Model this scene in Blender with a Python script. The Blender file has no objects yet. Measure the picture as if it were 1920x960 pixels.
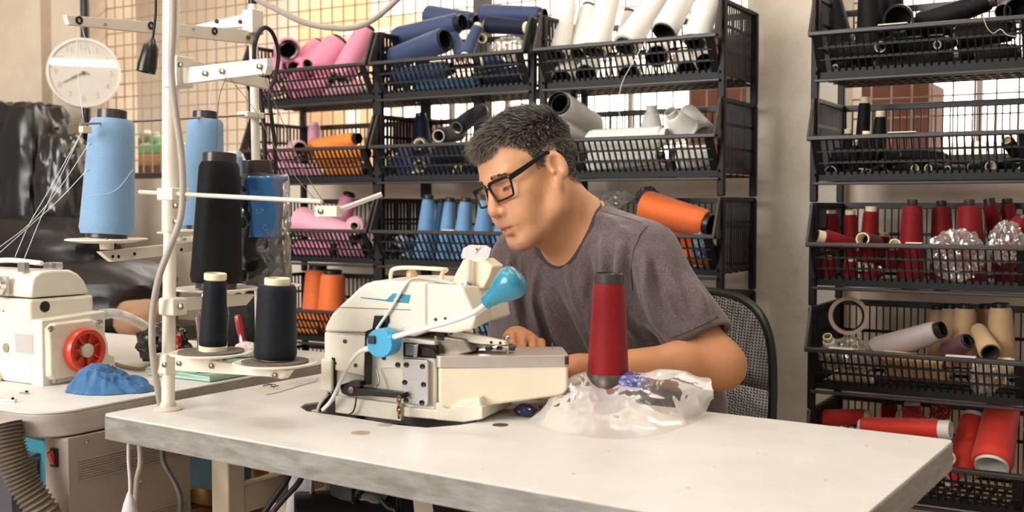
import bpy, bmesh, math, random
import numpy as np
from mathutils import Vector, Matrix, Quaternion
R = math.radians
random.seed(7)
rng = np.random.default_rng(7)
scene = bpy.context.scene
COL = scene.collection

# ------------------------------------------------------------------ camera
FPX, CAMH, YAW, PITCH = 2060.0, 1.09, R(30.9), math.atan(95 / 2060.0)
FW = Vector((-math.sin(YAW) * math.cos(PITCH), math.cos(YAW) * math.cos(PITCH), -math.sin(PITCH)))
RT = Vector((math.cos(YAW), math.sin(YAW), 0.0))
UP = RT.cross(FW)
CAM = Vector((0, 0, CAMH))
cam_data = bpy.data.cameras.new('camera')
cam_data.sensor_width = 36.0
cam_data.lens = 36.0 * FPX / 1920.0
cam_data.clip_start = 0.05
cam_data.dof.use_dof = True
cam_data.dof.focus_distance = 1.98
cam_data.dof.aperture_fstop = 5.0
cam = bpy.data.objects.new('camera', cam_data)
COL.objects.link(cam)
cam.matrix_world = Matrix(((RT.x, UP.x, -FW.x, 0), (RT.y, UP.y, -FW.y, 0), (RT.z, UP.z, -FW.z, CAMH), (0, 0, 0, 1)))
scene.camera = cam

# ------------------------------------------------------------------ world, lights, exposure
w = bpy.data.worlds.new('world'); scene.world = w; w.use_nodes = True
bg = w.node_tree.nodes['Background']
bg.inputs[0].default_value = (1.0, 0.99, 0.975, 1); bg.inputs[1].default_value = 0.28

def area(name, loc, target, sx, sy, power, col=(1, 0.95, 0.88)):
    l = bpy.data.lights.new(name, 'AREA'); l.shape = 'RECTANGLE'; l.size = sx; l.size_y = sy
    l.energy = power; l.color = col
    o = bpy.data.objects.new(name, l); COL.objects.link(o); o.location = loc
    d = Vector(target) - Vector(loc)
    o.rotation_euler = d.to_track_quat('-Z', 'Y').to_euler()
    return o
# daylight of the workshop's open front, high on the left behind the camera
area('daylight_open_front', (-2.9, -2.9, 2.3), (-1.1, 1.9, 0.95), 3.0, 2.0, 240, (1.0, 0.992, 0.98))
# unseen area light added to brighten the room beyond the wire partition
area('added_back_room_light', (-2.0, 4.6, 3.0), (-2.0, 5.4, 1.2), 6.0, 1.6, 380, (1, 0.975, 0.935))

scene.view_settings.view_transform = 'Standard'
scene.view_settings.look = 'None'
scene.view_settings.gamma = 1.0
scene.view_settings.use_curve_mapping = False
scene.view_settings.exposure = 0.02

# ------------------------------------------------------------------ pixel -> place helpers (photo is 1920 x 960)
def ray(u, v): return FW + RT * ((u - 960) / FPX) + UP * ((480 - v) / FPX)
def PZ(u, v, z): d = ray(u, v); return CAM + d * ((z - CAMH) / d.z)
def PY(u, v, y): d = ray(u, v); return CAM + d * (y / d.y)
def PX(u, v, x): d = ray(u, v); return CAM + d * (x / d.x)
def PD(u, v, t): return CAM + ray(u, v) * t
def depth(p): return (Vector(p) - CAM).dot(FW)
class Plane:
    """upright plane through a ground point, turned by ang; p(u,v,off) is the pixel's point on it, off metres further back"""
    def __init__(s, o, ang):
        s.o = Vector((o[0], o[1], 0)); s.x = Vector((math.cos(ang), math.sin(ang), 0)); s.n = Vector((-math.sin(ang), math.cos(ang), 0))
    def p(s, u, v, off=0.0):
        d = ray(u, v); t = ((s.o + s.n * off) - CAM).dot(s.n) / d.dot(s.n); return CAM + d * t

# ------------------------------------------------------------------ materials
def lin(c):
    f = lambda x: x / 12.92 if x <= 0.04045 else ((x + 0.055) / 1.055) ** 2.4
    return tuple(f(x / 255.0) for x in c)
MATS = {}
def mat(name, rgb, rough=0.5, metal=0.0, var=0.0, vscale=8.0, bump=0.0, bscale=60.0, spec=0.5, coat=0.0, rgb2=None, sheen=0.0, trans=0.0, alpha=1.0, emit=None, estr=0.0, stretch=(1, 1, 1), detail=6.0):
    if name in MATS: return MATS[name]
    m = bpy.data.materials.new(name); m.use_nodes = True
    nt = m.node_tree; b = nt.nodes['Principled BSDF']
    c = lin(rgb)
    b.inputs['Base Color'].default_value = (*c, 1); b.inputs['Roughness'].default_value = rough
    b.inputs['Metallic'].default_value = metal; b.inputs['Specular IOR Level'].default_value = spec
    if coat: b.inputs['Coat Weight'].default_value = coat; b.inputs['Coat Roughness'].default_value = 0.15
    if sheen: b.inputs['Sheen Weight'].default_value = sheen; b.inputs['Sheen Roughness'].default_value = 0.5
    if trans: b.inputs['Transmission Weight'].default_value = trans
    if alpha < 1: b.inputs['Alpha'].default_value = alpha
    if emit: b.inputs['Emission Color'].default_value = (*lin(emit), 1); b.inputs['Emission Strength'].default_value = estr
    if var or bump or rgb2:
        tc = nt.nodes.new('ShaderNodeTexCoord'); mp = nt.nodes.new('ShaderNodeMapping'); mp.inputs['Scale'].default_value = stretch
        nt.links.new(tc.outputs['Object'], mp.inputs[0])
    if var or rgb2:
        n = nt.nodes.new('ShaderNodeTexNoise'); n.inputs['Scale'].default_value = vscale; n.inputs['Detail'].default_value = detail; n.inputs['Roughness'].default_value = 0.65
        nt.links.new(mp.outputs[0], n.inputs['Vector'])
        rmp = nt.nodes.new('ShaderNodeValToRGB'); rmp.color_ramp.elements[0].position = 0.32; rmp.color_ramp.elements[1].position = 0.68
        c2 = lin(rgb2) if rgb2 else tuple(x * (1 - var) for x in c)
        rmp.color_ramp.elements[0].color = (*c2, 1)
        rmp.color_ramp.elements[1].color = (*(c if rgb2 else tuple(min(1, x * (1 + var * 0.6)) for x in c)), 1)
        nt.links.new(n.outputs['Fac'], rmp.inputs[0]); nt.links.new(rmp.outputs[0], b.inputs['Base Color'])
    if bump:
        n2 = nt.nodes.new('ShaderNodeTexNoise'); n2.inputs['Scale'].default_value = bscale; n2.inputs['Detail'].default_value = 5
        nt.links.new(mp.outputs[0], n2.inputs['Vector'])
        bm_ = nt.nodes.new('ShaderNodeBump'); bm_.inputs['Strength'].default_value = bump; bm_.inputs['Distance'].default_value = 0.01
        nt.links.new(n2.outputs['Fac'], bm_.inputs['Height']); nt.links.new(bm_.outputs[0], b.inputs['Normal'])
    MATS[name] = m; return m

def thread_mat(name, rgb, dark=0.72, rough=0.55, wind=420.0, sheen=0.25):
    """wound thread: fine crossing helical ridges"""
    if name in MATS: return MATS[name]
    m = bpy.data.materials.new(name); m.use_nodes = True; nt = m.node_tree; b = nt.nodes['Principled BSDF']
    c = lin(rgb)
    tc = nt.nodes.new('ShaderNodeTexCoord')
    wv = nt.nodes.new('ShaderNodeTexWave'); wv.wave_type = 'BANDS'; wv.bands_direction = 'Z'; wv.inputs['Scale'].default_value = wind / 2.8; wv.inputs['Distortion'].default_value = 1.5; wv.inputs['Detail'].default_value = 2.0; wv.inputs['Detail Scale'].default_value = 0.6
    nt.links.new(tc.outputs['Object'], wv.inputs['Vector'])
    mp = nt.nodes.new('ShaderNodeMapping'); mp.inputs['Rotation'].default_value = (0.45, 0.3, 0); nt.links.new(tc.outputs['Object'], mp.inputs[0])
    w2 = nt.nodes.new('ShaderNodeTexWave'); w2.bands_direction = 'Z'; w2.inputs['Scale'].default_value = wind / 3.6; w2.inputs['Distortion'].default_value = 2.0
    nt.links.new(mp.outputs[0], w2.inputs['Vector'])
    ad = nt.nodes.new('ShaderNodeMath'); ad.operation = 'ADD'; nt.links.new(wv.outputs['Fac'], ad.inputs[0]); nt.links.new(w2.outputs['Fac'], ad.inputs[1])
    mr = nt.nodes.new('ShaderNodeMapRange'); mr.inputs['From Max'].default_value = 2.0; nt.links.new(ad.outputs[0], mr.inputs[0])
    mx = nt.nodes.new('ShaderNodeMix'); mx.data_type = 'RGBA'
    mx.inputs['A'].default_value = (*[x * (0.45 + 0.55 * dark) for x in c], 1); mx.inputs['B'].default_value = (*[min(1, x * 1.06) for x in c], 1)
    nt.links.new(mr.outputs[0], mx.inputs['Factor']); nt.links.new(mx.outputs['Result'], b.inputs['Base Color'])
    bp = nt.nodes.new('ShaderNodeBump'); bp.inputs['Strength'].default_value = 0.35; bp.inputs['Distance'].default_value = 0.001
    nt.links.new(mr.outputs[0], bp.inputs['Height']); nt.links.new(bp.outputs[0], b.inputs['Normal'])
    b.inputs['Roughness'].default_value = rough; b.inputs['Sheen Weight'].default_value = sheen; b.inputs['Specular IOR Level'].default_value = 0.35 if sheen > 0.1 else 0.2
    MATS[name] = m; return m

def film_mat(name, clear=0.75, tint=(255, 252, 248), rough=0.12, milky=0.35):
    """thin clear plastic: mostly see-through, glossy creases, a little milky"""
    if name in MATS: return MATS[name]
    m = bpy.data.materials.new(name); m.use_nodes = True; nt = m.node_tree; nt.nodes.clear()
    out = nt.nodes.new('ShaderNodeOutputMaterial')
    tr = nt.nodes.new('ShaderNodeBsdfTransparent'); tr.inputs[0].default_value = (*lin(tint), 1)
    gl = nt.nodes.new('ShaderNodeBsdfGlossy'); gl.inputs['Roughness'].default_value = rough
    df = nt.nodes.new('ShaderNodeBsdfTranslucent'); df.inputs[0].default_value = (0.9, 0.88, 0.86, 1)
    d2 = nt.nodes.new('ShaderNodeBsdfDiffuse'); d2.inputs[0].default_value = (0.9, 0.88, 0.86, 1)
    m0 = nt.nodes.new('ShaderNodeMixShader'); m0.inputs[0].default_value = 0.6; nt.links.new(df.outputs[0], m0.inputs[1]); nt.links.new(d2.outputs[0], m0.inputs[2])
    m1 = nt.nodes.new('ShaderNodeMixShader'); m1.inputs[0].default_value = milky; nt.links.new(gl.outputs[0], m1.inputs[1]); nt.links.new(m0.outputs[0], m1.inputs[2])
    lw = nt.nodes.new('ShaderNodeFresnel'); lw.inputs['IOR'].default_value = 1.35
    ad = nt.nodes.new('ShaderNodeMath'); ad.operation = 'ADD'; ad.inputs[1].default_value = 1 - clear; ad.use_clamp = True
    nt.links.new(lw.outputs[0], ad.inputs[0])
    m2 = nt.nodes.new('ShaderNodeMixShader'); nt.links.new(ad.outputs[0], m2.inputs[0]); nt.links.new(tr.outputs[0], m2.inputs[1]); nt.links.new(m1.outputs[0], m2.inputs[2])
    nt.links.new(m2.outputs[0], out.inputs[0]); MATS[name] = m; return m

# ------------------------------------------------------------------ mesh helpers
class MB:
    def __init__(s): s.v = []; s.f = []
    def add(s, vs, fs):
        o = len(s.v); s.v += [tuple(x) for x in vs]; s.f += [tuple(i + o for i in f) for f in fs]; return s
    def box(s, c, sz, ax=None):
        ax = ax or (Vector((1, 0, 0)), Vector((0, 1, 0)), Vector((0, 0, 1))); c = Vector(c)
        vs = [c + ax[0] * (sx * sz[0] / 2) + ax[1] * (sy * sz[1] / 2) + ax[2] * (sz_ * sz[2] / 2) for sx in (-1, 1) for sy in (-1, 1) for sz_ in (-1, 1)]
        return s.add(vs, [(0, 1, 3, 2), (4, 6, 7, 5), (0, 4, 5, 1), (2, 3, 7, 6), (0, 2, 6, 4), (1, 5, 7, 3)])
    def bar(s, a, b, wx, wy, upv=(0, 0, 1)):
        a, b = Vector(a), Vector(b); d = (b - a); L = d.length; d = d / L; u = Vector(upv)
        if abs(d.dot(u)) > 0.98: u = Vector((0, 1, 0))
        x = d.cross(u).normalized(); z = x.cross(d)
        return s.box((a + b) / 2, (wx, L, wy), (x, d, z))
    def tube(s, pts, r, seg=10, cap=True, closed=False):
        pts = [Vector(p) for p in pts]; n = len(pts); rs = r if isinstance(r, (list, tuple)) else [r] * n
        prev = None; rings = []
        for i in range(n):
            if closed: t = pts[(i + 1) % n] - pts[i - 1]
            else: t = (pts[min(i + 1, n - 1)] - pts[max(i - 1, 0)])
            if t.length < 1e-9: t = Vector((0, 0, 1))
            t.normalize()
            if prev is None:
                a = Vector((0, 0, 1)) if abs(t.z) < 0.9 else Vector((1, 0, 0)); x = t.cross(a).normalized()
            else:
                x = prev - t * prev.dot(t)
                if x.length < 1e-6: x = t.cross(Vector((0, 0, 1)))
                x.normalize()
            prev = x; y = t.cross(x)
            rings.append([pts[i] + (x * math.cos(2 * math.pi * k / seg) + y * math.sin(2 * math.pi * k / seg)) * rs[i] for k in range(seg)])
        vs = [p for rg in rings for p in rg]; fs = []
        for i in range(n if closed else n - 1):
            j = (i + 1) % n
            for k in range(seg):
                k2 = (k + 1) % seg; fs.append((i * seg + k, i * seg + k2, j * seg + k2, j * seg + k))
        if cap and not closed: fs.append(tuple(reversed(range(seg)))); fs.append(tuple((n - 1) * seg + k for k in range(seg)))
        return s.add(vs, fs)
    def lathe(s, prof, o=(0, 0, 0), ax=(0, 0, 1), seg=32, cap=True):
        o = Vector(o); z = Vector(ax).normalized(); a = Vector((0, 0, 1)) if abs(z.z) < 0.9 else Vector((1, 0, 0))
        x = z.cross(a).normalized(); y = z.cross(x); n = len(prof)
        vs = [o + z * h + (x * math.cos(2 * math.pi * k / seg) + y * math.sin(2 * math.pi * k / seg)) * max(r, 1e-5) for r, h in prof for k in range(seg)]
        fs = [(i * seg + k, i * seg + (k + 1) % seg, (i + 1) * seg + (k + 1) % seg, (i + 1) * seg + k) for i in range(n - 1) for k in range(seg)]
        if cap: fs.append(tuple(reversed(range(seg)))); fs.append(tuple((n - 1) * seg + k for k in range(seg)))
        return s.add(vs, fs)
    def cyl(s, a, b, r, r2=None, seg=20): return s.lathe([(r, 0), (r2 if r2 is not None else r, (Vector(b) - Vector(a)).length)], a, Vector(b) - Vector(a), seg)
    def ball(s, c, r, seg=16, rings=10, ax=None):
        c = Vector(c); r = (r, r, r) if not isinstance(r, (tuple, list)) else r
        ax = ax or (Vector((1, 0, 0)), Vector((0, 1, 0)), Vector((0, 0, 1))); vs = []; fs = []
        for i in range(rings + 1):
            t = math.pi * i / rings
            for k in range(seg):
                p = 2 * math.pi * k / seg
                vs.append(c + ax[0] * (r[0] * max(math.sin(t), 1e-4) * math.cos(p)) + ax[1] * (r[1] * max(math.sin(t), 1e-4) * math.sin(p)) + ax[2] * (r[2] * math.cos(t)))
        for i in range(rings):
            for k in range(seg): fs.append((i * seg + k, (i + 1) * seg + k, (i + 1) * seg + (k + 1) % seg, i * seg + (k + 1) % seg))
        return s.add(vs, fs)
    def prism(s, pts, ext):
        """outline of points (any plane) pushed along ext"""
        pts = [Vector(p) for p in pts]; e = Vector(ext); n = len(pts)
        return s.add(pts + [p + e for p in pts], [tuple(reversed(range(n))), tuple(n + i for i in range(n))] + [(i, (i + 1) % n, n + (i + 1) % n, n + i) for i in range(n)])
    def loft(s, a, b):
        n = len(a); return s.add(list(a) + list(b), [tuple(reversed(range(n))), tuple(n + i for i in range(n))] + [(i, (i + 1) % n, n + (i + 1) % n, n + i) for i in range(n)])
    def grid(s, P):
        nu, nv = len(P), len(P[0])
        return s.add([p for row in P for p in row], [(i * nv + j, (i + 1) * nv + j, (i + 1) * nv + j + 1, i * nv + j + 1) for i in range(nu - 1) for j in range(nv - 1)])
    def build(s, name, m, parent=None, smooth=35, bevel=0, bseg=2, subsurf=0, solid=0, fix=True):
        me = bpy.data.meshes.new(name); me.from_pydata([tuple(v) for v in s.v], [], s.f); me.validate()
        if fix:
            b = bmesh.new(); b.from_mesh(me); bmesh.ops.recalc_face_normals(b, faces=b.faces); b.to_mesh(me); b.free()
        o = bpy.data.objects.new(name, me); COL.objects.link(o)
        if m: me.materials.append(m)
        if smooth:
            me.shade_smooth()
            if smooth < 180: me.set_sharp_from_angle(angle=R(smooth))
        if solid: md = o.modifiers.new('thickness', 'SOLIDIFY'); md.thickness = solid; md.offset = 0
        if bevel: md = o.modifiers.new('bevel', 'BEVEL'); md.width = bevel; md.segments = bseg; md.limit_method = 'ANGLE'; md.angle_limit = R(35); md.harden_normals = True
        if subsurf: md = o.modifiers.new('sub', 'SUBSURF'); md.levels = subsurf; md.render_levels = subsurf
        if parent: adopt(o, parent)
        return o
def adopt(o, parent):
    o.parent = parent; o.matrix_parent_inverse = world_of(parent).inverted()
def world_of(o):
    return (world_of(o.parent) @ o.matrix_parent_inverse @ o.matrix_basis) if o.parent else o.matrix_basis.copy()
def tag(o, label, cat, group=None, kind=None):
    o['label'] = label; o['category'] = cat
    if group: o['group'] = group
    if kind: o['kind'] = kind
    return o
def thing(name, label, cat, loc=(0, 0, 0), group=None, quat=None):
    o = bpy.data.objects.new(name, None); o.empty_display_size = 0.02; COL.objects.link(o); o.location = loc
    if quat is not None: o.rotation_mode = 'QUATERNION'; o.rotation_quaternion = quat
    return tag(o, label, cat, group)
def struct(o, label=None):
    o['kind'] = 'structure'
    if label: o['label'] = label
    return o
def smooth_path(pts, n=10, closed=False):
    """Catmull-Rom through points"""
    P = [Vector(p) for p in pts]; out = []; m = len(P)
    rngi = range(m if closed else m - 1)
    for i in rngi:
        p0 = P[i - 1] if (i > 0 or closed) else P[0] * 2 - P[1]; p1 = P[i]; p2 = P[(i + 1) % m]
        p3 = P[(i + 2) % m] if (i + 2 < m or closed) else P[-1] * 2 - P[-2]
        for k in range(n):
            t = k / n; out.append(0.5 * ((2 * p1) + (p2 - p0) * t + (2 * p0 - 5 * p1 + 4 * p2 - p3) * t * t + (3 * p1 - p0 - 3 * p2 + p3) * t ** 3))
    if not closed: out.append(P[-1])
    return out
def ridged(p, sc=1.0, oct=3, seed=0.0): return 1 - 4.0 * np.abs(fbm(p, sc, oct, seed))
def fbm(p, sc=1.0, oct=4, seed=0.0):
    """cheap vectorised value noise, p: (n,3) array -> (n,)"""
    p = np.asarray(p, float) * sc + seed * 17.31; out = np.zeros(len(p)); a = 1.0; tot = 0
    for o in range(oct):
        i = np.floor(p).astype(np.int64); f = p - i; f = f * f * (3 - 2 * f)
        def h(dx, dy, dz):
            n = (i[:, 0] + dx) * 374761393 + (i[:, 1] + dy) * 668265263 + (i[:, 2] + dz) * 2147483647 + 1013
            n = (n ^ (n >> 13)) * 1274126177; n = n ^ (n >> 16)
            return (n & 0xffff) / 65535.0
        x = f[:, 0]; y = f[:, 1]; z = f[:, 2]
        c = (h(0, 0, 0) * (1 - x) + h(1, 0, 0) * x) * (1 - y) + (h(0, 1, 0) * (1 - x) + h(1, 1, 0) * x) * y
        d = (h(0, 0, 1) * (1 - x) + h(1, 0, 1) * x) * (1 - y) + (h(0, 1, 1) * (1 - x) + h(1, 1, 1) * x) * y
        out += a * (c * (1 - z) + d * z - 0.5); tot += a; a *= 0.5; p = p * 2.03 + 7.7
    return out / tot
# ------------------------------------------------------------------ common materials
M_cream = mat('cream enamel', (232, 224, 208), 0.38, var=0.05, vscale=14, coat=0.2)
M_cream2 = mat('cream enamel worn', (226, 216, 196), 0.42, var=0.12, vscale=22)
M_white = mat('white paint', (238, 234, 226), 0.42, var=0.05, vscale=18)
M_ivory = mat('ivory plastic', (240, 228, 196), 0.4)
M_black = mat('black plastic', (20, 20, 21), 0.38)
M_basket = mat('dark grey basket plastic', (15, 14, 14), 0.5, spec=0.3)
M_rim = mat('basket edge highlight plastic', (52, 47, 45), 0.38, spec=0.4)  # highlight on rims, arms and front bar, painted as lighter plastic
M_steel = mat('brushed steel', (176, 170, 168), 0.36, metal=0.85, var=0.12, vscale=60, stretch=(1, 14, 14))
M_chrome = mat('chrome', (215, 210, 205), 0.15, metal=1.0)
M_darksteel = mat('dark oily steel', (46, 43, 41), 0.35, metal=0.8, var=0.3, vscale=40)
M_rubber = mat('black rubber', (24, 23, 23), 0.6)
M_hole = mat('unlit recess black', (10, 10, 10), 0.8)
M_gcable = mat('grey cable sheath', (176, 166, 156), 0.5, var=0.12, vscale=30)
M_wcable = mat('white cable sheath', (232, 228, 222), 0.45)
M_brass = mat('brass', (150, 112, 62), 0.35, metal=0.9)
M_screw = mat('plated screw', (150, 132, 108), 0.3, metal=1.0)
M_card = mat('cardboard', (178, 142, 106), 0.8, var=0.1, vscale=12)

# ------------------------------------------------------------------ room shell
def slab(name, x0, x1, y0, y1, z0, z1, m, bevel=0.0):
    o = MB().box(((x0 + x1) / 2, (y0 + y1) / 2, (z0 + z1) / 2), (x1 - x0, y1 - y0, z1 - z0)).build(name, m, smooth=0, bevel=bevel)
    return struct(o)
M_floor = mat('worn concrete floor', (180, 160, 138), 0.7, var=0.18, vscale=3.0, bump=0.1, bscale=40)
M_plaster = mat('painted plaster', (216, 206, 190), 0.75, rgb2=(198, 186, 168), vscale=5.0, bump=0.25, bscale=30)
M_lowwall = mat('cream painted block wall', (226, 212, 194), 0.7, rgb2=(212, 196, 176), vscale=4.0, bump=0.15, bscale=18)
M_concrete = mat('bare concrete', (216, 200, 180), 0.8, rgb2=(196, 178, 156), vscale=4.0, bump=0.3, bscale=16)
M_backwall = mat('cream back room wall', (246, 236, 220), 0.8, rgb2=(240, 222, 198), vscale=1.4)
slab('floor', -8.5, 3.0, -4.0, 8.0, -0.1, 0.0, M_floor)
slab('ceiling', -8.5, 3.0, -4.0, 8.0, 3.25, 3.35, mat('white ceiling', (232, 226, 216), 0.8, var=0.04, vscale=2))
YW = 3.0
xl = PY(164, 200, 2.95).x
slab('wall_back', xl, 1.6, YW, YW + 0.13, 0.0, 1.195, M_lowwall)
slab('wall_pillar', PY(1397, 300, 2.93).x, PY(1575, 300, 2.93).x, 2.93, 3.16, 0.0, 3.25, M_plaster, 0.006)
slab('wall_left', -8.5, PY(79, 200, 2.9).x, 2.90, 3.2, 0.0, 3.25, M_concrete)
slab('wall_left_pier', PY(79, 200, 2.95).x, xl, 2.95, 3.2, 0.0, 3.25, M_concrete)
# far wall of the room beyond the partition, with real window openings
YB = 6.3
def bx(u): return PY(u, 200, YB).x
def bz(v): return PY(960, v, YB).z
wins = [(bx(640), bx(1300), bz(262), bz(168)), (bx(1735), bx(2150), bz(290), bz(110))]
xs = [-8.5, wins[0][0], wins[0][1], wins[1][0], wins[1][1], 3.0]
bw = MB()
for i in range(5):
    x0, x1 = xs[i], xs[i + 1]
    if i in (1, 3):
        wz0, wz1 = wins[i // 2][2:]
        bw.box(((x0 + x1) / 2, YB + 0.1, wz0 / 2), (x1 - x0, 0.2, wz0)); bw.box(((x0 + x1) / 2, YB + 0.1, (wz1 + 3.25) / 2), (x1 - x0, 0.2, 3.25 - wz1))
    else: bw.box(((x0 + x1) / 2, YB + 0.1, 1.625), (x1 - x0, 0.2, 3.25))
struct(bw.build('wall_far', M_backwall, smooth=0))
M_sky = mat('daylit window pane', (255, 252, 244), 0.3, emit=(255, 250, 240), estr=4.5)
M_frame = mat('dark window bar', (70, 62, 56), 0.5)
for k, (x0, x1, z0, z1) in enumerate(wins):
    e = bpy.data.objects.new('window_%d' % (k + 1), None); COL.objects.link(e); e.location = ((x0 + x1) / 2, YB, z0); e['kind'] = 'structure'; e['label'] = 'bright daylit window in the far wall beyond the wire partition'
    n = 6 if k == 0 else 4
    for i in range(n):
        a = x0 + (x1 - x0) * i / n; b = x0 + (x1 - x0) * (i + 1) / n
        MB().box(((a + b) / 2, YB + 0.12, (z0 + z1) / 2), (b - a - 0.03, 0.008, z1 - z0)).build('pane', M_sky, e, smooth=0)
        if i: MB().box((a, YB + 0.1, (z0 + z1) / 2), (0.035, 0.05, z1 - z0)).build('window_bar', M_frame, e, smooth=0)

# wire mesh partition on top of the low wall
wm = MB(); M_wire = mat('weathered mesh wire', (164, 138, 114), 0.55)
x = xl
while x < 1.6:
    wm.bar((x, YW + 0.05, 1.19), (x, YW + 0.05, 3.22), 0.0042, 0.0042); x += 0.052
z = 1.22
while z < 2.3:
    wm.bar((xl, YW + 0.055, z), (1.6, YW + 0.055, z), 0.0042, 0.0042); z += 0.052
mesh_o = wm.build('wire_mesh_partition', M_wire, smooth=0)
struct(mesh_o, 'square wire mesh partition standing on the low cream wall')
mp_ = MB()
for u in (905,):
    px_ = PY(u, 50, YW + 0.02)
    MB().box((px_.x, YW + 0.02, 2.2), (0.045, 0.045, 2.06)).build('partition_post', M_frame, mesh_o, smooth=0)
MB().box((-1.6, YW + 0.06, 1.205), (5.8, 0.05, 0.03)).build('partition_rail', M_frame, mesh_o, smooth=0)

# vertical black conduit on the pier
p0_ = PY(164, 200, 2.93)
tag(MB().cyl((p0_.x, 2.925, 0.0), (p0_.x, 2.925, 3.25), 0.017).build('conduit_pipe', M_black), 'black vertical conduit pipe running up the wall behind the clock', 'pipe')

# goods stored beyond the partition
def carton(u0, u1, v0, v1, y, d, m, label, cat='box', zfloor=None):
    a = PY(u0, v1, y); b = PY(u1, v0, y); z0 = a.z if zfloor is None else zfloor
    o = MB().box(((a.x + b.x) / 2, y + d / 2, (z0 + b.z) / 2), (b.x - a.x, d, b.z - z0)).build('carton', m, smooth=0, bevel=0.006)
    return tag(o, label, cat)
M_brick = mat('red brown boards', (92, 52, 38), 0.7, var=0.25, vscale=9)
M_green = mat('green plastic', (98, 176, 132), 0.5)
def shelf_board(u0, u1, v, y, d, label, m, t=0.05):
    a = PY(u0, v, y); b = PY(u1, v, y)
    e = thing('storage_shelf', label, 'shelf', ((a.x + b.x) / 2, y + d / 2, 0))
    MB().box(((a.x + b.x) / 2, y + d / 2, a.z - t / 2), (b.x - a.x, d, t)).build('board', m, e, smooth=0)
    for X_ in (a.x + 0.04, b.x - 0.04):
        for Y_ in (y + 0.04, y + d - 0.04): MB().box((X_, Y_, (a.z - t) / 2), (0.05, 0.05, a.z - t)).build('leg', m, e, smooth=0)
    return a.z
z1 = shelf_board(180, 480, 313, 3.45, 0.5, 'dark storage shelf behind the wire partition below the clock', M_frame, 0.06)
carton(240, 300, 288, 313, 3.5, 0.3, M_card, 'low tan carton on the dark shelf, left of the cream pole', zfloor=z1)
carton(302, 345, 290, 313, 3.5, 0.3, M_card, 'low tan carton on the dark shelf, behind the cream pole', zfloor=z1)
gz = PY(280, 288, 3.5).z
carton(246, 340, 268, 288, 3.52, 0.26, M_green, 'flat green plastic tray lying on the tan cartons', 'tray', zfloor=gz)
hz = PY(280, 268, 3.52).z
b_ = PY(272, 262, 3.6)
cr = MB(); 
for k in range(5): cr.ball((b_.x - 0.06 + 0.035 * k, 3.6 + 0.02 * (k % 2), hz + 0.02 + 0.012 * (k % 3)), (0.032, 0.03, 0.024), 10, 6)
tag(cr.build('rag_heap', mat('faded grey green rag', (170, 172, 158), 0.9)), 'small heap of pale rags lying on the green tray', 'rags')
# tall cardboard cartons and boards in the far room
carton(560, 618, -60, 130, 5.0, 0.4, M_card, 'tall tan carton behind the mesh above the pink cones', zfloor=0.0)
carton(665, 705, 30, 60, 4.6, 0.35, M_card, 'small brown carton behind the mesh left of the navy cones', zfloor=None)
carton(722, 770, 26, 60, 4.6, 0.35, M_card, 'wide brown carton behind the mesh touching the navy cones', zfloor=None)
shelf_board(640, 800, 60, 4.55, 0.45, 'pale high shelf behind the mesh carrying two brown cartons', M_backwall, 0.03)
carton(1290, 1420, 60, 235, 3.9, 0.3, M_brick, 'red brown panel stack behind the mesh beside the pillar', 'panels', zfloor=0.0)
carton(1600, 1742, 150, 300, 3.9, 0.3, M_brick, 'red brown panel stack behind the basket of small black spools', 'panels', zfloor=0.0)
carton(745, 782, 218, 265, 3.7, 0.2, M_brick, 'narrow red brown box behind the navy cone basket', 'box', zfloor=0.0)

# ceiling lamps (out of frame above)
def tube_lamp(loc, label):
    e = thing('fluorescent_lamp', label, 'lamp', loc, 'ceiling tube lamps')
    x, y, z = loc
    MB().box((x, y, z + 0.05), (1.3, 0.14, 0.05)).build('housing', M_white, e, smooth=0, bevel=0.006)
    for s in (-0.03, 0.03):
        MB().cyl((x - 0.6, y + s, z), (x + 0.6, y + s, z), 0.014, seg=12).build('tube', mat('lit fluorescent tube', (255, 255, 250), 0.4, emit=(255, 249, 240), estr=46), e)
tube_lamp((-1.2, 0.4, 3.14), 'twin fluorescent lamp on the ceiling in front of the work table')
tube_lamp((-2.9, 1.0, 3.14), 'twin fluorescent lamp on the ceiling over the left table')
tube_lamp((-0.6, 1.9, 3.14), 'twin fluorescent lamp on the ceiling above the seated man')

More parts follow.
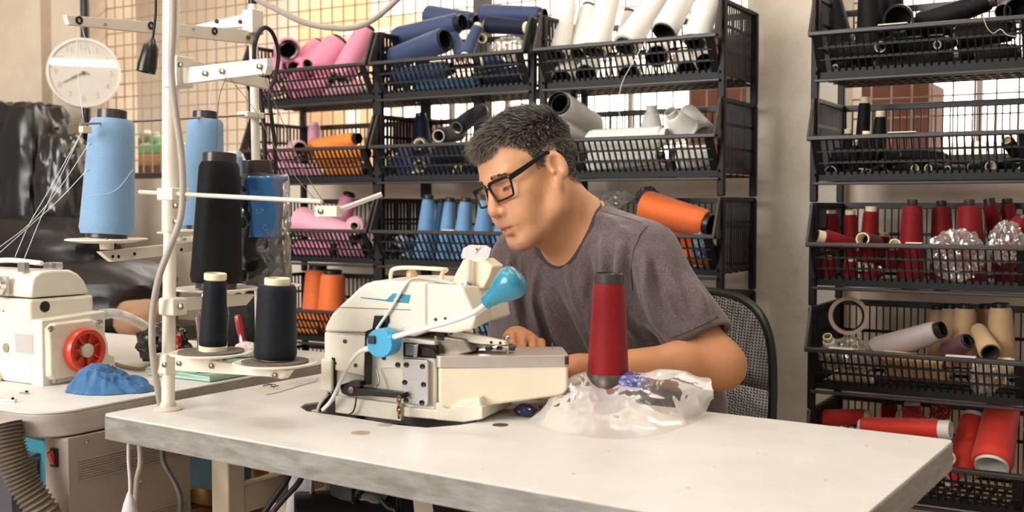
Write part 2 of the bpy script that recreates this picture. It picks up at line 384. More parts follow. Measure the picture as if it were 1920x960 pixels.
# ------------------------------------------------------------------ the work table (right)
ZT = 0.75
FL, FR, BR, BL = Vector((-1.487, 1.184, 0)), Vector((-0.285, 1.104, 0)), Vector((-0.262, 1.684, 0)), Vector((-1.462, 1.762, 0))
M_top = mat('white laminate top', (222, 219, 215), 0.42, rgb2=(210, 205, 199), vscale=7, spec=0.4)
M_edge = mat('worn grey edge band', (150, 149, 144), 0.5, rgb2=(114, 108, 100), vscale=16, stretch=(1, 1, 4), bump=0.15, bscale=30)
table = thing('work_table', 'white topped sewing table with worn grey edge, in front of the man', 'table', (-0.87, 1.44, 0))
hole_px = [(563, 763), (572, 757), (640, 748), (760, 752), (858, 770), (900, 783), (893, 792), (860, 797), (800, 802), (745, 797), (660, 783), (575, 771)]
hole = [PZ(u, v, ZT) for u, v in hole_px]
def plate_with_hole(outer, inner, z0, z1):
    b = bmesh.new()
    lo = []
    for loop in (outer, inner):
        vs = [b.verts.new((p[0], p[1], z1)) for p in loop]; lo.append([b.edges.new((vs[i], vs[(i + 1) % len(vs)])) for i in range(len(vs))])
    bmesh.ops.triangle_fill(b, use_beauty=True, use_dissolve=False, edges=lo[0] + lo[1])
    r = bmesh.ops.extrude_face_region(b, geom=list(b.faces))
    bmesh.ops.translate(b, verts=[g for g in r['geom'] if isinstance(g, bmesh.types.BMVert)], vec=(0, 0, z0 - z1))
    bmesh.ops.recalc_face_normals(b, faces=b.faces); return b
def rounded(c4, r, n=5):
    out = []; m = len(c4)
    for i in range(m):
        p, a, c = Vector(c4[i]), Vector(c4[i - 1]), Vector(c4[(i + 1) % m]); d1 = (a - p).normalized(); d2 = (c - p).normalized()
        s, e = p + d1 * r, p + d2 * r
        for k in range(n + 1):
            t = k / n; out.append((s * (1 - t) ** 2 + p * (2 * t * (1 - t)) + e * t * t))
    return out
def bm_obj(b, name, m, parent=None, smooth=30):
    me = bpy.data.meshes.new(name); b.to_mesh(me); b.free(); o = bpy.data.objects.new(name, me); COL.objects.link(o); me.materials.append(m)
    if smooth: me.shade_smooth(); me.set_sharp_from_angle(angle=R(smooth))
    if parent: adopt(o, parent)
    return o
outer = rounded([FL, FR, BR, BL], 0.012)
bm_obj(plate_with_hole(outer, hole, ZT - 0.003, ZT), 'tabletop', M_top, table)
cen = (FL + FR + BR + BL) / 4
core = [p + (cen - p).normalized() * -0.0015 for p in outer]
core_o = bm_obj(plate_with_hole(core, hole, ZT - 0.041, ZT - 0.003), 'edge_band', M_edge, table)
md = core_o.modifiers.new('bevel', 'BEVEL'); md.width = 0.004; md.segments = 2; md.limit_method = 'ANGLE'; md.angle_limit = R(50)
MB().prism([Vector((p.x, p.y, ZT - 0.075)) + (Vector((p.x, p.y, 0)) - Vector((hole[0].x, hole[0].y, 0))) * 0.02 for p in hole], (0, 0, 0.033)).build('cutout_tray', mat('brown tray wood', (112, 84, 60), 0.6, var=0.3, vscale=20), table, smooth=0)
M_plug = mat('tan hole plug', (196, 178, 152), 0.5, rgb2=(150, 128, 98), vscale=70)
for u, v, r in [(598, 770, 0.0125), (676, 812, 0.0145), (722, 797, 0.0115)]:
    p = PZ(u, v, ZT); MB().lathe([(r, -0.002), (r, 0.0006), (r * 0.85, 0.0010), (0.0, 0.0010)], p, seg=24).build('hole_plug', M_plug, table)
p = PZ(938, 797, ZT); MB().lathe([(0.0125, -0.002), (0.0125, 0.0006), (0.009, 0.0004), (0, 0.0004)], p, seg=24).build('hole_plug', mat('dark brass plug', (108, 92, 66), 0.4, metal=0.6), table)
# small screw set in the recessed slot left of the machine
sl = [PZ(u, v, ZT) for u, v in [(462, 733), (560, 712), (596, 709), (590, 716), (520, 737), (500, 741)]]
MB().prism([Vector((p.x, p.y, ZT + 0.0004)) for p in sl], (0, 0, 0.0012)).build('inlay_plate', mat('pale inlay plate', (208, 200, 188), 0.4), table, smooth=0)
for k in range(7):
    a = PZ(535 + k * 7, 722 - k * 1.6, ZT); b = PZ(556 + k * 7, 726 - k * 1.6, ZT)
    MB().bar(Vector((a.x, a.y, ZT + 0.0022)), Vector((b.x, b.y, ZT + 0.0022)), 0.0016, 0.001).build('inlay_groove', M_gcable, table, smooth=0)
M_leg = mat('beige frame steel', (196, 182, 156), 0.45, var=0.1, vscale=12)
def leg_set(par, xa, ya, dirx, zt, m, foot=True):
    """T-stand: two posts and a foot bar"""
    pass
lp = PY(428, 900, 1.40)
for (x_, sgn) in ((lp.x, 1), (-0.42, 1)):
    MB().box((x_, 1.40, 0.36), (0.042, 0.042, 0.70)).build('leg', M_leg, table, smooth=0, bevel=0.004)
    MB().box((x_, 1.40, 0.25), (0.056, 0.056, 0.45)).build('leg_sleeve', M_leg, table, smooth=0, bevel=0.004)
    MB().box((x_, 1.42, 0.03), (0.06, 0.56, 0.05)).build('foot_bar', M_leg, table, smooth=0, bevel=0.004)
    MB().box((x_, 1.42, ZT - 0.053), (0.05, 0.30, 0.022)).build('top_bar', M_leg, table, smooth=0, bevel=0.003)
cb = PY(450, 930, 1.44).z
for x_ in (lp.x, -0.42):
    MB().box((x_, 1.66, 0.36), (0.042, 0.042, 0.70)).build('leg', M_leg, table, smooth=0, bevel=0.004)
    MB().box((x_, 1.535, cb), (0.03, 0.22, 0.05)).build('side_beam', M_leg, table, smooth=0, bevel=0.003)
MB().box(((lp.x - 0.42) / 2, 1.68, 0.16), (abs(lp.x + 0.42), 0.03, 0.05)).build('cross_beam', M_leg, table, smooth=0, bevel=0.003)

# things under the work table
def cable(name, pts, r, m, label, n=10, cat='cable', seg=8):
    return tag(MB().tube(smooth_path(pts, n), r, seg).build(name, m, smooth=180), label, cat)
def under(u, v, y): return PY(u, v, y)
mt = thing('sewing_motor', 'black motor hanging under the work table', 'motor', (-0.95, 1.5, 0.45))
mp0 = PY(618, 930, 1.5)
MB().cyl((mp0.x - 0.03, 1.44, mp0.z - 0.06), (mp0.x + 0.12, 1.58, mp0.z - 0.06), 0.075, seg=28).build('housing', M_black, mt, bevel=0.006)
MB().box((mp0.x + 0.05, 1.5, (mp0.z + ZT - 0.041) / 2 + 0.01), (0.05, 0.06, ZT - 0.041 - mp0.z - 0.02 + 0.03)).build('bracket', M_black, mt, smooth=0, bevel=0.003)
# white cloth bag hanging below the table
def hanging_cloth(name, uv, y, m, label, amp=0.012):
    P = []
    for i in range(15):
        t = i / 14; row = []
        for j in range(11):
            s = j / 10
            u = (uv[0][0] * (1 - s) + uv[1][0] * s) * (1 - t) + (uv[3][0] * (1 - s) + uv[2][0] * s) * t
            v = (uv[0][1] * (1 - s) + uv[1][1] * s) * (1 - t) + (uv[3][1] * (1 - s) + uv[2][1] * s) * t
            p = PY(u, v, y); p.y += amp * math.sin(s * 9 + t * 2.2) * (0.3 + t) + amp * 0.5 * math.sin(s * 21 + t * 5); row.append(p)
        P.append(row)
    return tag(MB().grid(P).build(name, m, smooth=180, solid=0.0015), label, 'cloth')
M_cloth_w = mat('white cotton', (206, 200, 204), 0.9, var=0.08, vscale=30)
hanging_cloth('waste_cloth', [(541, 866), (580, 873), (600, 1010), (520, 1010)], 1.46, M_cloth_w, 'white cloth hanging under the work table beside two black cables')
hanging_cloth('waste_cloth', [(735, 905), (770, 912), (775, 1010), (735, 1010)], 1.56, mat('mauve cotton', (176, 160, 166), 0.9), 'mauve cloth strip hanging under the middle of the work table')
hanging_cloth('waste_cloth', [(712, 905), (748, 912), (748, 985), (716, 985)], 1.60, M_cloth_w, 'pale cloth piece hanging under the middle of the work table')
cable('power_cable', [under(548, 868, 1.44), under(538, 900, 1.42), under(510, 940, 1.40), under(480, 985, 1.38)], 0.0055, M_rubber, 'thicker black cable under the table, left of the white cloth')
cable('power_cable', [under(575, 872, 1.43), under(560, 905, 1.41), under(530, 938, 1.39), under(495, 980, 1.37)], 0.005, M_rubber, 'black cable crossing in front of the white cloth under the table')
cable('power_cable', [under(700, 900, 1.48), under(668, 925, 1.48), under(662, 960, 1.48), under(668, 1000, 1.48)], 0.004, M_rubber, 'thin black cable looping under the middle of the work table')
cable('power_cable', [under(713, 935, 1.46), under(728, 952, 1.46), under(742, 960, 1.46), under(745, 1000, 1.46)], 0.004, M_rubber, 'short black cable in front of the pale hanging cloth')
# treadle chain
ch = thing('treadle_chain', 'black link chain hanging from the machine under the table', 'chain', PY(746, 915, 1.47))
for k in range(10):
    c = PY(747, 908, 1.47); c.z -= 0.010 * k
    a = Vector((1, 0, 0)) if k % 2 else Vector((0, 1, 0))
    MB().tube([c + a * (0.0042 * math.cos(q)) + Vector((0, 0, 0.008 * math.sin(q))) for q in [i * math.pi / 5 for i in range(10)]], 0.0013, 6, closed=True).build('link', M_darksteel, ch, smooth=180)
bagp = thing('waste_bag', 'clear plastic bag of scraps hanging under the work table', 'bag', PY(690, 950, 1.52))
P = []
for i in range(14):
    row = []
    for j in range(18):
        a = 2 * math.pi * j / 17; c = PY(688, 905 + i * 8, 1.52); rr = 0.03 + 0.012 * math.sin(i * 0.5) + 0.006 * math.sin(5 * a + i)
        row.append(c + Vector((math.cos(a) * rr, math.sin(a) * rr * 0.7, 0)))
    P.append(row)
MB().grid(P).build('film', film_mat('clear film', 0.8), bagp, smooth=180)
for k in range(5):
    c = PY(684 + 3 * (k % 2), 940 + 12 * k, 1.52); MB().ball(c, (0.014, 0.012, 0.010), 10, 6).build('scrap', mat('scrap %d' % (k % 3), [(190, 70, 50), (120, 90, 70), (60, 60, 64)][k % 3], 0.9), bagp)

# ------------------------------------------------------------------ the left table
lt = thing('side_table', 'white table with a rounded corner carrying the machine with red handwheel', 'table', (-1.95, 1.5, 0))
cnr = [Vector((-2.75, 1.126, 0)), Vector((-1.557, 1.126, 0)), Vector((-1.557, 1.95, 0)), Vector((-2.75, 1.95, 0))]
out2 = [cnr[0]]
for k in range(11):
    a = -math.pi / 2 + math.pi / 2 * k / 10; out2.append(Vector((-1.627 + 0.07 * math.cos(a), 1.196 + 0.07 * math.sin(a), 0)))
out2 += [cnr[2], cnr[3]]
MB().prism([p + Vector((0, 0, ZT - 0.003)) for p in out2], (0, 0, 0.003)).build('tabletop', M_top, lt, smooth=40)
MB().prism([p + Vector((0, 0, ZT - 0.043)) for p in out2], (0, 0, 0.04)).build('edge_band', mat('grey beige edge band', (188, 180, 172), 0.45, rgb2=(160, 148, 138), vscale=7, stretch=(1, 1, 3)), lt, smooth=40, bevel=0.004)
for x_, y_ in ((-2.6, 1.5), (-1.66, 1.80)):
    MB().box((x_, y_, 0.355), (0.05, 0.05, 0.71)).build('leg', M_leg, lt, smooth=0, bevel=0.004)
    MB().box((x_, y_ - 0.05, 0.025), (0.06, 0.5 if x_ < -2 else 0.3, 0.05)).build('foot_bar', M_leg, lt, smooth=0, bevel=0.004)
# control box below it
cbx = thing('control_box', 'grey metal control box with red rocker switch below the left table', 'control box', (-1.63, 1.3, 0.45))
M_box = mat('grey beige metal', (170, 158, 150), 0.42, metal=0.25, var=0.06, vscale=20)
c0 = PY(82, 812, 1.165); c1 = PY(126, 812, 1.165); x0, x1 = c0.x, c1.x
MB().box(((x0 + x1) / 2, 1.165 + 0.13, 0.555), (x1 - x0, 0.26, 0.30)).build('body', M_box, cbx, smooth=0, bevel=0.004)
MB().box((x1 + 0.001, 1.165 + 0.13, 0.555), (0.004, 0.262, 0.302)).build('side_cover', mat('side cover metal', (158, 146, 137), 0.45, metal=0.1), cbx, smooth=0, bevel=0.001)
for band in ((0.665, 9), (0.545, 9)):
    for k in range(band[1]):
        MB().box((x1 + 0.0035, 1.165 + 0.135, band[0] - 0.0042 * k), (0.002, 0.235, 0.0019)).build('vent_rib', M_box, cbx, smooth=0)
for (yy, zz) in ((1.20, 0.695), (1.31, 0.605), (1.28, 0.475)):
    MB().lathe([(0.004, 0), (0.004, 0.002), (0.002, 0.003), (0, 0.003)], (x1 + 0.003, yy, zz), (1, 0, 0), 12).build('screw', M_chrome, cbx)
swc = PY(102, 858, 1.163)
MB().box((swc.x, 1.163, swc.z), (0.017, 0.006, 0.031)).build('switch_bezel', M_black, cbx, smooth=0, bevel=0.001)
rk = MB().box((swc.x, 1.158, swc.z + 0.001), (0.010, 0.008, 0.022), (Vector((1, 0, 0)), Vector((0, 0.94, 0.34)), Vector((0, -0.34, 0.94)))).build('rocker', mat('red switch', (170, 30, 30), 0.25, coat=0.6), cbx, smooth=0, bevel=0.001)
MB().box((swc.x, 1.1535, swc.z + 0.004), (0.0012, 0.001, 0.005)).build('rocker_mark', M_white, rk, smooth=0)
bl = PY(101, 950, 1.163)
MB().box((bl.x + 0.004, 1.1635, bl.z), (0.010, 0.002, 0.013)).build('red_label', mat('rust red label', (160, 70, 48), 0.6), cbx, smooth=0)
# corrugated hose
hp = smooth_path([PY(10, 795, 1.10), PY(22, 850, 1.10), PY(45, 905, 1.11), PY(85, 970, 1.13), PY(120, 1060, 1.16)], 40)
rs = [0.024 + 0.0028 * math.cos(i * 2 * math.pi / 5.0) for i in range(len(hp))]
tag(MB().tube(hp, rs, 18).build('suction_hose', mat('brown grey corrugated hose', (104, 92, 78), 0.45, var=0.15, vscale=10), smooth=60), 'ribbed brown grey suction hose hanging below the left table', 'hose')
# storage below / behind the left table
def crate(u0, u1, v0, v1, y, d, m, label, z0=0.0, cat='crate'):
    a = PY(u0, v1, y); b = PY(u1, v0, y)
    e = thing('storage_crate', label, cat, ((a.x + b.x) / 2, y + d / 2, z0)); t = 0.012; X0, X1, z1 = a.x, b.x, b.z
    MB().box(((X0 + X1) / 2, y + d / 2, z0 + t / 2), (X1 - X0, d, t)).build('base', m, e, smooth=0)
    for yy in (y + t / 2, y + d - t / 2): MB().box(((X0 + X1) / 2, yy, (z0 + z1) / 2), (X1 - X0, t, z1 - z0)).build('side', m, e, smooth=0, bevel=0.002)
    for xx in (X0 + t / 2, X1 - t / 2): MB().box((xx, y + d / 2, (z0 + z1) / 2), (t, d - 2 * t, z1 - z0)).build('side', m, e, smooth=0, bevel=0.002)
    MB().tube([Vector((X0, y, z1)), Vector((X1, y, z1)), Vector((X1, y + d, z1)), Vector((X0, y + d, z1))], 0.012, 8, closed=True).build('rim', m, e)
    return e
crate(-60, 84, 826, 1010, 2.1, 0.4, mat('teal plastic', (66, 140, 158), 0.4), 'teal plastic crate on the floor behind the ribbed hose')
crate(-90, 20, 868, 1010, 2.0, 0.09, mat('slate grey plastic', (84, 82, 88), 0.5), 'slate grey crate on the floor at the left edge')
# wooden pallets on the floor behind
M_wood = mat('pallet pine', (186, 142, 92), 0.7, var=0.2, vscale=6, stretch=(1, 6, 6))
pal = PY(345, 890, 2.75)
for k in range(2):
    e = thing('wooden_pallet', ['lower pine pallet on the floor behind the tables', 'upper pine pallet stacked on another behind the tables'][k], 'pallet', (-2.81, 2.58, 0.12 * k), 'stacked pine pallets')
    z_ = 0.12 * k
    for j in range(3): MB().box((-2.81, 2.32 + 0.22 * j, z_ + 0.045), (0.48, 0.07, 0.09)).build('bearer', M_wood, e, smooth=0)
    for j in range(4): MB().box((-2.99 + 0.12 * j, 2.54, z_ + 0.101), (0.09, 0.56, 0.022)).build('plank', M_wood, e, smooth=0, bevel=0.002)
dk = PY(345, 850, 2.5)
carton(300, 395, 800, 862, 2.33, 0.17, mat('dark teal sack', (36, 56, 66), 0.8, var=0.3), 'dark blue green sack lying on the pallets', 'sack', zfloor=0.235)
# cords and strings hanging below the tables
cable('cotton_string', [PY(242, 800, 1.20), PY(241, 860, 1.2), PY(244, 910, 1.2), PY(241, 960, 1.2)], 0.0028, M_cloth_w, 'white cotton string hanging from the corner of the work table', cat='string')
st = PY(243, 945, 1.2)
tag(MB().lathe([(0.003, 0.02), (0.010, 0.0), (0.017, -0.03), (0.02, -0.05), (0.012, -0.06)], st, seg=14).build('cotton_tuft', M_cloth_w), 'frayed cotton tuft at the end of the white string', 'string')
cable('foot_cable', [PY(262, 830, 1.24), PY(263, 870, 1.24), PY(256, 905, 1.25), PY(252, 985, 1.26)], 0.0045, M_gcable, 'grey cable hanging beside the white string')
cable('foot_cable', [PY(304, 840, 1.3), PY(308, 870, 1.3), PY(330, 910, 1.3), PY(339, 940, 1.3), PY(334, 985, 1.3)], 0.005, mat('dark grey cable', (84, 80, 74), 0.5), 'dark grey cable hanging under the work table corner')
wb = MB(); a_ = PY(255, 835, 1.42)
hanging_cloth('black_sack', [(250, 832), (300, 842), (292, 930), (262, 920)], 1.42, mat('black nylon', (24, 24, 26), 0.5), 'black nylon sack hanging behind the cables')
# ------------------------------------------------------------------ thread spools
TC = {}
def T(name, rgb, **k): TC[name] = thread_mat('thread ' + name, rgb, **k)
T('light blue', (124, 162, 198)); T('sky blue', (112, 158, 200)); T('navy', (48, 66, 104)); T('dark navy', (20, 28, 50), sheen=0.08); T('pink', (232, 146, 174)); T('pale pink', (234, 170, 188))
T('white', (240, 236, 228), dark=0.86); T('orange', (236, 112, 46)); T('amber', (238, 140, 50)); T('dark red', (132, 14, 20), sheen=0.1); T('wine red', (130, 18, 26), sheen=0.1); T('black', (11, 11, 13), dark=0.6, rough=0.6, sheen=0.02)
T('blue black', (19, 22, 30), dark=0.6, rough=0.6, sheen=0.05)
T('scarlet', (222, 54, 36)); T('mauve grey', (184, 170, 168)); T('tan', (196, 160, 118)); T('sand', (206, 172, 122)); T('plum', (90, 52, 58)); T('cream', (236, 220, 188)); T('teal blue', (40, 90, 120))
TB = {'black': mat('black spool tube', (30, 29, 29), 0.3), 'ivory': mat('ivory spool tube', (240, 228, 190), 0.42), 'white': mat('white spool tube', (236, 234, 228), 0.42), 'smoke': mat('smoky brown spool tube', (74, 66, 62), 0.28, metal=0.35), 'silver': mat('silver foil end', (200, 190, 176), 0.3, metal=0.9)}
def spool(label, col, tube, a, b, ra, rb, group=None, cat='thread spool', thr=0.93, tr=None, seg=28, foot=0.03, closed_top=False):
    """a cone of thread from base point a to top point b, radii in metres"""
    a, b = Vector(a), Vector(b); d = b - a; L = d.length
    q = Vector((0, 0, 1)).rotation_difference(d.normalized())
    o = thing('thread_spool', label, cat, a, group, q)
    m = MB(); L0, L1 = L * foot, L * thr; tra = ra * 0.74 if tr is None else tr[0]; trb = rb * 0.78 if tr is None else tr[1]
    n = 8; prof = [(tra * 0.98, L0), (ra * 0.93, L0 + 0.0005), (ra, L0 + min(0.012, 0.06 * L))]
    for i in range(1, n):
        t = i / n; prof.append((ra + (rb - ra) * t, L0 + (L1 - L0) * t))
    prof += [(rb * 1.01, L1 - min(0.008, 0.05 * L)), (rb * 0.90, L1), (trb * 0.98, L1 + 0.0005)]
    th = m.lathe(prof, seg=seg, cap=False).build('thread', TC[col], None, smooth=50); th.parent = o
    def trad(z): return tra + (trb - tra) * (z / L)
    w = 0.0022
    tp = [(trad(0) - w, L * 0.3), (trad(0) - w, 0.0), (trad(0), 0.0), (trad(0), L0), (trad(0) * 0.86, L0 + 0.002), (trad(L) * 0.86, L1 - 0.002), (trad(L), L1), (trad(L), L - 0.001), (trad(L) - 0.001, L), (trad(L) - w, L), (trad(L) - w, L * 0.6)]
    if closed_top: tp = tp[:9] + [(trad(L) * 0.55, L), (trad(L) * 0.5, L - 0.003), (0, L - 0.003)]
    tb = MB().lathe(tp, seg=seg, cap=False).build('tube', TB[tube], None, smooth=40, fix=False); tb.parent = o
    md = tb.modifiers.new('t', 'SOLIDIFY'); md.thickness = 0.0008
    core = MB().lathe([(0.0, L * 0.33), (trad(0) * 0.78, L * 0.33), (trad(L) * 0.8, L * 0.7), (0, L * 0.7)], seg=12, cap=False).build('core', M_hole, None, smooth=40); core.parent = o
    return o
def sp(label, col, tube, A, B, ra, rb, group=None, **k):
    """ends given as photo pixel + distance row Y of the shelf, radii in photo pixels"""
    A, B = list(A), list(B); ends = []
    for E_, r in ((A, ra), (B, rb)):
        for _ in range(2):
            p = PY(*E_); rows = rowsR if p.x > -0.85 else rowsC; rw = [q for q in rows if q - 0.12 < p.z <= q + 0.125]; rim = rw[0] if rw else rows[0]
            rad = r * depth(p) / FPX; zr = rim - p.z
            if zr > -0.01: E_[2] = min(max(E_[2], YR + 0.016 + 0.046 * min(1, max(0, zr) / 0.09) + rad * 0.8), YR + 0.292 - rad * 0.5)
            else: E_[2] = max(E_[2], YR + 0.012)
    a = PY(*A); b = PY(*B)
    return spool(label, col, tube, a, b, ra * depth(a) / FPX, rb * depth(b) / FPX, group, **k)

# ------------------------------------------------------------------ stacking baskets
YR = 2.55
C1 = (-2.530, -2.022); C2 = (-2.015, -1.488); C3 = (-1.462, -0.950); RS = (-0.728, -0.250)
rowsC = [1.506, 1.264, 1.017, 0.770, 0.524]; rowsR = [1.489, 1.249, 1.003, 0.757, 0.512]
def basket_parts(W=0.52, D=0.30):
    """local frame: x along the front (0 = middle), y into the shelf, z = 0 at the front rim"""
    parts = []
    h = W / 2; th = 0.0035; zb = -0.094; at = 0.093
    m = MB()
    m.box((0, 0.006, -0.004), (W, 0.022, 0.011)); parts.append(('front_rim', m, 0.003))
    def sk(x, t): return (x, 0.006 + 0.046 * t, -0.008 + (zb + 0.016) * t)
    m = MB(); nv = 28
    for i in range(nv):
        x = -h + 0.03 + (W - 0.06) * i / (nv - 1); m.bar(sk(x, 0), sk(x, 1), th, th * 1.3)
    for t in (0.33, 0.66): m.bar(sk(-h + 0.02, t), sk(h - 0.02, t), th * 1.3, 0.0055)
    for s in (-1, 1): m.bar(sk(s * (h - 0.02), 0), sk(s * (h - 0.02), 1), 0.022, 0.004)
    m.bar(sk(-h + 0.01, 1.07), sk(h - 0.01, 1.07), 0.005, 0.022)
    parts.append(('front_lattice', m, 0))
    m = MB(); m.box((0, 0.040, zb - 0.014), (W - 0.01, 0.014, 0.007)); parts.append(('front_bar', m, 0.002))
    for s in (-1, 1):
        m = MB(); m.prism([(s * h, -0.003, -0.010), (s * h, -0.003, 0.002), (s * h, 0.036, at), (s * h, 0.060, at), (s * h, 0.026, -0.010)], (-s * 0.008, 0, 0)); parts.append(('side_arm', m, 0.002))
        m = MB(); m.box((s * (h - 0.006), (0.05 + D) / 2, at - 0.005), (0.014, D - 0.04, 0.011)); parts.append(('side_rim', m, 0.002))
        m = MB(); ny = 15
        for i in range(ny):
            y = 0.062 + (D - 0.07) * i / (ny - 1); z0 = zb if y > 0.04 else 0; m.box((s * (h - 0.008), y, (zb + at) / 2), (th, 0.0055, at - zb))
        for z in (zb + 0.006, -0.03, 0.03): m.box((s * (h - 0.008), D / 2 + 0.02, z), (th, D - 0.03, 0.007))
        parts.append(('side_lattice', m, 0))
    m = MB()
    for i in range(nv):
        x = -h + 0.015 + (W - 0.03) * i / (nv - 1); m.box((x, D, (zb + at) / 2), (th, th, at - zb))
    for z in (zb + 0.01, 0.015): m.box((0, D, z), (W - 0.02, th, 0.008))
    parts.append(('back_lattice', m, 0))
    m = MB(); m.box((0, D, at - 0.007), (W, 0.010, 0.016)); parts.append(('back_rim', m, 0.002))
    m = MB()
    for i in range(19):
        x = -h + 0.02 + (W - 0.04) * i / 18; m.box((x, D / 2 + 0.035, zb - 0.004), (0.009, D - 0.075, 0.004))
    for i in range(6): m.box((0, 0.058 + (D - 0.07) * i / 5, zb - 0.005), (W - 0.02, 0.010, 0.005))
    parts.append(('floor_lattice', m, 0))
    for s in (-1, 1):
        for y in (0.052, D - 0.006):
            m = MB(); m.box((s * (h - 0.004), y, -0.0305), (0.019, 0.017, 0.241)); parts.append(('post', m, 0.003))
    return parts
BPROTO = None
def basket(label, group, x0, x1, yrim, z, tilt=0.0):
    global BPROTO
    W0 = 0.52
    if BPROTO is None:
        BPROTO = []
        for nm, m, bv in basket_parts(W0):
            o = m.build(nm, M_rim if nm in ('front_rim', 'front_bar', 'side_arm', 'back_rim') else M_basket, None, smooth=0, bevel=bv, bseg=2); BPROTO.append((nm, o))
        first = True
    else: first = False
    e = thing('stacking_basket', label, 'basket', ((x0 + x1) / 2, yrim, z), group)
    e.scale = ((x1 - x0) / W0, 1, 1); e.rotation_euler = (0, tilt, 0)
    for nm, o in BPROTO:
        c = o if first else o.copy()
        if not first: COL.objects.link(c)
        c.parent = e
    return e
B1 = ['black stacking basket of pink cones, topmost of the left stack', 'black stacking basket of pink and orange cones, left stack second from top', 'black stacking basket of pale pink cones, left stack third from top', 'black stacking basket of two upright orange cones, left stack', 'black stacking basket of orange cones, lowest in the left stack']
B2 = ['black stacking basket heaped with navy cones, topmost of the middle stack', 'black stacking basket of navy spools, middle stack second from top', 'black stacking basket of upright light blue cones behind the machine', 'black stacking basket of sky blue cones half hidden by the machine', 'black stacking basket at the foot of the middle stack']
B3 = ['black stacking basket of leaning white cones above the man', 'black stacking basket of white spools behind the man\'s head', 'black stacking basket holding the big orange cone by the man\'s shoulder', 'black stacking basket hidden behind the man\'s arm', 'black stacking basket lowest behind the man']
B4 = ['black stacking basket of large black cones, topmost of the right stack', 'black stacking basket of small black spools with ivory tubes, right stack', 'black stacking basket of dark red spools, right stack', 'black stacking basket of tan and grey spools with a tape roll', 'black stacking basket of scarlet cones, lowest in the right stack']
for i in range(5):
    basket(B1[i], 'stacking baskets of thread', *C1, YR, rowsC[i], R(-0.3) if i == 0 else 0)
    basket(B2[i], 'stacking baskets of thread', *C2, YR, rowsC[i])
    basket(B3[i], 'stacking baskets of thread', *C3, YR, rowsC[i])
    basket(B4[i], 'stacking baskets of thread', *RS, YR, rowsR[i])

# ------------------------------------------------------------------ spools in the baskets
def put(where, group, rows):
    for r in rows:
        lab, col, tube, A, B, ra, rb = r[:7]; k = r[7] if len(r) > 7 else {}
        sp('%s %s' % (lab, where), col, tube, A, B, ra, rb, group, **k)
S = dict(thr=0.9, foot=0.04)
put('in the top pink basket', 'spools in the top pink basket', [
    ('pink cone lying end-on with brown core', 'pink', 'smoke', (538, 99, 2.80), (541, 93, 2.60), 27, 24),
    ('pink cone lying low at the left end', 'pink', 'black', (482, 130, 2.74), (548, 124, 2.66), 22, 19),
    ('pink cone tipped back with black open top', 'pink', 'black', (556, 132, 2.64), (597, 82, 2.74), 25, 17),
    ('fat pink cone leaning right, in the middle', 'pink', 'black', (578, 150, 2.66), (640, 78, 2.76), 32, 26),
    ('pink cone leaning upright at the right end', 'pink', 'smoke', (638, 150, 2.66), (690, 50, 2.74), 24, 20),
    ('pink cone behind the fat one, black base showing', 'pink', 'black', (577, 119, 2.60), (548, 172, 2.70), 12, 20),
    ('pink cone lying at the bottom, middle', 'pink', 'smoke', (555, 172, 2.62), (625, 158, 2.66), 24, 18),
    ('pink cone lying at the bottom right', 'pale pink', 'ivory', (612, 178, 2.66), (690, 160, 2.70), 20, 15),
    ('small pink spool on the bottom, left end', 'pink', 'ivory', (486, 170, 2.64), (532, 168, 2.64), 15, 12, S),
])
put('in the pink and orange basket', 'spools in the pink and orange basket', [
    ('orange cone lying on top, tilted right', 'amber', 'black', (585, 277, 2.70), (673, 259, 2.66), 16, 13),
    ('orange cone lying in the middle layer', 'amber', 'black', (596, 292, 2.64), (690, 287, 2.64), 19, 15),
    ('orange cone lying on the bottom layer', 'amber', 'black', (604, 322, 2.66), (692, 318, 2.66), 18, 15),
    ('pale pink cone standing upright at the back', 'pale pink', 'white', (590, 300, 2.78), (589, 230, 2.78), 14, 11),
    ('pale pink spool lying end-on beside the orange cone', 'pale pink', 'black', (562, 278, 2.62), (550, 275, 2.76), 15, 13, S),
    ('pale pink cone lying at the left', 'pale pink', 'ivory', (494, 288, 2.64), (560, 292, 2.64), 17, 13),
    ('pale pink cone lying low in the middle', 'pale pink', 'ivory', (520, 318, 2.64), (612, 324, 2.64), 16, 12),
    ('pale pink cone lying low at the left', 'pale pink', 'ivory', (480, 316, 2.70), (535, 308, 2.70), 17, 13),
])
put('in the pale pink basket', 'spools in the pale pink basket', [
    ('large pale pink cone lying with its black base left', 'pale pink', 'black', (558, 412, 2.64), (676, 448, 2.64), 27, 20),
    ('pink cone standing with a black top', 'pink', 'black', (638, 430, 2.76), (656, 362, 2.76), 20, 15),
    ('ivory ended spool lying end-on at the right', 'pale pink', 'ivory', (664, 424, 2.60), (670, 420, 2.74), 18, 15, dict(tr=(0.014, 0.012))),
    ('pink cone lying on the bottom, left', 'pink', 'smoke', (560, 468, 2.64), (632, 470, 2.64), 20, 16),
    ('pink cone lying on the bottom, right', 'pink', 'smoke', (690, 464, 2.66), (636, 470, 2.66), 20, 16),
])
put('in the orange cone basket', 'spools in the orange cone basket', [
    ('left upright orange cone', 'orange', 'black', (592, 622, 2.72), (596, 497, 2.72), 29, 22),
    ('right upright orange cone', 'orange', 'black', (622, 622, 2.64), (624, 506, 2.64), 29, 22),
    ('amber cone lying in front at the left', 'amber', 'black', (552, 604, 2.60), (608, 612, 2.60), 20, 16),
    ('orange cone lying at the far left', 'orange', 'black', (500, 606, 2.66), (552, 606, 2.66), 19, 16),
])
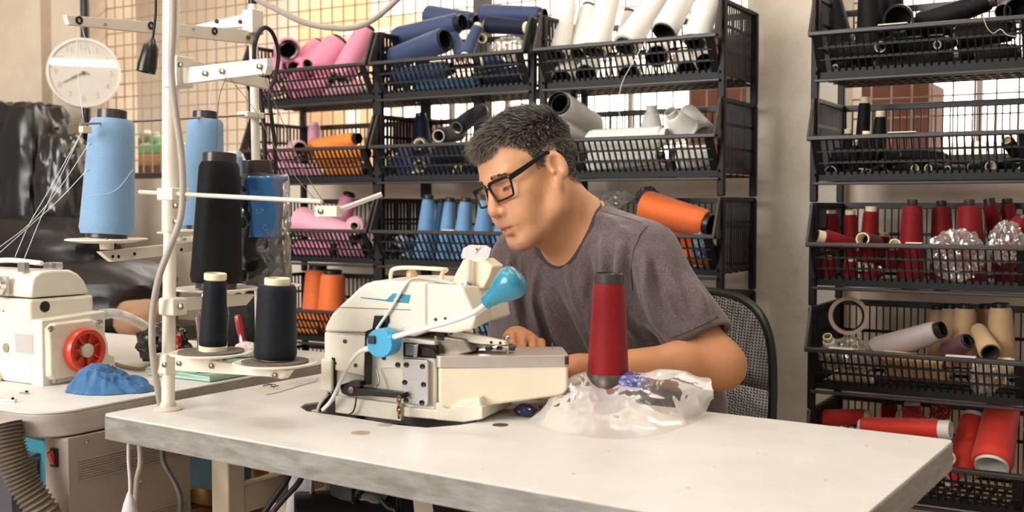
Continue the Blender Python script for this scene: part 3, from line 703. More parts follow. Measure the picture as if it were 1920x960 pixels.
put('in the lowest left basket', 'spools in the lowest left basket', [
    ('amber cone lying left', 'amber', 'black', (570, 755, 2.66), (640, 758, 2.66), 20, 15),
    ('amber cone lying right', 'amber', 'black', (640, 765, 2.62), (695, 768, 2.62), 20, 15),
])
put('in the heaped navy basket', 'spools in the top navy basket', [
    ('navy cone lying at the back, topmost left', 'navy', 'black', (800, 30, 2.80), (893, 40, 2.80), 21, 17),
    ('navy cone lying with open black end right', 'navy', 'black', (742, 72, 2.72), (868, 42, 2.70), 21, 20),
    ('navy cone at the front with wide black hole', 'navy', 'black', (836, 74, 2.62), (730, 112, 2.66), 24, 20, dict(tr=(0.030, 0.022), foot=0.02)),
    ('navy cone lying topmost at the right', 'navy', 'black', (902, 26, 2.76), (1022, 28, 2.76), 18, 16),
    ('dark navy cone under the topmost right one', 'dark navy', 'ivory', (912, 46, 2.70), (990, 52, 2.70), 17, 14),
    ('small navy spool leaning on end with ivory ends', 'navy', 'ivory', (873, 106, 2.60), (897, 46, 2.66), 14, 10, S),
    ('small navy spool tipped left with ivory end', 'navy', 'ivory', (868, 108, 2.66), (848, 62, 2.70), 14, 11, S),
    ('small ivory ended spool behind the leaning one', 'navy', 'ivory', (905, 72, 2.72), (880, 80, 2.80), 12, 12, S),
    ('navy cone lying in the lower left', 'navy', 'black', (738, 148, 2.66), (848, 128, 2.66), 20, 15),
    ('teal blue cone lying lowest in the middle', 'teal blue', 'black', (786, 166, 2.64), (905, 156, 2.64), 17, 13),
    ('dark navy cone lying at the lower right', 'dark navy', 'ivory', (985, 140, 2.66), (880, 152, 2.66), 18, 14),
    ('navy spool lying at the right', 'navy', 'ivory', (900, 118, 2.62), (980, 110, 2.70), 15, 12, S),
])
put('in the second navy basket', 'spools in the second navy basket', [
    ('dark navy cone standing at the back', 'dark navy', 'black', (795, 305, 2.76), (789, 212, 2.76), 19, 12),
    ('dark navy cone lying with silver end facing out', 'dark navy', 'silver', (822, 255, 2.62), (862, 248, 2.80), 16, 16, dict(foot=0.02)),
    ('dark navy cone lying on top with silver end', 'dark navy', 'silver', (856, 240, 2.64), (906, 205, 2.78), 16, 15, dict(foot=0.02)),
    ('small navy spool with ivory base at the front', 'navy', 'ivory', (786, 270, 2.62), (798, 280, 2.74), 14, 12, S),
    ('ivory ended blue spool at the left end', 'navy', 'ivory', (738, 292, 2.62), (764, 328, 2.64), 15, 12, S),
    ('navy spool slanting low at the left', 'navy', 'ivory', (758, 278, 2.64), (778, 330, 2.62), 13, 10, S),
    ('ivory ended spool lying in the middle', 'navy', 'ivory', (786, 312, 2.60), (812, 296, 2.72), 16, 14, S),
    ('dark navy cone lying at the bottom', 'dark navy', 'ivory', (860, 322, 2.64), (780, 326, 2.66), 16, 12, S),
    ('dark navy cone lying across the right half', 'dark navy', 'smoke', (815, 292, 2.66), (930, 288, 2.66), 18, 14),
    ('dark navy cone hidden low at the right', 'dark navy', 'ivory', (870, 316, 2.64), (960, 318, 2.64), 16, 13),
])
LB = [(798, 2.66, 'leftmost light blue cone', 21, 365), (824, 2.76, 'shaded light blue cone set back, second from the left', 17, 372), (838, 2.68, 'third light blue cone from the left', 19, 370), (868, 2.64, 'fourth light blue cone from the left', 21, 370), (905, 2.62, 'light blue cone behind the man\'s glasses', 22, 366), (942, 2.64, 'light blue cone behind the man\'s mouth', 22, 366), (982, 2.66, 'light blue cone hidden behind the man\'s chin', 22, 366)]
for u, y, lab, r, vt in LB:
    sp(lab + ' in the light blue basket', 'sky blue' if 'shaded' not in lab else 'teal blue', 'smoke', (u - 4, 497, y), (u + 6, vt, y), r, r * 0.55, 'light blue cones standing in a row')  # the set-back cone has its shade painted as darker thread
put('in the light blue basket', 'small spools in the light blue basket', [
    ('ivory ended spool low at the left', 'sky blue', 'ivory', (748, 452, 2.61), (776, 458, 2.72), 12, 10, S),
    ('ivory based spool lowest at the left', 'sky blue', 'ivory', (757, 486, 2.61), (784, 476, 2.72), 11, 10, S),
    ('blue spool lying low beside the ivory ones', 'navy', 'ivory', (756, 468, 2.68), (790, 478, 2.66), 10, 9, S),
])
put('in the basket behind the machine', 'sky blue spools behind the machine', [
    ('sky blue cone lying end-on with ivory tube', 'sky blue', 'ivory', (931, 598, 2.60), (925, 590, 2.78), 22, 18, dict(tr=(0.017, 0.014))),
    ('sky blue cone lying end-on by the man\'s sleeve', 'sky blue', 'ivory', (954, 602, 2.62), (948, 594, 2.80), 16, 14),
    ('sky blue cone lying along the left', 'sky blue', 'smoke', (870, 588, 2.66), (912, 575, 2.66), 24, 18),
    ('sky blue cone lying on the bottom', 'sky blue', 'smoke', (905, 625, 2.64), (1000, 625, 2.64), 22, 17),
    ('sky blue cone at the left end', 'sky blue', 'smoke', (760, 630, 2.66), (850, 620, 2.66), 22, 17),
])
put('in the top white basket', 'white cones in the top basket', [
    ('leftmost white cone leaning right', 'white', 'black', (1042, 105, 2.66), (1068, -4, 2.74), 25, 16),
    ('white cone set back, second from the left', 'white', 'smoke', (1086, 100, 2.72), (1104, 10, 2.80), 23, 16),
    ('tall white cone third from the left', 'white', 'smoke', (1112, 98, 2.64), (1150, -30, 2.74), 28, 20),
    ('white cone leaning right with dark base, fourth', 'white', 'black', (1170, 88, 2.60), (1242, -16, 2.76), 26, 20),
    ('white cone with wide black hole, fifth from the left', 'white', 'black', (1244, 62, 2.58), (1312, -60, 2.74), 26, 20, dict(tr=(0.029, 0.022), foot=0.02)),
    ('rightmost white cone against the basket side', 'white', 'black', (1302, 82, 2.62), (1342, -40, 2.72), 27, 20),
    ('small smoky topped white cone behind the fourth', 'white', 'smoke', (1170, 96, 2.80), (1180, 18, 2.82), 20, 13),
    ('lower white cone, dark base at far left', 'white', 'black', (1053, 150, 2.61), (1066, 118, 2.80), 22, 17, dict(tr=(0.026, 0.017))),
    ('lower white cone, dark base second from left', 'white', 'black', (1097, 140, 2.61), (1112, 112, 2.80), 22, 17, dict(tr=(0.026, 0.017))),
    ('lower white cone, dark base in the middle', 'white', 'black', (1180, 142, 2.61), (1170, 108, 2.80), 23, 17, dict(tr=(0.027, 0.017))),
    ('lower white cone, dark base right of the middle', 'white', 'black', (1232, 106, 2.60), (1238, 84, 2.80), 23, 18, dict(tr=(0.027, 0.018))),
    ('lower white cone, dark base at the lower right', 'white', 'black', (1288, 134, 2.61), (1280, 104, 2.80), 22, 17, dict(tr=(0.026, 0.017))),
    ('lower white cone, dark base at the far right', 'white', 'black', (1322, 118, 2.63), (1316, 92, 2.80), 20, 17, dict(tr=(0.023, 0.017))),
])
put('in the second white basket', 'white spools in the second basket', [
    ('upper white tube with wide black open end', 'white', 'black', (1046, 192, 2.57), (1116, 240, 2.80), 25, 24, dict(tr=(0.031, 0.026), foot=0.06)),
    ('lower white tube with black open end', 'white', 'black', (1040, 238, 2.57), (1098, 268, 2.78), 23, 22, dict(tr=(0.028, 0.024), foot=0.06)),
    ('long white cone lying along the front rim', 'white', 'white', (1104, 268, 2.64), (1252, 256, 2.64), 24, 21),
    ('white spool standing on end at the back', 'white', 'white', (1222, 252, 2.78), (1222, 198, 2.78), 24, 14, dict(thr=0.75)),
    ('round shouldered white spool tipped to the front', 'white', 'white', (1284, 248, 2.70), (1256, 208, 2.64), 30, 16, dict(thr=0.8)),
    ('white cone lying at the right behind the tipped spool', 'white', 'white', (1318, 250, 2.76), (1286, 205, 2.80), 24, 16),
    ('white cone lying in the middle layer', 'white', 'black', (1095, 306, 2.62), (1245, 292, 2.62), 20, 16, dict(foot=0.08, tr=(0.022, 0.012))),
    ('white cone lying on the bottom', 'white', 'white', (1120, 322, 2.70), (1250, 318, 2.70), 18, 15),
    ('white cone on the right with black base', 'white', 'black', (1262, 300, 2.62), (1340, 290, 2.64), 25, 20, dict(foot=0.12, tr=(0.030, 0.015))),
    ('pale cone lying at the lower right', 'white', 'white', (1270, 322, 2.68), (1335, 318, 2.68), 16, 14),
])
put('behind the man\'s shoulder', 'orange cones behind the shoulder', [
    ('big orange cone lying on its side', 'orange', 'black', (1206, 386, 2.64), (1334, 422, 2.62), 31, 26),
    ('orange cone lying low', 'orange', 'black', (1340, 478, 2.68), (1240, 470, 2.68), 24, 18),
    ('orange cone lying in the middle layer', 'orange', 'black', (1235, 438, 2.68), (1325, 446, 2.70), 18, 16),
])
put('in the top black basket', 'black cones in the top right basket', [
    ('leftmost black cone standing', 'black', 'black', (1580, 95, 2.72), (1556, -20, 2.74), 24, 17),
    ('black cone standing second from the left', 'black', 'black', (1632, 100, 2.70), (1630, -30, 2.70), 26, 20),
    ('black cone standing third from the left', 'black', 'black', (1676, 100, 2.76), (1672, -30, 2.76), 25, 19),
    ('black cone with its open base facing out', 'black', 'black', (1684, 36, 2.58), (1690, 28, 2.76), 27, 20, dict(tr=(0.0325, 0.022), foot=0.02)),
    ('long black cone lying to the right', 'black', 'smoke', (1720, 48, 2.68), (1866, -2, 2.66), 24, 18),
    ('black spool with thin rimmed base, right', 'black', 'smoke', (1880, 22, 2.59), (1890, 14, 2.74), 15, 14, dict(tr=(0.0165, 0.014))),
    ('large black cone at the right edge', 'black', 'smoke', (1908, 20, 2.58), (1918, 6, 2.74), 24, 20, dict(tr=(0.028, 0.02))),
    ('black cone lying across the bottom', 'black', 'smoke', (1640, 128, 2.64), (1800, 106, 2.64), 20, 15),
    ('ivory ended black spool low in the middle', 'black', 'ivory', (1650, 88, 2.60), (1672, 78, 2.70), 14, 12, S),
    ('ivory ended black spool right of the middle', 'black', 'ivory', (1757, 84, 2.60), (1790, 80, 2.66), 11, 10, S),
    ('black cone lying low at the right', 'black', 'black', (1830, 112, 2.64), (1915, 96, 2.64), 20, 16),
    ('broad black cone lying under the left cones', 'black', 'black', (1560, 104, 2.68), (1660, 96, 2.68), 24, 20),
    ('broad black cone lying under the open base', 'black', 'black', (1670, 96, 2.70), (1780, 82, 2.70), 24, 20),
    ('broad black cone lying under the long one', 'black', 'black', (1790, 70, 2.70), (1905, 56, 2.70), 24, 21),
    ('black cone lying deep at the back, middle', 'black', 'black', (1700, 62, 2.80), (1820, 50, 2.80), 22, 18),
    ('black cone lying deep at the back, left', 'black', 'black', (1590, 120, 2.80), (1690, 112, 2.80), 20, 17),
    ('black cone lying deep at the back, right', 'black', 'black', (1800, 108, 2.80), (1900, 98, 2.80), 22, 18),
    ('black spool low at the left with a pale end', 'black', 'ivory', (1566, 128, 2.61), (1600, 120, 2.68), 10, 9, S),
])
put('in the small black spool basket', 'small black spools', [
    ('tallest black spool with ivory top', 'black', 'ivory', (1616, 290, 2.72), (1622, 182, 2.72), 14, 11, dict(thr=0.89)),
    ('black spool with ivory top, second tallest', 'black', 'ivory', (1648, 300, 2.70), (1651, 208, 2.70), 14, 11, dict(thr=0.87)),
    ('black spool with pale top beside the tallest', 'black', 'ivory', (1590, 320, 2.70), (1590, 242, 2.70), 13, 9, dict(thr=0.88)),
    ('short black spool with ivory top at the rim', 'black', 'ivory', (1620, 318, 2.62), (1626, 246, 2.62), 13, 11, dict(thr=0.86)),
    ('ivory capped spool just below the rim, left', 'black', 'white', (1600, 332, 2.61), (1604, 262, 2.61), 12, 6, dict(thr=0.85)),
    ('end-on black spool with ivory ring, left corner', 'black', 'ivory', (1557, 322, 2.60), (1562, 318, 2.72), 14, 12, dict(foot=0.02, tr=(0.014, 0.012))),
    ('black spool lying with ivory ring, second along', 'black', 'ivory', (1624, 322, 2.60), (1650, 320, 2.70), 13, 11, S),
    ('black spool lying with ivory ring, third along', 'black', 'ivory', (1716, 316, 2.60), (1680, 318, 2.68), 11, 10, S),
    ('black spool lying with ivory ring, fourth along', 'black', 'ivory', (1740, 316, 2.61), (1774, 316, 2.68), 11, 10, S),
    ('black spool lying with ivory ring, fifth along', 'black', 'ivory', (1776, 318, 2.62), (1808, 318, 2.72), 10, 9, S),
    ('black spool lying with broad ivory end, right', 'black', 'ivory', (1858, 312, 2.60), (1822, 314, 2.70), 14, 12, S),
    ('ivory ended black spool under the rim, right', 'black', 'ivory', (1888, 262, 2.60), (1912, 300, 2.66), 12, 11, S),
    ('black cone lying behind in the middle', 'black', 'black', (1660, 300, 2.70), (1730, 296, 2.72), 20, 16),
    ('black cone lying along the front, left', 'black', 'black', (1560, 296, 2.66), (1650, 296, 2.66), 20, 17),
    ('black cone lying deep on the floor, left', 'black', 'black', (1570, 318, 2.78), (1660, 316, 2.78), 18, 16),
    ('black cone lying deep on the floor, middle', 'black', 'black', (1670, 318, 2.78), (1765, 316, 2.78), 18, 16),
    ('black cone lying deep on the floor, right', 'black', 'black', (1775, 318, 2.78), (1880, 314, 2.78), 18, 16),
    ('black cone lying across the middle', 'black', 'black', (1690, 292, 2.68), (1775, 298, 2.68), 17, 14),
    ('black cone lying behind at the right', 'black', 'black', (1880, 318, 2.66), (1915, 290, 2.72), 16, 14),
])
put('in the dark red basket', 'dark red spools', [
    ('left small dark red spool with ivory top', 'dark red', 'ivory', (1555, 470, 2.72), (1557, 394, 2.72), 19, 16, dict(thr=0.91, tr=(0.014, 0.0135))),
    ('middle small dark red spool with ivory top', 'dark red', 'ivory', (1598, 495, 2.72), (1594, 394, 2.72), 14, 12, dict(thr=0.91)),
    ('right small dark red spool with ivory top', 'dark red', 'ivory', (1626, 495, 2.70), (1634, 387, 2.70), 17, 14, dict(thr=0.91)),
    ('dark red spool lying with ivory base left', 'dark red', 'ivory', (1532, 442, 2.60), (1610, 462, 2.66), 16, 12, dict(foot=0.16)),
    ('dark red spool lying with ivory ring facing out', 'dark red', 'ivory', (1617, 448, 2.59), (1646, 456, 2.74), 14, 13, dict(foot=0.06, tr=(0.0150, 0.012))),
    ('dark red spool with ivory ring by the large cone', 'dark red', 'ivory', (1678, 456, 2.59), (1672, 500, 2.66), 14, 12, dict(foot=0.1)),
    ('dark red spool with ivory top set back', 'dark red', 'ivory', (1650, 510, 2.78), (1658, 436, 2.78), 13, 11, S),
    ('large dark red cone, leftmost of the tall ones', 'wine red', 'smoke', (1706, 545, 2.66), (1711, 374, 2.66), 26, 18, dict(thr=0.93, tr=(0.02, 0.0115))),
    ('large dark red cone second of the tall ones', 'wine red', 'smoke', (1768, 545, 2.74), (1765, 376, 2.74), 25, 17, dict(tr=(0.02, 0.0115))),
    ('large dark red cone third of the tall ones', 'wine red', 'smoke', (1822, 545, 2.66), (1817, 374, 2.66), 29, 21, dict(tr=(0.02, 0.0115))),
    ('dark red cone leaning left at the right', 'wine red', 'smoke', (1886, 535, 2.76), (1854, 372, 2.76), 19, 13),
    ('dark red cone in the back right corner', 'wine red', 'smoke', (1906, 535, 2.80), (1888, 372, 2.80), 18, 12),
    ('dark red cone leaning at the right edge', 'wine red', 'smoke', (1878, 500, 2.66), (1922, 405, 2.68), 22, 18),
    ('small dark red spool low at the left', 'dark red', 'ivory', (1552, 528, 2.62), (1555, 480, 2.62), 14, 12, dict(foot=0.14)),
    ('small dark red spool low with broad ivory base', 'dark red', 'ivory', (1592, 526, 2.61), (1596, 486, 2.62), 16, 12, dict(foot=0.2)),
    ('small dark red spool lying low in the middle', 'dark red', 'ivory', (1616, 528, 2.62), (1655, 505, 2.64), 13, 11, S),
])
put('in the tan basket', 'tan and grey spools', [
    ('large mauve grey cone lying with black tube', 'mauve grey', 'black', (1640, 660, 2.66), (1768, 617, 2.60), 27, 20, dict(thr=0.92)),
    ('tan cone standing, leftmost at the back', 'tan', 'black', (1762, 690, 2.80), (1758, 572, 2.80), 22, 15),
    ('tan cone standing second at the back', 'tan', 'black', (1785, 690, 2.76), (1783, 570, 2.76), 23, 17),
    ('tan cone standing with shiny black top', 'tan', 'black', (1806, 690, 2.70), (1810, 570, 2.70), 25, 19),
    ('tan cone set back on the right', 'tan', 'black', (1852, 690, 2.78), (1850, 570, 2.78), 24, 18),
    ('tallest tan cone standing at the right', 'tan', 'black', (1878, 695, 2.68), (1876, 568, 2.68), 27, 20),
    ('sand coloured spool tipped forward', 'sand', 'smoke', (1857, 662, 2.58), (1832, 614, 2.68), 20, 14, dict(tr=(0.0195, 0.012), foot=0.03)),
    ('plum coloured spool with black end', 'plum', 'black', (1776, 662, 2.64), (1816, 638, 2.60), 20, 17),
    ('cream card tube lying along the rim', 'sand', 'smoke', (1652, 668, 2.60), (1772, 682, 2.60), 13, 13, dict(thr=0.97)),
    ('orange brown spool lying under the card tube', 'tan', 'smoke', (1660, 694, 2.62), (1790, 704, 2.62), 12, 11),
    ('cream spool lying at the lower right', 'cream', 'white', (1826, 690, 2.62), (1904, 684, 2.62), 18, 15),
    ('sand spool lying at the bottom right', 'sand', 'white', (1826, 716, 2.64), (1890, 712, 2.64), 15, 12),
    ('sand spool lying at the bottom left', 'sand', 'white', (1560, 712, 2.64), (1640, 716, 2.64), 13, 11),
])
put('in the scarlet basket', 'scarlet cones', [
    ('scarlet spool lying at the left', 'scarlet', 'ivory', (1538, 785, 2.70), (1632, 780, 2.70), 17, 14, dict(thr=0.9)),
    ('long scarlet cone lying with white end right', 'scarlet', 'white', (1612, 800, 2.62), (1783, 806, 2.60), 18, 20, dict(thr=0.88, tr=(0.017, 0.0215))),
    ('huge scarlet cone tipped toward the front', 'scarlet', 'white', (1859, 876, 2.58), (1882, 752, 2.74), 38, 30, dict(tr=(0.036, 0.024), foot=0.04)),
    ('scarlet cone beside the huge one', 'scarlet', 'white', (1804, 890, 2.66), (1826, 775, 2.74), 32, 22),
    ('scarlet spool lying tipped with white rim', 'scarlet', 'white', (1684, 778, 2.70), (1740, 795, 2.74), 14, 12, S),
    ('scarlet cone standing behind with white top', 'scarlet', 'white', (1712, 830, 2.78), (1710, 754, 2.78), 24, 16, dict(tr=(0.018, 0.018))),
    ('dark red cone standing in the shade', 'wine red', 'black', (1668, 830, 2.80), (1668, 752, 2.80), 18, 14),
    ('small ivory ended spool by the table corner', 'cream', 'ivory', (1780, 860, 2.60), (1762, 852, 2.72), 14, 12, S),
    ('scarlet spool low with a white base', 'scarlet', 'white', (1772, 900, 2.62), (1800, 878, 2.66), 18, 14),
])
# tape roll
c = PY(1591, 592, 2.66); e = thing('tape_roll', 'large beige tape roll standing on edge in the tan basket', 'tape roll', c)
rr = 36 * depth(c) / FPX; ax = Vector((0.30, -1, 0.12)).normalized()
MB().lathe([(rr * 0.80, 0), (rr, 0), (rr, 0.045), (rr * 0.80, 0.045), (rr * 0.80, 0)], c - ax * 0.045, ax, 40, cap=False).build('tape', mat('beige tape', (190, 164, 142), 0.5), e, smooth=40)
MB().lathe([(rr * 0.74, 0.001), (rr * 0.80, 0.001), (rr * 0.80, 0.044), (rr * 0.74, 0.044), (rr * 0.74, 0.001)], c - ax * 0.045, ax, 40, cap=False).build('core', M_hole, e, smooth=40)

# plastic film lying in the baskets
def crumple(name, label, c, rx, ry, rz, m, seed, cat='plastic bag', n=30, amp=0.35, sharp=4.0, boxy=2.0, fine=0.45):
    c = Vector(c); P = []; pts = []
    for i in range(n + 1):
        t = math.pi * i / n
        for k in range(n * 2): p = 2 * math.pi * k / (n * 2); pts.append((math.sin(t) * math.cos(p), math.sin(t) * math.sin(p), math.cos(t)))
    A = np.array(pts); A = A / (np.abs(A) ** boxy).sum(1)[:, None] ** (1 / boxy)
    d = 1 + amp * (0.55 * ridged(A, sharp * 0.7, 2, seed) + fine * ridged(A, sharp * 1.9, 2, seed + 5) - 0.7) + amp * 0.9 * fbm(A, 1.6, 2, seed + 3)
    V = A * d[:, None] * np.array([rx, ry, rz]) + np.array(c); s = n * 2
    m_ = MB().add(V.tolist(), [(i * s + k, (i + 1) * s + k, (i + 1) * s + (k + 1) % s, i * s + (k + 1) % s) for i in range(n) for k in range(s)])
    return tag(m_.build(name, m, smooth=25), label, cat)
M_film = film_mat('clear film', 0.8); M_film2 = film_mat('crinkled clear film', 0.78, milky=0.4)
crumple('plastic_bag', 'crumpled clear bag among the dark red cones, left one', PY(1795, 478, 2.605), 0.060, 0.026, 0.058, M_film2, 1)
crumple('plastic_bag', 'crumpled clear bag among the dark red cones, right one', PY(1888, 455, 2.60), 0.036, 0.028, 0.045, M_film2, 2)
crumple('plastic_bag', 'clear bag of small white spools in the tan basket', PY(1592, 668, 2.63), 0.068, 0.04, 0.045, M_film2, 3)
put('inside the clear bag in the tan basket', 'white spools in the clear bag', [
    ('cream tube spool tipped up', 'white', 'ivory', (1560, 660, 2.64), (1551, 630, 2.60), 15, 11, dict(thr=0.75)),
    ('smaller cream tube spool', 'white', 'ivory', (1612, 680, 2.66), (1602, 650, 2.61), 14, 10, dict(thr=0.75))])
crumple('plastic_bag', 'glinting clear film in the tan basket corner', PY(1845, 710, 2.605), 0.03, 0.02, 0.04, M_film2, 4)
crumple('plastic_bag', 'small shiny red foil ball in the scarlet basket', PY(1765, 772, 2.72), 0.022, 0.02, 0.026, mat('red foil', (130, 24, 24), 0.2, coat=1.0), 5)
crumple('plastic_bag', 'clear film over the navy spools at the right end', PY(955, 92, 2.63), 0.055, 0.04, 0.035, M_film2, 6)
crumple('plastic_bag', 'bunched clear film behind the man\'s neck', PY(1152, 372, 2.66), 0.045, 0.04, 0.026, M_film2, 7)
crumple('plastic_bag', 'dark shiny film beside the big orange cone', PY(1215, 372, 2.72), 0.035, 0.03, 0.03, film_mat('smoky film', 0.7, (120, 112, 104)), 8)
crumple('plastic_bag', 'small clear bag with blue beads below the big orange cone', PY(1312, 462, 2.60), 0.022, 0.018, 0.036, mat('blue white packet', (60, 110, 160), 0.25, rgb2=(200, 200, 200), vscale=60), 9)
# paper price strips and a loose thread on the rims
for (u, v, w_, lab, y) in [(1672, 24.5 + 27, 0.062, 'top right basket', 2.539), (1712, 458, 0.035, 'dark red basket', 2.539), (1575, 653, 0.055, 'tan basket left half', 2.539), (1800, 667, 0.062, 'tan basket right half', 2.539), (838, 436, 0.04, 'light blue basket', 2.539), (815, 113, 0.04, 'heaped navy basket', 2.539), (1690, 247, 0.06, 'small black spool basket', 2.539)]:
    p = PY(u, v, y); zr = min(rowsR + rowsC, key=lambda q: abs(q - p.z)); 
    tag(MB().box((p.x, 2.553, zr + 0.0035), (w_, 0.02, 0.0025)).build('paper_strip', mat('white paper strip', (226, 214, 204), 0.8), smooth=0), 'white paper strip on the front rim of the %s' % lab, 'paper strip')
tag(MB().tube(smooth_path([PY(1210, 78, 2.53), PY(1186, 118, 2.52), PY(1165, 160, 2.53), PY(1160, 205, 2.54), PY(1168, 228, 2.56)], 10), 0.0011, 6).build('loose_thread', M_wcable, smooth=180), 'loose white thread hanging from the top white basket', 'thread')
tag(MB().tube(smooth_path([PY(1842, 25, 2.53), PY(1850, 50, 2.525), PY(1862, 62, 2.53), PY(1876, 55, 2.53), PY(1890, 66, 2.528), PY(1918, 70, 2.53)], 10), 0.0012, 6).build('loose_thread', M_gcable, smooth=180), 'loose grey thread over the rim of the top black basket', 'thread')
# ------------------------------------------------------------------ thread stand on the work table
def pxlen(n, d): return n * d / FPX
XS1 = PZ(315, 768, ZT); Y1 = XS1.y; X1 = XS1.x
st1 = thing('thread_stand', 'cream two-arm thread stand bolted to the work table corner', 'thread stand', XS1)
top1 = PD(321, -60, 1.80)
j1 = PD(319, 432, 1.825)
MB().cyl(XS1 + Vector((0, 0, 0.004)), j1, 0.0108, seg=24).build('lower_pole', M_cream, st1)
MB().cyl(j1 - (top1 - j1) * 0.004, top1, 0.0136, seg=24).build('upper_pole', M_cream, st1)
MB().lathe([(0.024, 0), (0.024, 0.0022), (0.0205, 0.0045), (0.0135, 0.006), (0.0125, 0.012), (0, 0.012)], XS1 + Vector((0, 0, 0.0003)), seg=32).build('base_flange', mat('flange enamel', (204, 194, 176), 0.4), st1, smooth=30)
def polebx(v, d0=1.83):  # centre of the pole at photo row v
    t = (768 - v) / 828.0; return XS1 + (top1 - XS1) * ((768 - v) / (768 + 60.0))
# lower arm (runs along the table)
PA = lambda u, v, y=Y1 - 0.008: PY(u, v, y)
arm = MB().prism([PA(328, 668), PA(470, 686), PA(540, 695), PA(528, 711), PA(508, 707), PA(328, 695)], (0, 0.016, 0)).build('lower_arm', M_cream, st1, smooth=0, bevel=0.0012)
c = PA(316, 680, Y1); MB().box(c, (0.025, 0.034, 0.034)).build('lower_collar', M_cream, st1, smooth=0, bevel=0.003)
for u, v in ((310, 684), (337, 681), (398, 686), (517, 704)):
    MB().lathe([(0.0042, 0), (0.0042, 0.004), (0.002, 0.005), (0, 0.005)], PA(u, v, Y1 - (0.017 if u < 330 else 0.008)), (0, -1, 0), 10).build('bolt', M_screw, st1)
def dish(par, c, r, m, pad=None):
    MB().lathe([(0.012, -0.018), (0.013, -0.006), (r * 0.6, -0.006), (r, -0.001), (r, 0.001), (r * 0.96, 0.002), (r * 0.7, -0.001), (0.0, -0.001)], c, seg=40).build('spool_dish', m, par, smooth=30)
    MB().cyl(Vector(c) + Vector((0, 0, -0.001)), Vector(c) + Vector((0, 0, 0.10)), 0.003, seg=8).build('spool_pin', M_steel, par)
    if pad: MB().lathe([(r * 0.80, -0.0005), (r * 0.80, 0.0035), (0, 0.0035)], c, seg=36).build('foam_pad', pad, par, smooth=30)
M_pad = mat('grey felt pad', (104, 94, 86), 0.95, var=0.3, vscale=90)
d1c = PA(396, 661, Y1); d2c = PA(516, 680, Y1)
dish(st1, d1c, pxlen(76, depth(d1c)), M_cream, M_pad); dish(st1, d2c, pxlen(78, depth(d2c)), M_cream, M_pad)
# upper arm (runs back from the pole)
PB = lambda u, v, x=X1 + 0.008: PX(u, v, x)
MB().prism([PB(346, 559), PB(480, 551), PB(463, 572), PB(346, 583)], (-0.016, 0, 0)).build('upper_arm', M_cream, st1, smooth=0, bevel=0.0012)
c = PA(321, 574, Y1); MB().box(c + Vector((0.004, 0, 0)), (0.036, 0.032, 0.029)).build('upper_collar', M_cream, st1, smooth=0, bevel=0.004)
MB().lathe([(0.0055, 0), (0.0055, 0.004), (0, 0.006)], PA(340, 575, Y1 - 0.016), (0, -1, 0), 10).build('bolt', M_screw, st1)
u1c = PX(405, 541, X1); u2c = PX(492, 536, X1)
dish(st1, u1c, pxlen(78, depth(u1c)), M_cream); dish(st1, u2c, pxlen(72, depth(u2c)), M_cream)
for dc in (u1c, u2c): MB().cyl(dc + Vector((0, 0, -0.03)), dc, 0.010, seg=16).build('dish_stem', M_cream, st1)
# thread guide rod with end block
MB().cyl(PA(262, 360, Y1 - 0.016), PA(603, 378, Y1 - 0.016), 0.0036, seg=12).build('guide_rod', mat('pale rod', (222, 214, 200), 0.3, metal=0.3), st1)
MB().box(PA(325, 364, Y1 - 0.008), (0.036, 0.038, 0.020)).build('rod_clamp', M_cream, st1, smooth=0, bevel=0.002)
for v in (386, 416): MB().lathe([(0.0045, 0), (0.0045, 0.003), (0.002, 0.004), (0, 0.004)], PA(330, v, Y1 - 0.015), (0, -1, 0), 12).build('bolt', M_screw, st1)
blk = PA(616, 396, Y1 - 0.016); MB().box(blk, (0.042, 0.014, 0.016)).build('end_block', M_ivory, st1, smooth=0, bevel=0.0012)
MB().lathe([(0.0045, 0), (0.0045, 0.003), (0.002, 0.004), (0, 0.004)], PA(602, 396, Y1 - 0.023), (0, -1, 0), 12).build('bolt', M_screw, st1)
MB().cyl(PA(630, 396, Y1 - 0.016), PA(716, 364, Y1 + 0.02), 0.0042, 0.0036, seg=12).build('swing_rod', mat('silver rod', (216, 208, 198), 0.28, metal=0.5), st1)
# upper guide arms
MB().prism([PA(336, 128), PA(500, 109), PA(501, 124), PA(497, 138), PA(345, 157), PA(336, 150)], (0, 0.014, 0)).build('guide_arm', M_white, st1, smooth=0, bevel=0.0012)
MB().prism([PB(338, 108), PB(402, 122), PB(505, 148), PB(505, 167), PB(400, 146), PB(338, 128)], (-0.012, 0, 0)).build('guide_arm', M_cream2, st1, smooth=0, bevel=0.0012)
MB().box(PA(334, 136, Y1), (0.034, 0.036, 0.05)).build('guide_collar', M_cream, st1, smooth=0, bevel=0.003)
for u, v in ((340, 122), (386, 138), (488, 125), (418, 134)): MB().lathe([(0.0045, 0), (0.0045, 0.004), (0.002, 0.005), (0, 0.005)], PA(u, v, Y1 - 0.009 if u > 345 else Y1 - 0.018), (0, -1, 0), 10).build('bolt', M_screw, st1)

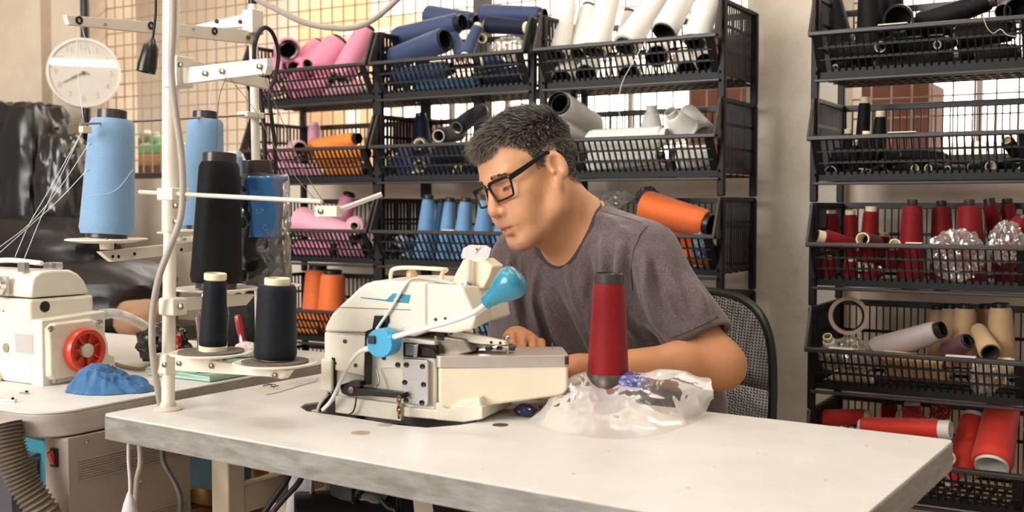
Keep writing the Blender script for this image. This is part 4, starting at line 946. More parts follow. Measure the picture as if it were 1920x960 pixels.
# spools on it
def stand_spool(label, col, tube, A, B, ra, rb, Yor=None, axis='Y', val=0, group='spools on the thread stands', **k):
    f = PY if axis == 'Y' else PX
    a = f(A[0], A[1], val); b = f(B[0], B[1], val); b.x, b.y = (a.x + (b.x - a.x)), b.y
    return spool(label, col, tube, a, b, pxlen(ra, depth(a)), pxlen(rb, depth(b)), group, seg=48, **k)
dz = 0.004
stand_spool('slim blue black cone with ivory ends on the lower stand arm', 'blue black', 'ivory', (399, 657), (404, 512), 26.5, 20.5, axis='Y', val=Y1, thr=0.92, foot=0.06, tr=(0.0225, 0.0178))
stand_spool('broad blue black cone with ivory top on the lower stand arm', 'blue black', 'ivory', (516, 674), (520, 521), 40, 36, axis='Y', val=Y1, thr=0.915, foot=0.015, tr=(0.024, 0.0195))
stand_spool('tall black cone with smoky top on the upper stand arm', 'black', 'smoke', (405, 541), (412, 287), 48, 37, axis='X', val=X1, thr=0.93, foot=0.04, tr=(0.035, 0.029))
stand_spool('black cone wrapped in a clear bag with blue print', 'black', 'smoke', (492, 536), (481, 300), 44, 33, axis='X', val=X1, thr=0.90, foot=0.03, tr=(0.03, 0.027))
# clear bag with blue print around the wrapped cone
bag = thing('clear_bag', 'clear plastic bag with blue print around the black cone', 'plastic bag', u2c)
def bagpt(u, v, push=0.0):
    p = PX(u, v, X1); return p
P = []
cz0 = u2c.z + 0.003; cz1 = PX(485, 326, X1).z
pts = []
NS, NH = 56, 40
for i in range(NH + 1):
    t = i / NH
    for k in range(NS):
        a = 2 * math.pi * k / NS; base = Vector((u2c.x, u2c.y, cz0 + (cz1 - cz0) * t))
        ra = 0.046 + 0.004 * math.cos(2 * a) - 0.003 * t; pts.append((base.x + ra * math.cos(a) * 1.08, base.y + ra * math.sin(a), base.z))
A = np.array(pts); nz = fbm(A, 26, 3, 11) ; cc = np.array([u2c.x, u2c.y, 0]); dirv = A - cc; dirv[:, 2] = 0; dirv /= np.linalg.norm(dirv, axis=1)[:, None]
A = A + dirv * (np.abs(nz)[:, None] * -0.030 + 0.006); A[:, 2] += np.where(A[:, 2] > cz1 - 0.004, 0.014 * fbm(A * [1, 1, 0], 30, 2, 5), 0)
MB().add(A.tolist(), [(i * NS + k, i * NS + (k + 1) % NS, (i + 1) * NS + (k + 1) % NS, (i + 1) * NS + k) for i in range(NH) for k in range(NS)]).build('film', M_film2, bag, smooth=40)
# blue printed patch of the bag
MBL = mat('blue printed film', (40, 112, 176), 0.22, coat=0.8, rgb2=(30, 96, 160), vscale=20, alpha=0.93)
P = []
toc = (CAM - u2c); toc.z = 0; a0 = math.atan2(toc.y, toc.x)
for i in range(17):
    t = i / 16; row = []
    for j in range(15):
        s = j / 14; v = 445 + (330 - 445) * t; u = (466 + 4 * math.sin(t * 5)) * (1 - s) + (530 - (6 if t < 0.3 else 0) + (10 if t > 0.9 else 0)) * s
        d = ray(u, v); # meet the bag's cylinder front
        o2 = Vector((CAM.x - u2c.x, CAM.y - u2c.y)); dd = Vector((d.x, d.y)); rr = 0.0535 + 0.002 * math.sin(9 * s + 4 * t)
        aa = dd.dot(dd); bb = 2 * o2.dot(dd); ccq = o2.dot(o2) - rr * rr; disc = bb * bb - 4 * aa * ccq
        tt = (-bb - math.sqrt(max(disc, 0))) / (2 * aa); row.append(CAM + d * tt)
    P.append(row)
MB().grid(P).build('blue_print', MBL, bag, smooth=180, solid=0.0006)
# pale printed flowers on the blue patch
for (u, v) in ((487, 396), (507, 388), (492, 425), (504, 420), (499, 372)):
    p = PX(u, v, X1); d = (CAM - p).normalized(); c = p + d * 0.0525
    fl = MB()
    for k in range(3):
        a = k * 2.1; fl.tube([c + RT * (0.004 * math.cos(a + q)) + UP * (0.004 * math.sin(a + q)) + RT * (0.003 * math.cos(a)) for q in (0, 0.7, 1.4, 2.1)], 0.0004, 5)
    fl.build('printed_flower', mat('pale blue print', (170, 205, 230), 0.3), bag, smooth=180)

# ------------------------------------------------------------------ second thread stand, standing on the left table
X2 = -1.640; pb2 = PX(484, 300, X2); Y2 = pb2.y
b2 = Vector((X2, Y2, ZT))
st2 = thing('thread_stand', 'slim cream thread stand on the left table carrying the blue cones', 'thread stand', b2)
t2 = PX(474, 30, X2)
MB().cyl(b2, t2, 0.0092, seg=20).build('pole', M_cream, st2)
MB().cyl(t2, t2 + Vector((0, 0, 0.024)), 0.0085, seg=18).build('pole_end', M_white, st2)
MB().cyl(t2 + Vector((0, 0, 0.024)), t2 + Vector((0, 0, 0.034)), 0.0088, seg=18).build('pole_cap', M_black, st2)
MB().lathe([(0.022, 0), (0.022, 0.003), (0.011, 0.006), (0, 0.006)], b2, seg=24).build('base_flange', M_cream2, st2, smooth=30)
PC = lambda u, v, x=X2 + 0.007: PX(u, v, x)
MB().prism([PC(125, 28), PC(455, 55), PC(480, 62), PC(480, 82), PC(455, 80), PC(130, 46)], (-0.012, 0, 0)).build('top_guide_arm', M_cream, st2, smooth=0, bevel=0.001)
MB().prism([PY(365, 47, Y2 - 0.006), PY(462, 25, Y2 - 0.006), PY(462, 50, Y2 - 0.006), PY(400, 54, Y2 - 0.006)], (0, 0.012, 0)).build('top_guide_arm', M_white, st2, smooth=0, bevel=0.001)
MB().box(PX(474, 42, X2) , (0.03, 0.034, 0.05)).build('top_bracket', M_cream, st2, smooth=0, bevel=0.003)
for u, v in ((148, 38), (283, 48), (402, 58)):
    c = PC(u, v); MB().tube([c + Vector((0.001, 0.0055 * math.cos(q), 0.0055 * math.sin(q))) for q in [i * math.pi / 8 for i in range(16)]], 0.0021, 8, closed=True).build('eyelet', M_black, st2, smooth=180)
for u, v in ((405, 40), (449, 41), (464, 70)): MB().lathe([(0.0045, 0), (0.0045, 0.004), (0, 0.005)], PC(u, v), (1, 0, 0), 10).build('bolt', M_screw, st2)
for u in (197, 362): MB().lathe([(0.003, 0), (0.003, 0.0015), (0, 0.0015)], PC(u, 46 if u < 300 else 55), (1, 0, 0), 10).build('rivet', M_chrome, st2)
# guide rod e
MB().cyl(PX(150, 233, X2 + 0.014), PX(516, 213, X2 + 0.014), 0.0022, seg=8).build('guide_rod', M_steel, st2)
MB().box(PX(470, 216, X2 + 0.008), (0.03, 0.05, 0.012)).build('rod_clamp', M_cream, st2, smooth=0, bevel=0.002)
gb = PX(160, 243, X2 + 0.014); MB().box(gb, (0.012, 0.02, 0.012)).build('thread_guide', M_cream2, st2, smooth=0, bevel=0.002)
MB().cyl(gb, gb + Vector((0, -0.006, 0.018)), 0.0028, seg=8).build('guide_pin', M_steel, st2)
# cone arm
MB().prism([PC(189, 472), PC(300, 460), PC(482, 441), PC(482, 455), PC(305, 480), PC(212, 491), PC(200, 482)], (-0.014, 0, 0)).build('cone_arm', M_cream, st2, smooth=0, bevel=0.0012)
for u, v in ((211, 481), (222, 481), (252, 476), (340, 468)): MB().lathe([(0.003, 0), (0.003, 0.001), (0, 0.001)], PC(u, v), (1, 0, 0), 10).build('arm_hole', M_darksteel, st2)
b1c = PX(200, 449, X2); b2c = PX(381, 432, X2)
dish(st2, b1c, pxlen(74, depth(b1c)), M_cream); dish(st2, b2c, pxlen(66, depth(b2c)), M_cream)
b1t = PX(211, 207, X2); b2t = PX(385, 209, X2)
spool('large light blue cone on the stand arm beside the clock', 'light blue', 'smoke', b1c + Vector((0, 0, 0.002)), b1t, pxlen(50, depth(b1c)), pxlen(40, depth(b1t)), 'light blue cones on the slim stand', seg=56, thr=0.925, foot=0.03, tr=(0.036, 0.0255))
spool('light blue cone on the slim stand behind the cream pole', 'light blue', 'smoke', b2c + Vector((0, 0, 0.002)), b2t, pxlen(39, depth(b2c)), pxlen(33, depth(b2t)), 'light blue cones on the slim stand', seg=48, thr=0.93, foot=0.03, tr=(0.032, 0.024))
MB().prism([PY(330, 432, Y2 - 0.006), PY(470, 440, Y2 - 0.006), PY(470, 452, Y2 - 0.006), PY(330, 446, Y2 - 0.006)], (0, 0.012, 0)).build('rear_cone_arm', M_cream2, st2, smooth=0, bevel=0.001)
b3c = PY(338, 436, Y2); b3b = PY(440, 437, Y2)
dish(st2, b3c, 0.05, M_cream); dish(st2, b3b, 0.05, M_cream)
spool('pale blue cone mostly hidden behind the cream pole', 'light blue', 'white', b3c + Vector((0, 0, 0.002)), PY(341, 292, Y2), 0.035, 0.024, 'light blue cones on the slim stand', seg=36)
spool('pale blue cone mostly hidden behind the tall black cone', 'light blue', 'white', b3b + Vector((0, 0, 0.002)), PY(440, 284, Y2), 0.032, 0.018, 'light blue cones on the slim stand', seg=36)

# threads running through the guides
M_thr = mat('white sewing thread', (226, 228, 230), 0.6); M_thrd = mat('dark sewing thread', (90, 84, 80), 0.6)
def thr(pts, label, m=M_thr, r=0.00075): tag(MB().tube(smooth_path(pts, 8), r, 5).build('sewing_thread', m, smooth=180), label, 'thread')
e0 = PX(155, 245, X2 + 0.014)
lm = lambda u, v: PX(u, v, -1.9)
thr([e0, lm(90, 360), lm(55, 420), lm(28, 482)], 'pale thread from the guide pin to the left machine, upper strand')
thr([e0, lm(104, 350), lm(76, 410), lm(45, 486)], 'pale thread from the guide pin to the left machine, second strand')
thr([PX(168, 268, X2), lm(110, 355), lm(55, 420), lm(-10, 470)], 'pale thread crossing behind the blue cone, third strand')
thr([PX(164, 318, X2), lm(110, 375), lm(60, 420), lm(-10, 482)], 'pale thread crossing behind the blue cone, lowest strand')
thr([PC(148, 40), PX(145, 120, X2), PX(157, 232, X2 + 0.014)], 'thread dropping from the first eyelet past the clock')
thr([PC(150, 40), PX(166, 92, X2), PX(168, 100, X2 - 0.01)], 'short slack thread at the first eyelet')
thr([PC(402, 60), PX(398, 130, X2), PX(392, 210, X2)], 'thread dropping from the third eyelet to the blue cone')
thr([PA(425, 142), PA(410, 190), PA(405, 288)], 'dark thread from the guide arm down to the tall black cone', M_thrd, 0.0006)
thr([PA(430, 146), PA(480, 210), PA(530, 300), PA(600, 385)], 'dark thread running from the guide arm to the end block', M_thrd, 0.0006)
thr([PA(490, 130), PA(560, 300), PA(612, 388)], 'second dark thread running down to the end block', M_thrd, 0.0006)
thr([PX(250, 318, X2 + 0.05), PX(215, 358, X2 + 0.052), PX(160, 371, X2 + 0.03)], 'slack strand lying across the large light blue cone', mat('pale blue strand', (170, 200, 226), 0.6))

# ------------------------------------------------------------------ cables
cable('machine_cable', [PD(326, -40, 1.74), PD(324, 60, 1.745), PD(321, 130, 1.75), PD(329, 210, 1.755), PD(339, 280, 1.76), PD(343, 350, 1.765), PD(338, 410, 1.77), PD(318, 465, 1.775), PD(298, 520, 1.78), PD(287, 580, 1.79), PD(285, 640, 1.80), PD(291, 700, 1.82), PD(300, 752, 1.86), PD(306, 790, 1.90)], 0.0056, M_gcable, 'grey cable running down beside the cream pole', 12, seg=12)
cable('ceiling_cable', [PD(455, -30, 2.0), PD(480, -3, 2.0), PD(520, 18, 2.0), PD(570, 42, 2.0), PD(622, 52, 2.0), PD(665, 51, 2.0), PD(705, 33, 2.0), PD(760, -15, 2.0)], 0.0054, M_gcable, 'slack grey cable sagging across the top of the picture', 12, seg=12)
cable('black_cable', [PX(476, 110, X2 + 0.02), PX(478, 82, X2 + 0.02), PX(488, 58, X2 + 0.02), PX(500, 52, X2 + 0.02), PX(513, 66, X2 + 0.02), PX(522, 100, X2 + 0.02), PX(517, 140, X2 + 0.02), PX(505, 175, X2 + 0.02), PX(509, 220, X2 + 0.02), PX(515, 270, X2 + 0.02), PX(517, 320, X2 + 0.02), PX(517, 420, X2 + 0.02)], 0.0042, M_rubber, 'black cable looping over the slim thread stand', 10, seg=10)
cable('black_cable', [PX(487, 160, X2 - 0.02), PX(493, 220, X2 - 0.02), PX(497, 300, X2 - 0.02), PX(498, 420, X2 - 0.02)], 0.0050, M_rubber, 'black cable running straight down behind the slim stand', 10, seg=10)
# bare lamp socket on its cord
ls = thing('lamp_socket', 'black worn lamp socket hanging on a cord before the mesh', 'lamp socket', PD(276, 108, 1.9))
MB().tube(smooth_path([PD(291, -40, 1.9), PD(292, 20, 1.9), PD(288, 60, 1.9), PD(286, 76, 1.9)], 8), 0.0022, 8).build('cord', M_rubber, ls, smooth=180)
a_ = PD(286, 74, 1.9); b_ = PD(273, 138, 1.9)
MB().lathe([(0.004, -0.002), (0.0055, 0.0), (0.008, 0.006), (0.0135, 0.013), (0.0145, 0.03), (0.0165, 0.046), (0.016, 0.058), (0.013, 0.058), (0.012, 0.04), (0, 0.04)], a_, b_ - a_, 24, cap=False).build('shell', mat('chipped black bakelite', (18, 17, 17), 0.3, rgb2=(190, 180, 170), vscale=120), ls, smooth=40)
# the ramp above gives rare chips only
_m = MATS['chipped black bakelite']
for n in _m.node_tree.nodes:
    if n.type == 'VALTORGB': n.color_ramp.elements[0].position = 0.30; n.color_ramp.elements[1].position = 0.34

# ------------------------------------------------------------------ wall clock
cc_ = PY(157, 138, 2.91); rc = pxlen(65, depth(cc_))
CD = Vector((CAM.x - cc_.x, CAM.y - cc_.y, 0)).normalized(); CX = Vector((0, 0, 1)).cross(CD); CX.normalize()
ck = thing('wall_clock', 'round white wall clock with glass front hanging left', 'clock', cc_)
back = cc_ - CD * 0.005
MB().lathe([(rc * 0.9, 0), (rc, 0.004), (rc, 0.030), (rc * 0.985, 0.036), (rc * 0.93, 0.037), (rc * 0.92, 0.030)], back, CD, 56, cap=False).build('case', M_white, ck, smooth=40)
MB().lathe([(rc * 0.93, 0.028), (0, 0.028)], back, CD, 56, cap=False).build('dial', mat('off white dial', (236, 232, 226), 0.5), ck, smooth=0)
M_dig = mat('grey dial print', (196, 192, 188), 0.6)
for h in range(12):
    a = math.pi / 2 - h * math.pi / 6
    n = 12 if h == 0 else h
    fc = bpy.data.curves.new('numeral', 'FONT'); fc.body = str(n); fc.size = rc * 0.24; fc.align_x = 'CENTER'; fc.align_y = 'CENTER'; fc.extrude = 0.0003
    fo = bpy.data.objects.new('numeral', fc); COL.objects.link(fo); fo.rotation_euler = (R(90), 0, 0)
    fo.location = back + CX * (math.cos(a) * rc * 0.74) + CD * 0.0288 + Vector((0, 0, math.sin(a) * rc * 0.74)); fo.data.materials.append(M_dig)
    dg = bpy.context.evaluated_depsgraph_get(); me = bpy.data.meshes.new_from_object(fo.evaluated_get(dg)); mo = bpy.data.objects.new('numeral', me); COL.objects.link(mo); mo.matrix_basis = Matrix.Translation(fo.location) @ Matrix.Rotation(math.atan2(CX.y, CX.x), 4, 'Z') @ Matrix.Rotation(R(90), 4, 'X')
    bpy.data.objects.remove(fo); adopt(mo, ck)
for a, L, w_ in ((R(208), rc * 0.62, 0.006), (R(-12), rc * 0.16, 0.006), (R(205), rc * 0.35, 0.008)):
    MB().bar(back + CD * 0.0305, back + CD * 0.0305 + CX * (math.cos(a) * L) + Vector((0, 0, math.sin(a) * L)), w_, 0.0012, CD).build('hand', mat('grey clock hand', (168, 162, 154), 0.5), ck, smooth=0)
MB().lathe([(0.008, 0.029), (0.008, 0.033), (0, 0.033)], back, CD, 16).build('hub', mat('brown hub', (120, 110, 98), 0.5), ck)
gm = film_mat('clock glass', 0.93, rough=0.02, milky=0.0)
MB().lathe([(rc * 0.925, 0.0355), (rc * 0.5, 0.0355), (0, 0.0355)], back, CD, 56, cap=False).build('glass', gm, ck, smooth=180)

# the ceiling lamp whose reflection crosses the clock glass
gpt = back + CD * 0.0355 + Vector((0, 0, rc * 0.28)); gn = CD.copy(); vi = (gpt - CAM).normalized(); rd = vi - gn * (2 * vi.dot(gn)); lt_ = (3.12 - gpt.z) / rd.z; lpos = gpt + rd * 6.2
# ------------------------------------------------------------------ black plastic heap at the left
M_bplas = mat('black plastic sheet', (26, 23, 22), 0.30, spec=0.6)
hb = PY(110, 620, 2.4)
bn = thing('storage_bench', 'low dark bench under the black plastic bundles', 'bench', (PY(60, 620, 2.5).x, 2.6, 0))
bxm = PY(60, 620, 2.5).x
MB().box((bxm, 2.6, hb.z - 0.025), (1.1, 0.55, 0.05)).build('board', M_frame, bn, smooth=0)
for sx in (-0.4, 0.36):
    for sy in (-0.2, 0.2): MB().box((bxm + sx, 2.6 + sy, (hb.z - 0.05) / 2), (0.06, 0.06, hb.z - 0.05)).build('leg', M_frame, bn, smooth=0)
crumple('plastic_bundle', 'tall black plastic wrapped bundle standing below the clock', PY(45, 330, 2.66), 0.19, 0.13, 0.29, M_bplas, 21, 'bundle', 44, 0.15, 3.0, 5.0, 0.15)
crumple('plastic_bundle', 'black plastic bundle leaning on the tall one, right side', PY(128, 365, 2.62), 0.10, 0.12, 0.24, mat('glossy black plastic', (34, 30, 27), 0.24, spec=0.7), 25, 'bundle', 40, 0.24, 2.6, 2.6, 0.15)
crumple('plastic_bundle', 'upper black roll lying across the bench at left', PY(90, 468, 2.56), 0.34, 0.18, 0.13, mat('dull black plastic', (30, 27, 26), 0.42), 22, 'bundle', 40, 0.14, 2.4, 3.0, 0.15)
crumple('plastic_bundle', 'lower black roll lying on the bench at left', PY(140, 556, 2.52), 0.42, 0.2, 0.14, mat('dull black plastic', (30, 27, 26), 0.4), 23, 'bundle', 40, 0.10, 2.4, 3.5, 0.12)
crumple('tan_sack', 'small tan sack slumped on the bench behind the milky hose', Vector((PY(268, 580, 2.42).x, 2.42, hb.z + 0.06)), 0.10, 0.08, 0.065, mat('dull tan sacking', (158, 120, 92), 0.85), 91, 'sack', 20, 0.15, 2.4, 2.6, 0.1)

# ------------------------------------------------------------------ left machine (red handwheel)
XM, YM = -1.808, 1.306
lmach = thing('sewing_machine', 'cream sewing machine with a red handwheel on the left table', 'sewing machine', (XM - 0.15, YM + 0.1, ZT))
XU = PY(55, 562, YM).x
zu = PY(55, 562, YM).z; yu = PX(177, 560, XU).y
MB().box(((XU - 0.45 + XU) / 2, (YM + yu) / 2, (ZT + zu) / 2), (0.45, yu - YM, zu - ZT)).build('body', M_cream, lmach, smooth=0, bevel=0.008, bseg=3)
SU = lambda u, v: PX(u, v, XU - 0.002)
MB().prism([SU(58, 559), SU(59, 535), SU(64, 519), SU(76, 509), SU(100, 506), (SU(133, 506)), SU(147, 513), SU(158, 525), SU(166, 540), SU(171, 551)], (-0.44, 0, 0)).build('top_cover', M_cream, lmach, smooth=30, bevel=0.006, bseg=3)
SM = lambda u, v, o=0: PX(u, v, XM + o)
MB().prism([SM(78, 601), SM(198, 583), SM(198, 702), SM(80, 727)], (XU - XM, 0, 0)).build('gear_housing', M_cream, lmach, smooth=0, bevel=0.003)
raised = [SM(82, 615), SM(92, 605), SM(165, 596), SM(176, 600), SM(186, 612), SM(197, 640), SM(199, 664), SM(210, 668), SM(212, 690), SM(205, 696), SM(92, 714), SM(84, 706)]
rin = [p + Vector((0.012, 0, 0)) for p in raised]; rc_ = sum(rin, Vector()) / len(rin); rin = [p + (rc_ - p) * 0.06 for p in rin]
MB().loft(raised, rin).build('side_cover', M_cream2, lmach, smooth=0, bevel=0.003, bseg=3)
wc = SM(153, 656, 0.012); wr = pxlen(42, depth(wc)); X_ = (1, 0, 0)
M_red = mat('red handwheel plastic', (206, 58, 28), 0.35, var=0.12, vscale=30, coat=0.3)
wh = MB().lathe([(wr * 0.90, 0.0), (wr * 0.98, 0.003), (wr, 0.008), (wr * 0.985, 0.015), (wr * 0.93, 0.020), (wr * 0.80, 0.021), (wr * 0.74, 0.019), (wr * 0.72, 0.009), (wr * 0.3, 0.009)], wc, X_, 56, cap=False).build('handwheel', M_red, lmach, smooth=50)
MB().lathe([(wr * 0.31, 0.006), (wr * 0.31, 0.019), (wr * 0.28, 0.020), (0, 0.020)], wc, X_, 32, cap=False).build('hub_cap', mat('cream hub', (226, 218, 196), 0.4, rgb2=(190, 176, 150), vscale=60), wh, smooth=40)
for k in range(7):
    a = 2 * math.pi * k / 7 + 0.35; d = Vector((0, math.cos(a), math.sin(a)))
    MB().bar(wc + d * wr * 0.28 + Vector((0.0115, 0, 0)), wc + d * wr * 0.75 + Vector((0.0115, 0, 0)), 0.0035, 0.010, (1, 0, 0)).build('spoke', M_red, wh, smooth=0, bevel=0.001)
MB().lathe([(pxlen(10.5, 2.1), -0.002), (pxlen(10.5, 2.1), 0.0012), (pxlen(9, 2.1), 0.002), (0, 0.001)], PX(84, 575, XU), X_, 24, cap=False).build('plug', M_black, lmach, smooth=30)
for u, v in ((95, 617), (185, 605), (100, 712)):
    MB().lathe([(0.0065, 0), (0.0065, 0.004), (0.005, 0.0045), (0.0045, 0.003), (0, 0.003)], SM(u, v, 0.011 if v != 712 else 0.003), X_, 16, cap=False).build('screw', M_chrome, lmach, smooth=30)
FM = lambda u, v, y=YM: PY(u, v, y)
a_, b_ = FM(30, 660), FM(62, 628); MB().box(((a_.x + b_.x) / 2, YM - 0.0005, (a_.z + b_.z) / 2), (b_.x - a_.x, 0.002, b_.z - a_.z)).build('name_plate', mat('blank silver plate', (206, 202, 196), 0.35, metal=0.3), lmach, smooth=0)
MB().lathe([(0.009, 0), (0.009, 0.002), (0.006, 0.003), (0, 0.003)], FM(12, 652), (0, -1, 0), 20).build('oil_plug', mat('olive oil plug', (150, 140, 116), 0.4), lmach)
pc = FM(8, 536, YM - 0.004); MB().box(pc + Vector((-0.01, 0, 0)), (0.045, 0.006, 0.038)).build('stitch_panel', mat('grey panel', (190, 186, 180), 0.35, metal=0.3), lmach, smooth=0, bevel=0.002)
MB().lathe([(0.017, 0), (0.017, 0.012), (0.013, 0.014), (0.012, 0.026), (0.009, 0.028), (0, 0.028)], pc + Vector((-0.006, -0.003, 0)), (0, -1, 0), 24).build('stitch_dial', M_chrome, lmach)
MB().lathe([(0.0015, 0), (0.0015, 0.001), (0, 0.001)], FM(7, 583), (0, -1, 0), 8).build('pin_hole', M_hole, lmach)
# small fittings on top of it
zt_ = PX(100, 506, XU).z
pp = PX(50, 500, XU - 0.03)
MB().box(Vector((XU - 0.04, pp.y, zt_ + 0.006)), (0.02, 0.012, 0.018)).build('thread_clip', M_steel, lmach, smooth=0, bevel=0.001)
MB().tube(smooth_path([Vector((XU - 0.03, YM + 0.05, zt_ + 0.012)), Vector((XU - 0.12, YM + 0.045, zt_ + 0.016)), Vector((XU - 0.22, YM + 0.06, zt_ + 0.010))], 6), 0.005, 8).build('thread_lever', M_white, lmach, smooth=180)
MB().box(Vector((XU - 0.03, YM + 0.075, zt_ + 0.006)), (0.026, 0.028, 0.014)).build('clear_cap', film_mat('clear acrylic', 0.6, rough=0.05, milky=0.3), lmach, smooth=0, bevel=0.003)
MB().lathe([(0.0165, 0), (0.0165, 0.012), (0.008, 0.016), (0, 0.016)], FM(-6, 708), (0, -1, 0), 20).build('lower_knob', M_cream2, lmach)

# hose, cloths and small things on the left table
cable('air_hose', [PX(190, 590, -1.86), PY(215, 588, 1.62), PY(250, 600, 1.66), PY(285, 620, 1.70), PY(310, 650, 1.72), PY(335, 668, 1.75)], 0.011, film_mat('milky hose', 0.35, milky=0.75), 'milky plastic hose curving behind the left machine', 12, 'hose', 14)
M_denim = mat('mid blue cloth', (62, 112, 158), 0.85, rgb2=(44, 86, 132), vscale=24, sheen=0.2)
bc = PZ(205, 733, ZT)
pts = []; NU, NV = 150, 60
for i in range(NV + 1):
    t = i / NV
    for k in range(NU):
        a = 2 * math.pi * k / NU; pts.append((math.cos(a) * t, math.sin(a) * t, 0.0))
A = np.array(pts); rr_ = np.hypot(A[:, 0], A[:, 1]); lob = 1 + 0.35 * fbm(A, 1.7, 2, 77) + 0.12 * ridged(A, 3.0, 2, 78)
hgt = (1 - rr_ ** 4) * (0.020 + 0.016 * ridged(A, 2.3, 2, 31) + 0.005 * ridged(A, 6.0, 2, 33) + 0.012 * np.exp(-((A[:, 0] + 0.35) / 0.4) ** 2)) - 0.022 * np.exp(-(((A[:, 0] - 0.42) / 0.30) ** 2 + ((A[:, 1] - 0.05) / 0.26) ** 2))
X3 = np.stack([A[:, 0] * 0.072 * lob + 0.012 * fbm(A, 4, 2, 41) * (1 - rr_), A[:, 1] * 0.046 * lob + 0.012 * fbm(A, 4, 2, 43) * (1 - rr_), np.maximum(hgt, 0.0012 + 0.002 * np.abs(fbm(A, 9, 2, 5)))], 1)
rot = np.array([[math.cos(0.45), -math.sin(0.45), 0], [math.sin(0.45), math.cos(0.45), 0], [0, 0, 1]])
A = X3 @ rot.T + np.array(bc)
tag(MB().add(A.tolist(), [(i * NU + k, i * NU + (k + 1) % NU, (i + 1) * NU + (k + 1) % NU, (i + 1) * NU + k) for i in range(NV) for k in range(NU)]).build('blue_cloth', M_denim, smooth=60), 'crumpled blue cloth scrap lying on the left table corner', 'cloth')
crumple('black_pouch', 'black shiny pouch slumped on the left table behind the grey cable', PZ(272, 690, ZT) + Vector((0, 0.05, 0.045)), 0.065, 0.05, 0.045, mat('black shiny nylon', (16, 17, 20), 0.3, coat=0.3), 41, 'pouch', 24, 0.35, 2.6)
cable('braided_cord', [PZ(218, 686, ZT) + Vector((0, 0, 0.004)), PZ(235, 692, ZT) + Vector((0, 0, 0.005)), PZ(265, 697, ZT) + Vector((0, 0, 0.006)), PZ(300, 692, ZT) + Vector((0, 0, 0.008)), PZ(318, 680, ZT) + Vector((0, 0, 0.01))], 0.004, mat('tan braided cord', (150, 126, 98), 0.8, var=0.3, vscale=80), 'tan braided cord lying in front of the black pouch', 10, 'cord')
def metal_bit(u, v, lab, L, w_, h, ang):
    p = PZ(u, v, ZT); ax = (Vector((math.cos(ang), math.sin(ang), 0)), Vector((-math.sin(ang), math.cos(ang), 0)), Vector((0, 0, 1)))
    e = thing('machine_part', lab, 'metal part', p)
    MB().box(p + Vector((0, 0, h / 2)), (L, w_, h), ax).build('plate', M_chrome, e, smooth=0, bevel=0.001)
    MB().cyl(p + ax[0] * L * 0.3 + Vector((0, 0, h)), p + ax[0] * L * 0.3 + Vector((0, 0, h + 0.003)), w_ * 0.3, seg=12).build('stud', M_darksteel, e)
metal_bit(15, 753, 'chrome presser part lying at the left table edge', 0.035, 0.008, 0.005, 0.2)
metal_bit(46, 738, 'small flat metal part lying below the left machine', 0.018, 0.009, 0.003, 0.1)
# dark bottle, screwdrivers and tray behind the stand
PT = lambda u, v, y=1.56: PY(u, v, y)
bt = PZ(378, 706, ZT) + Vector((0.0, 0.03, 0))
bo = thing('dark_bottle', 'smoky transparent bottle with black base behind the thread stand', 'bottle', bt)
hb_ = pxlen(170, depth(bt))
MB().lathe([(0.030, 0), (0.033, 0.004), (0.033, 0.018), (0.030, 0.022)], bt, seg=28).build('base', M_black, bo, smooth=40)
MB().lathe([(0.030, 0.022), (0.029, 0.05), (0.031, 0.09), (0.034, 0.12), (0.030, hb_ * 0.93), (0.020, hb_), (0.018, hb_ + 0.01)], bt, seg=28, cap=False).build('shell', film_mat('smoky acrylic', 0.55, (70, 72, 84), 0.05, 0.1), bo, smooth=60)
M_redh = mat('clear red plastic', (170, 16, 22), 0.12, coat=1.0)
def driver(a, b, tip, label):
    a, b = Vector(a), Vector(b); d = (b - a); L = d.length
    e = thing('screwdriver', label, 'screwdriver', b)
    MB().lathe([(0.0045, 0), (0.0075, 0.004), (0.008, L * 0.5), (0.006, L * 0.7), (0.0075, L * 0.8), (0.0075, L * 0.95), (0.004, L)], a, d, 8).build('handle', M_redh, e, smooth=20)
    MB().cyl(b, Vector(tip), 0.002, seg=8).build('shaft', M_steel, e)
g0 = PZ(462, 668, ZT)
driver(PY(445, 590, 1.72), PY(456, 648, 1.72), PY(462, 668, 1.72), 'red handled screwdriver standing right of the slim black cone')
driver(PY(334, 625, 1.60), PY(334, 655, 1.60), PZ(334, 690, ZT), 'red handled screwdriver behind the cream pole')
cupc = PZ(462, 690, ZT) + Vector((-0.02, 0.10, 0))
crumple('cotton_waste', 'ball of white cotton waste beside the red screwdriver', PY(462, 655, 1.72), 0.026, 0.024, 0.016, mat('cotton waste', (226, 220, 214), 0.95), 51, 'cotton waste', 18, 0.3, 5)
tp = PZ(415, 690, ZT); 
tr = thing('green_tray', 'shallow mint green tray on the left table behind the stand', 'tray', (-1.66, 1.66, ZT))
MB().box((-1.66, 1.62, ZT + 0.004), (0.17, 0.24, 0.006)).build('base', mat('mint plastic', (176, 212, 192), 0.4), tr, smooth=0, bevel=0.002)
MB().tube([(-1.745, 1.50, ZT + 0.012), (-1.575, 1.50, ZT + 0.012), (-1.575, 1.74, ZT + 0.012), (-1.745, 1.74, ZT + 0.012)], 0.006, 8, closed=True).build('rim', mat('mint plastic', (176, 212, 192), 0.4), tr)
crumple('black_pouch', 'black cloth bag standing behind the broad black cone', PY(455, 610, 1.80), 0.06, 0.05, 0.075, mat('black cotton', (14, 14, 15), 0.8), 61, 'bag', 20, 0.18, 2)
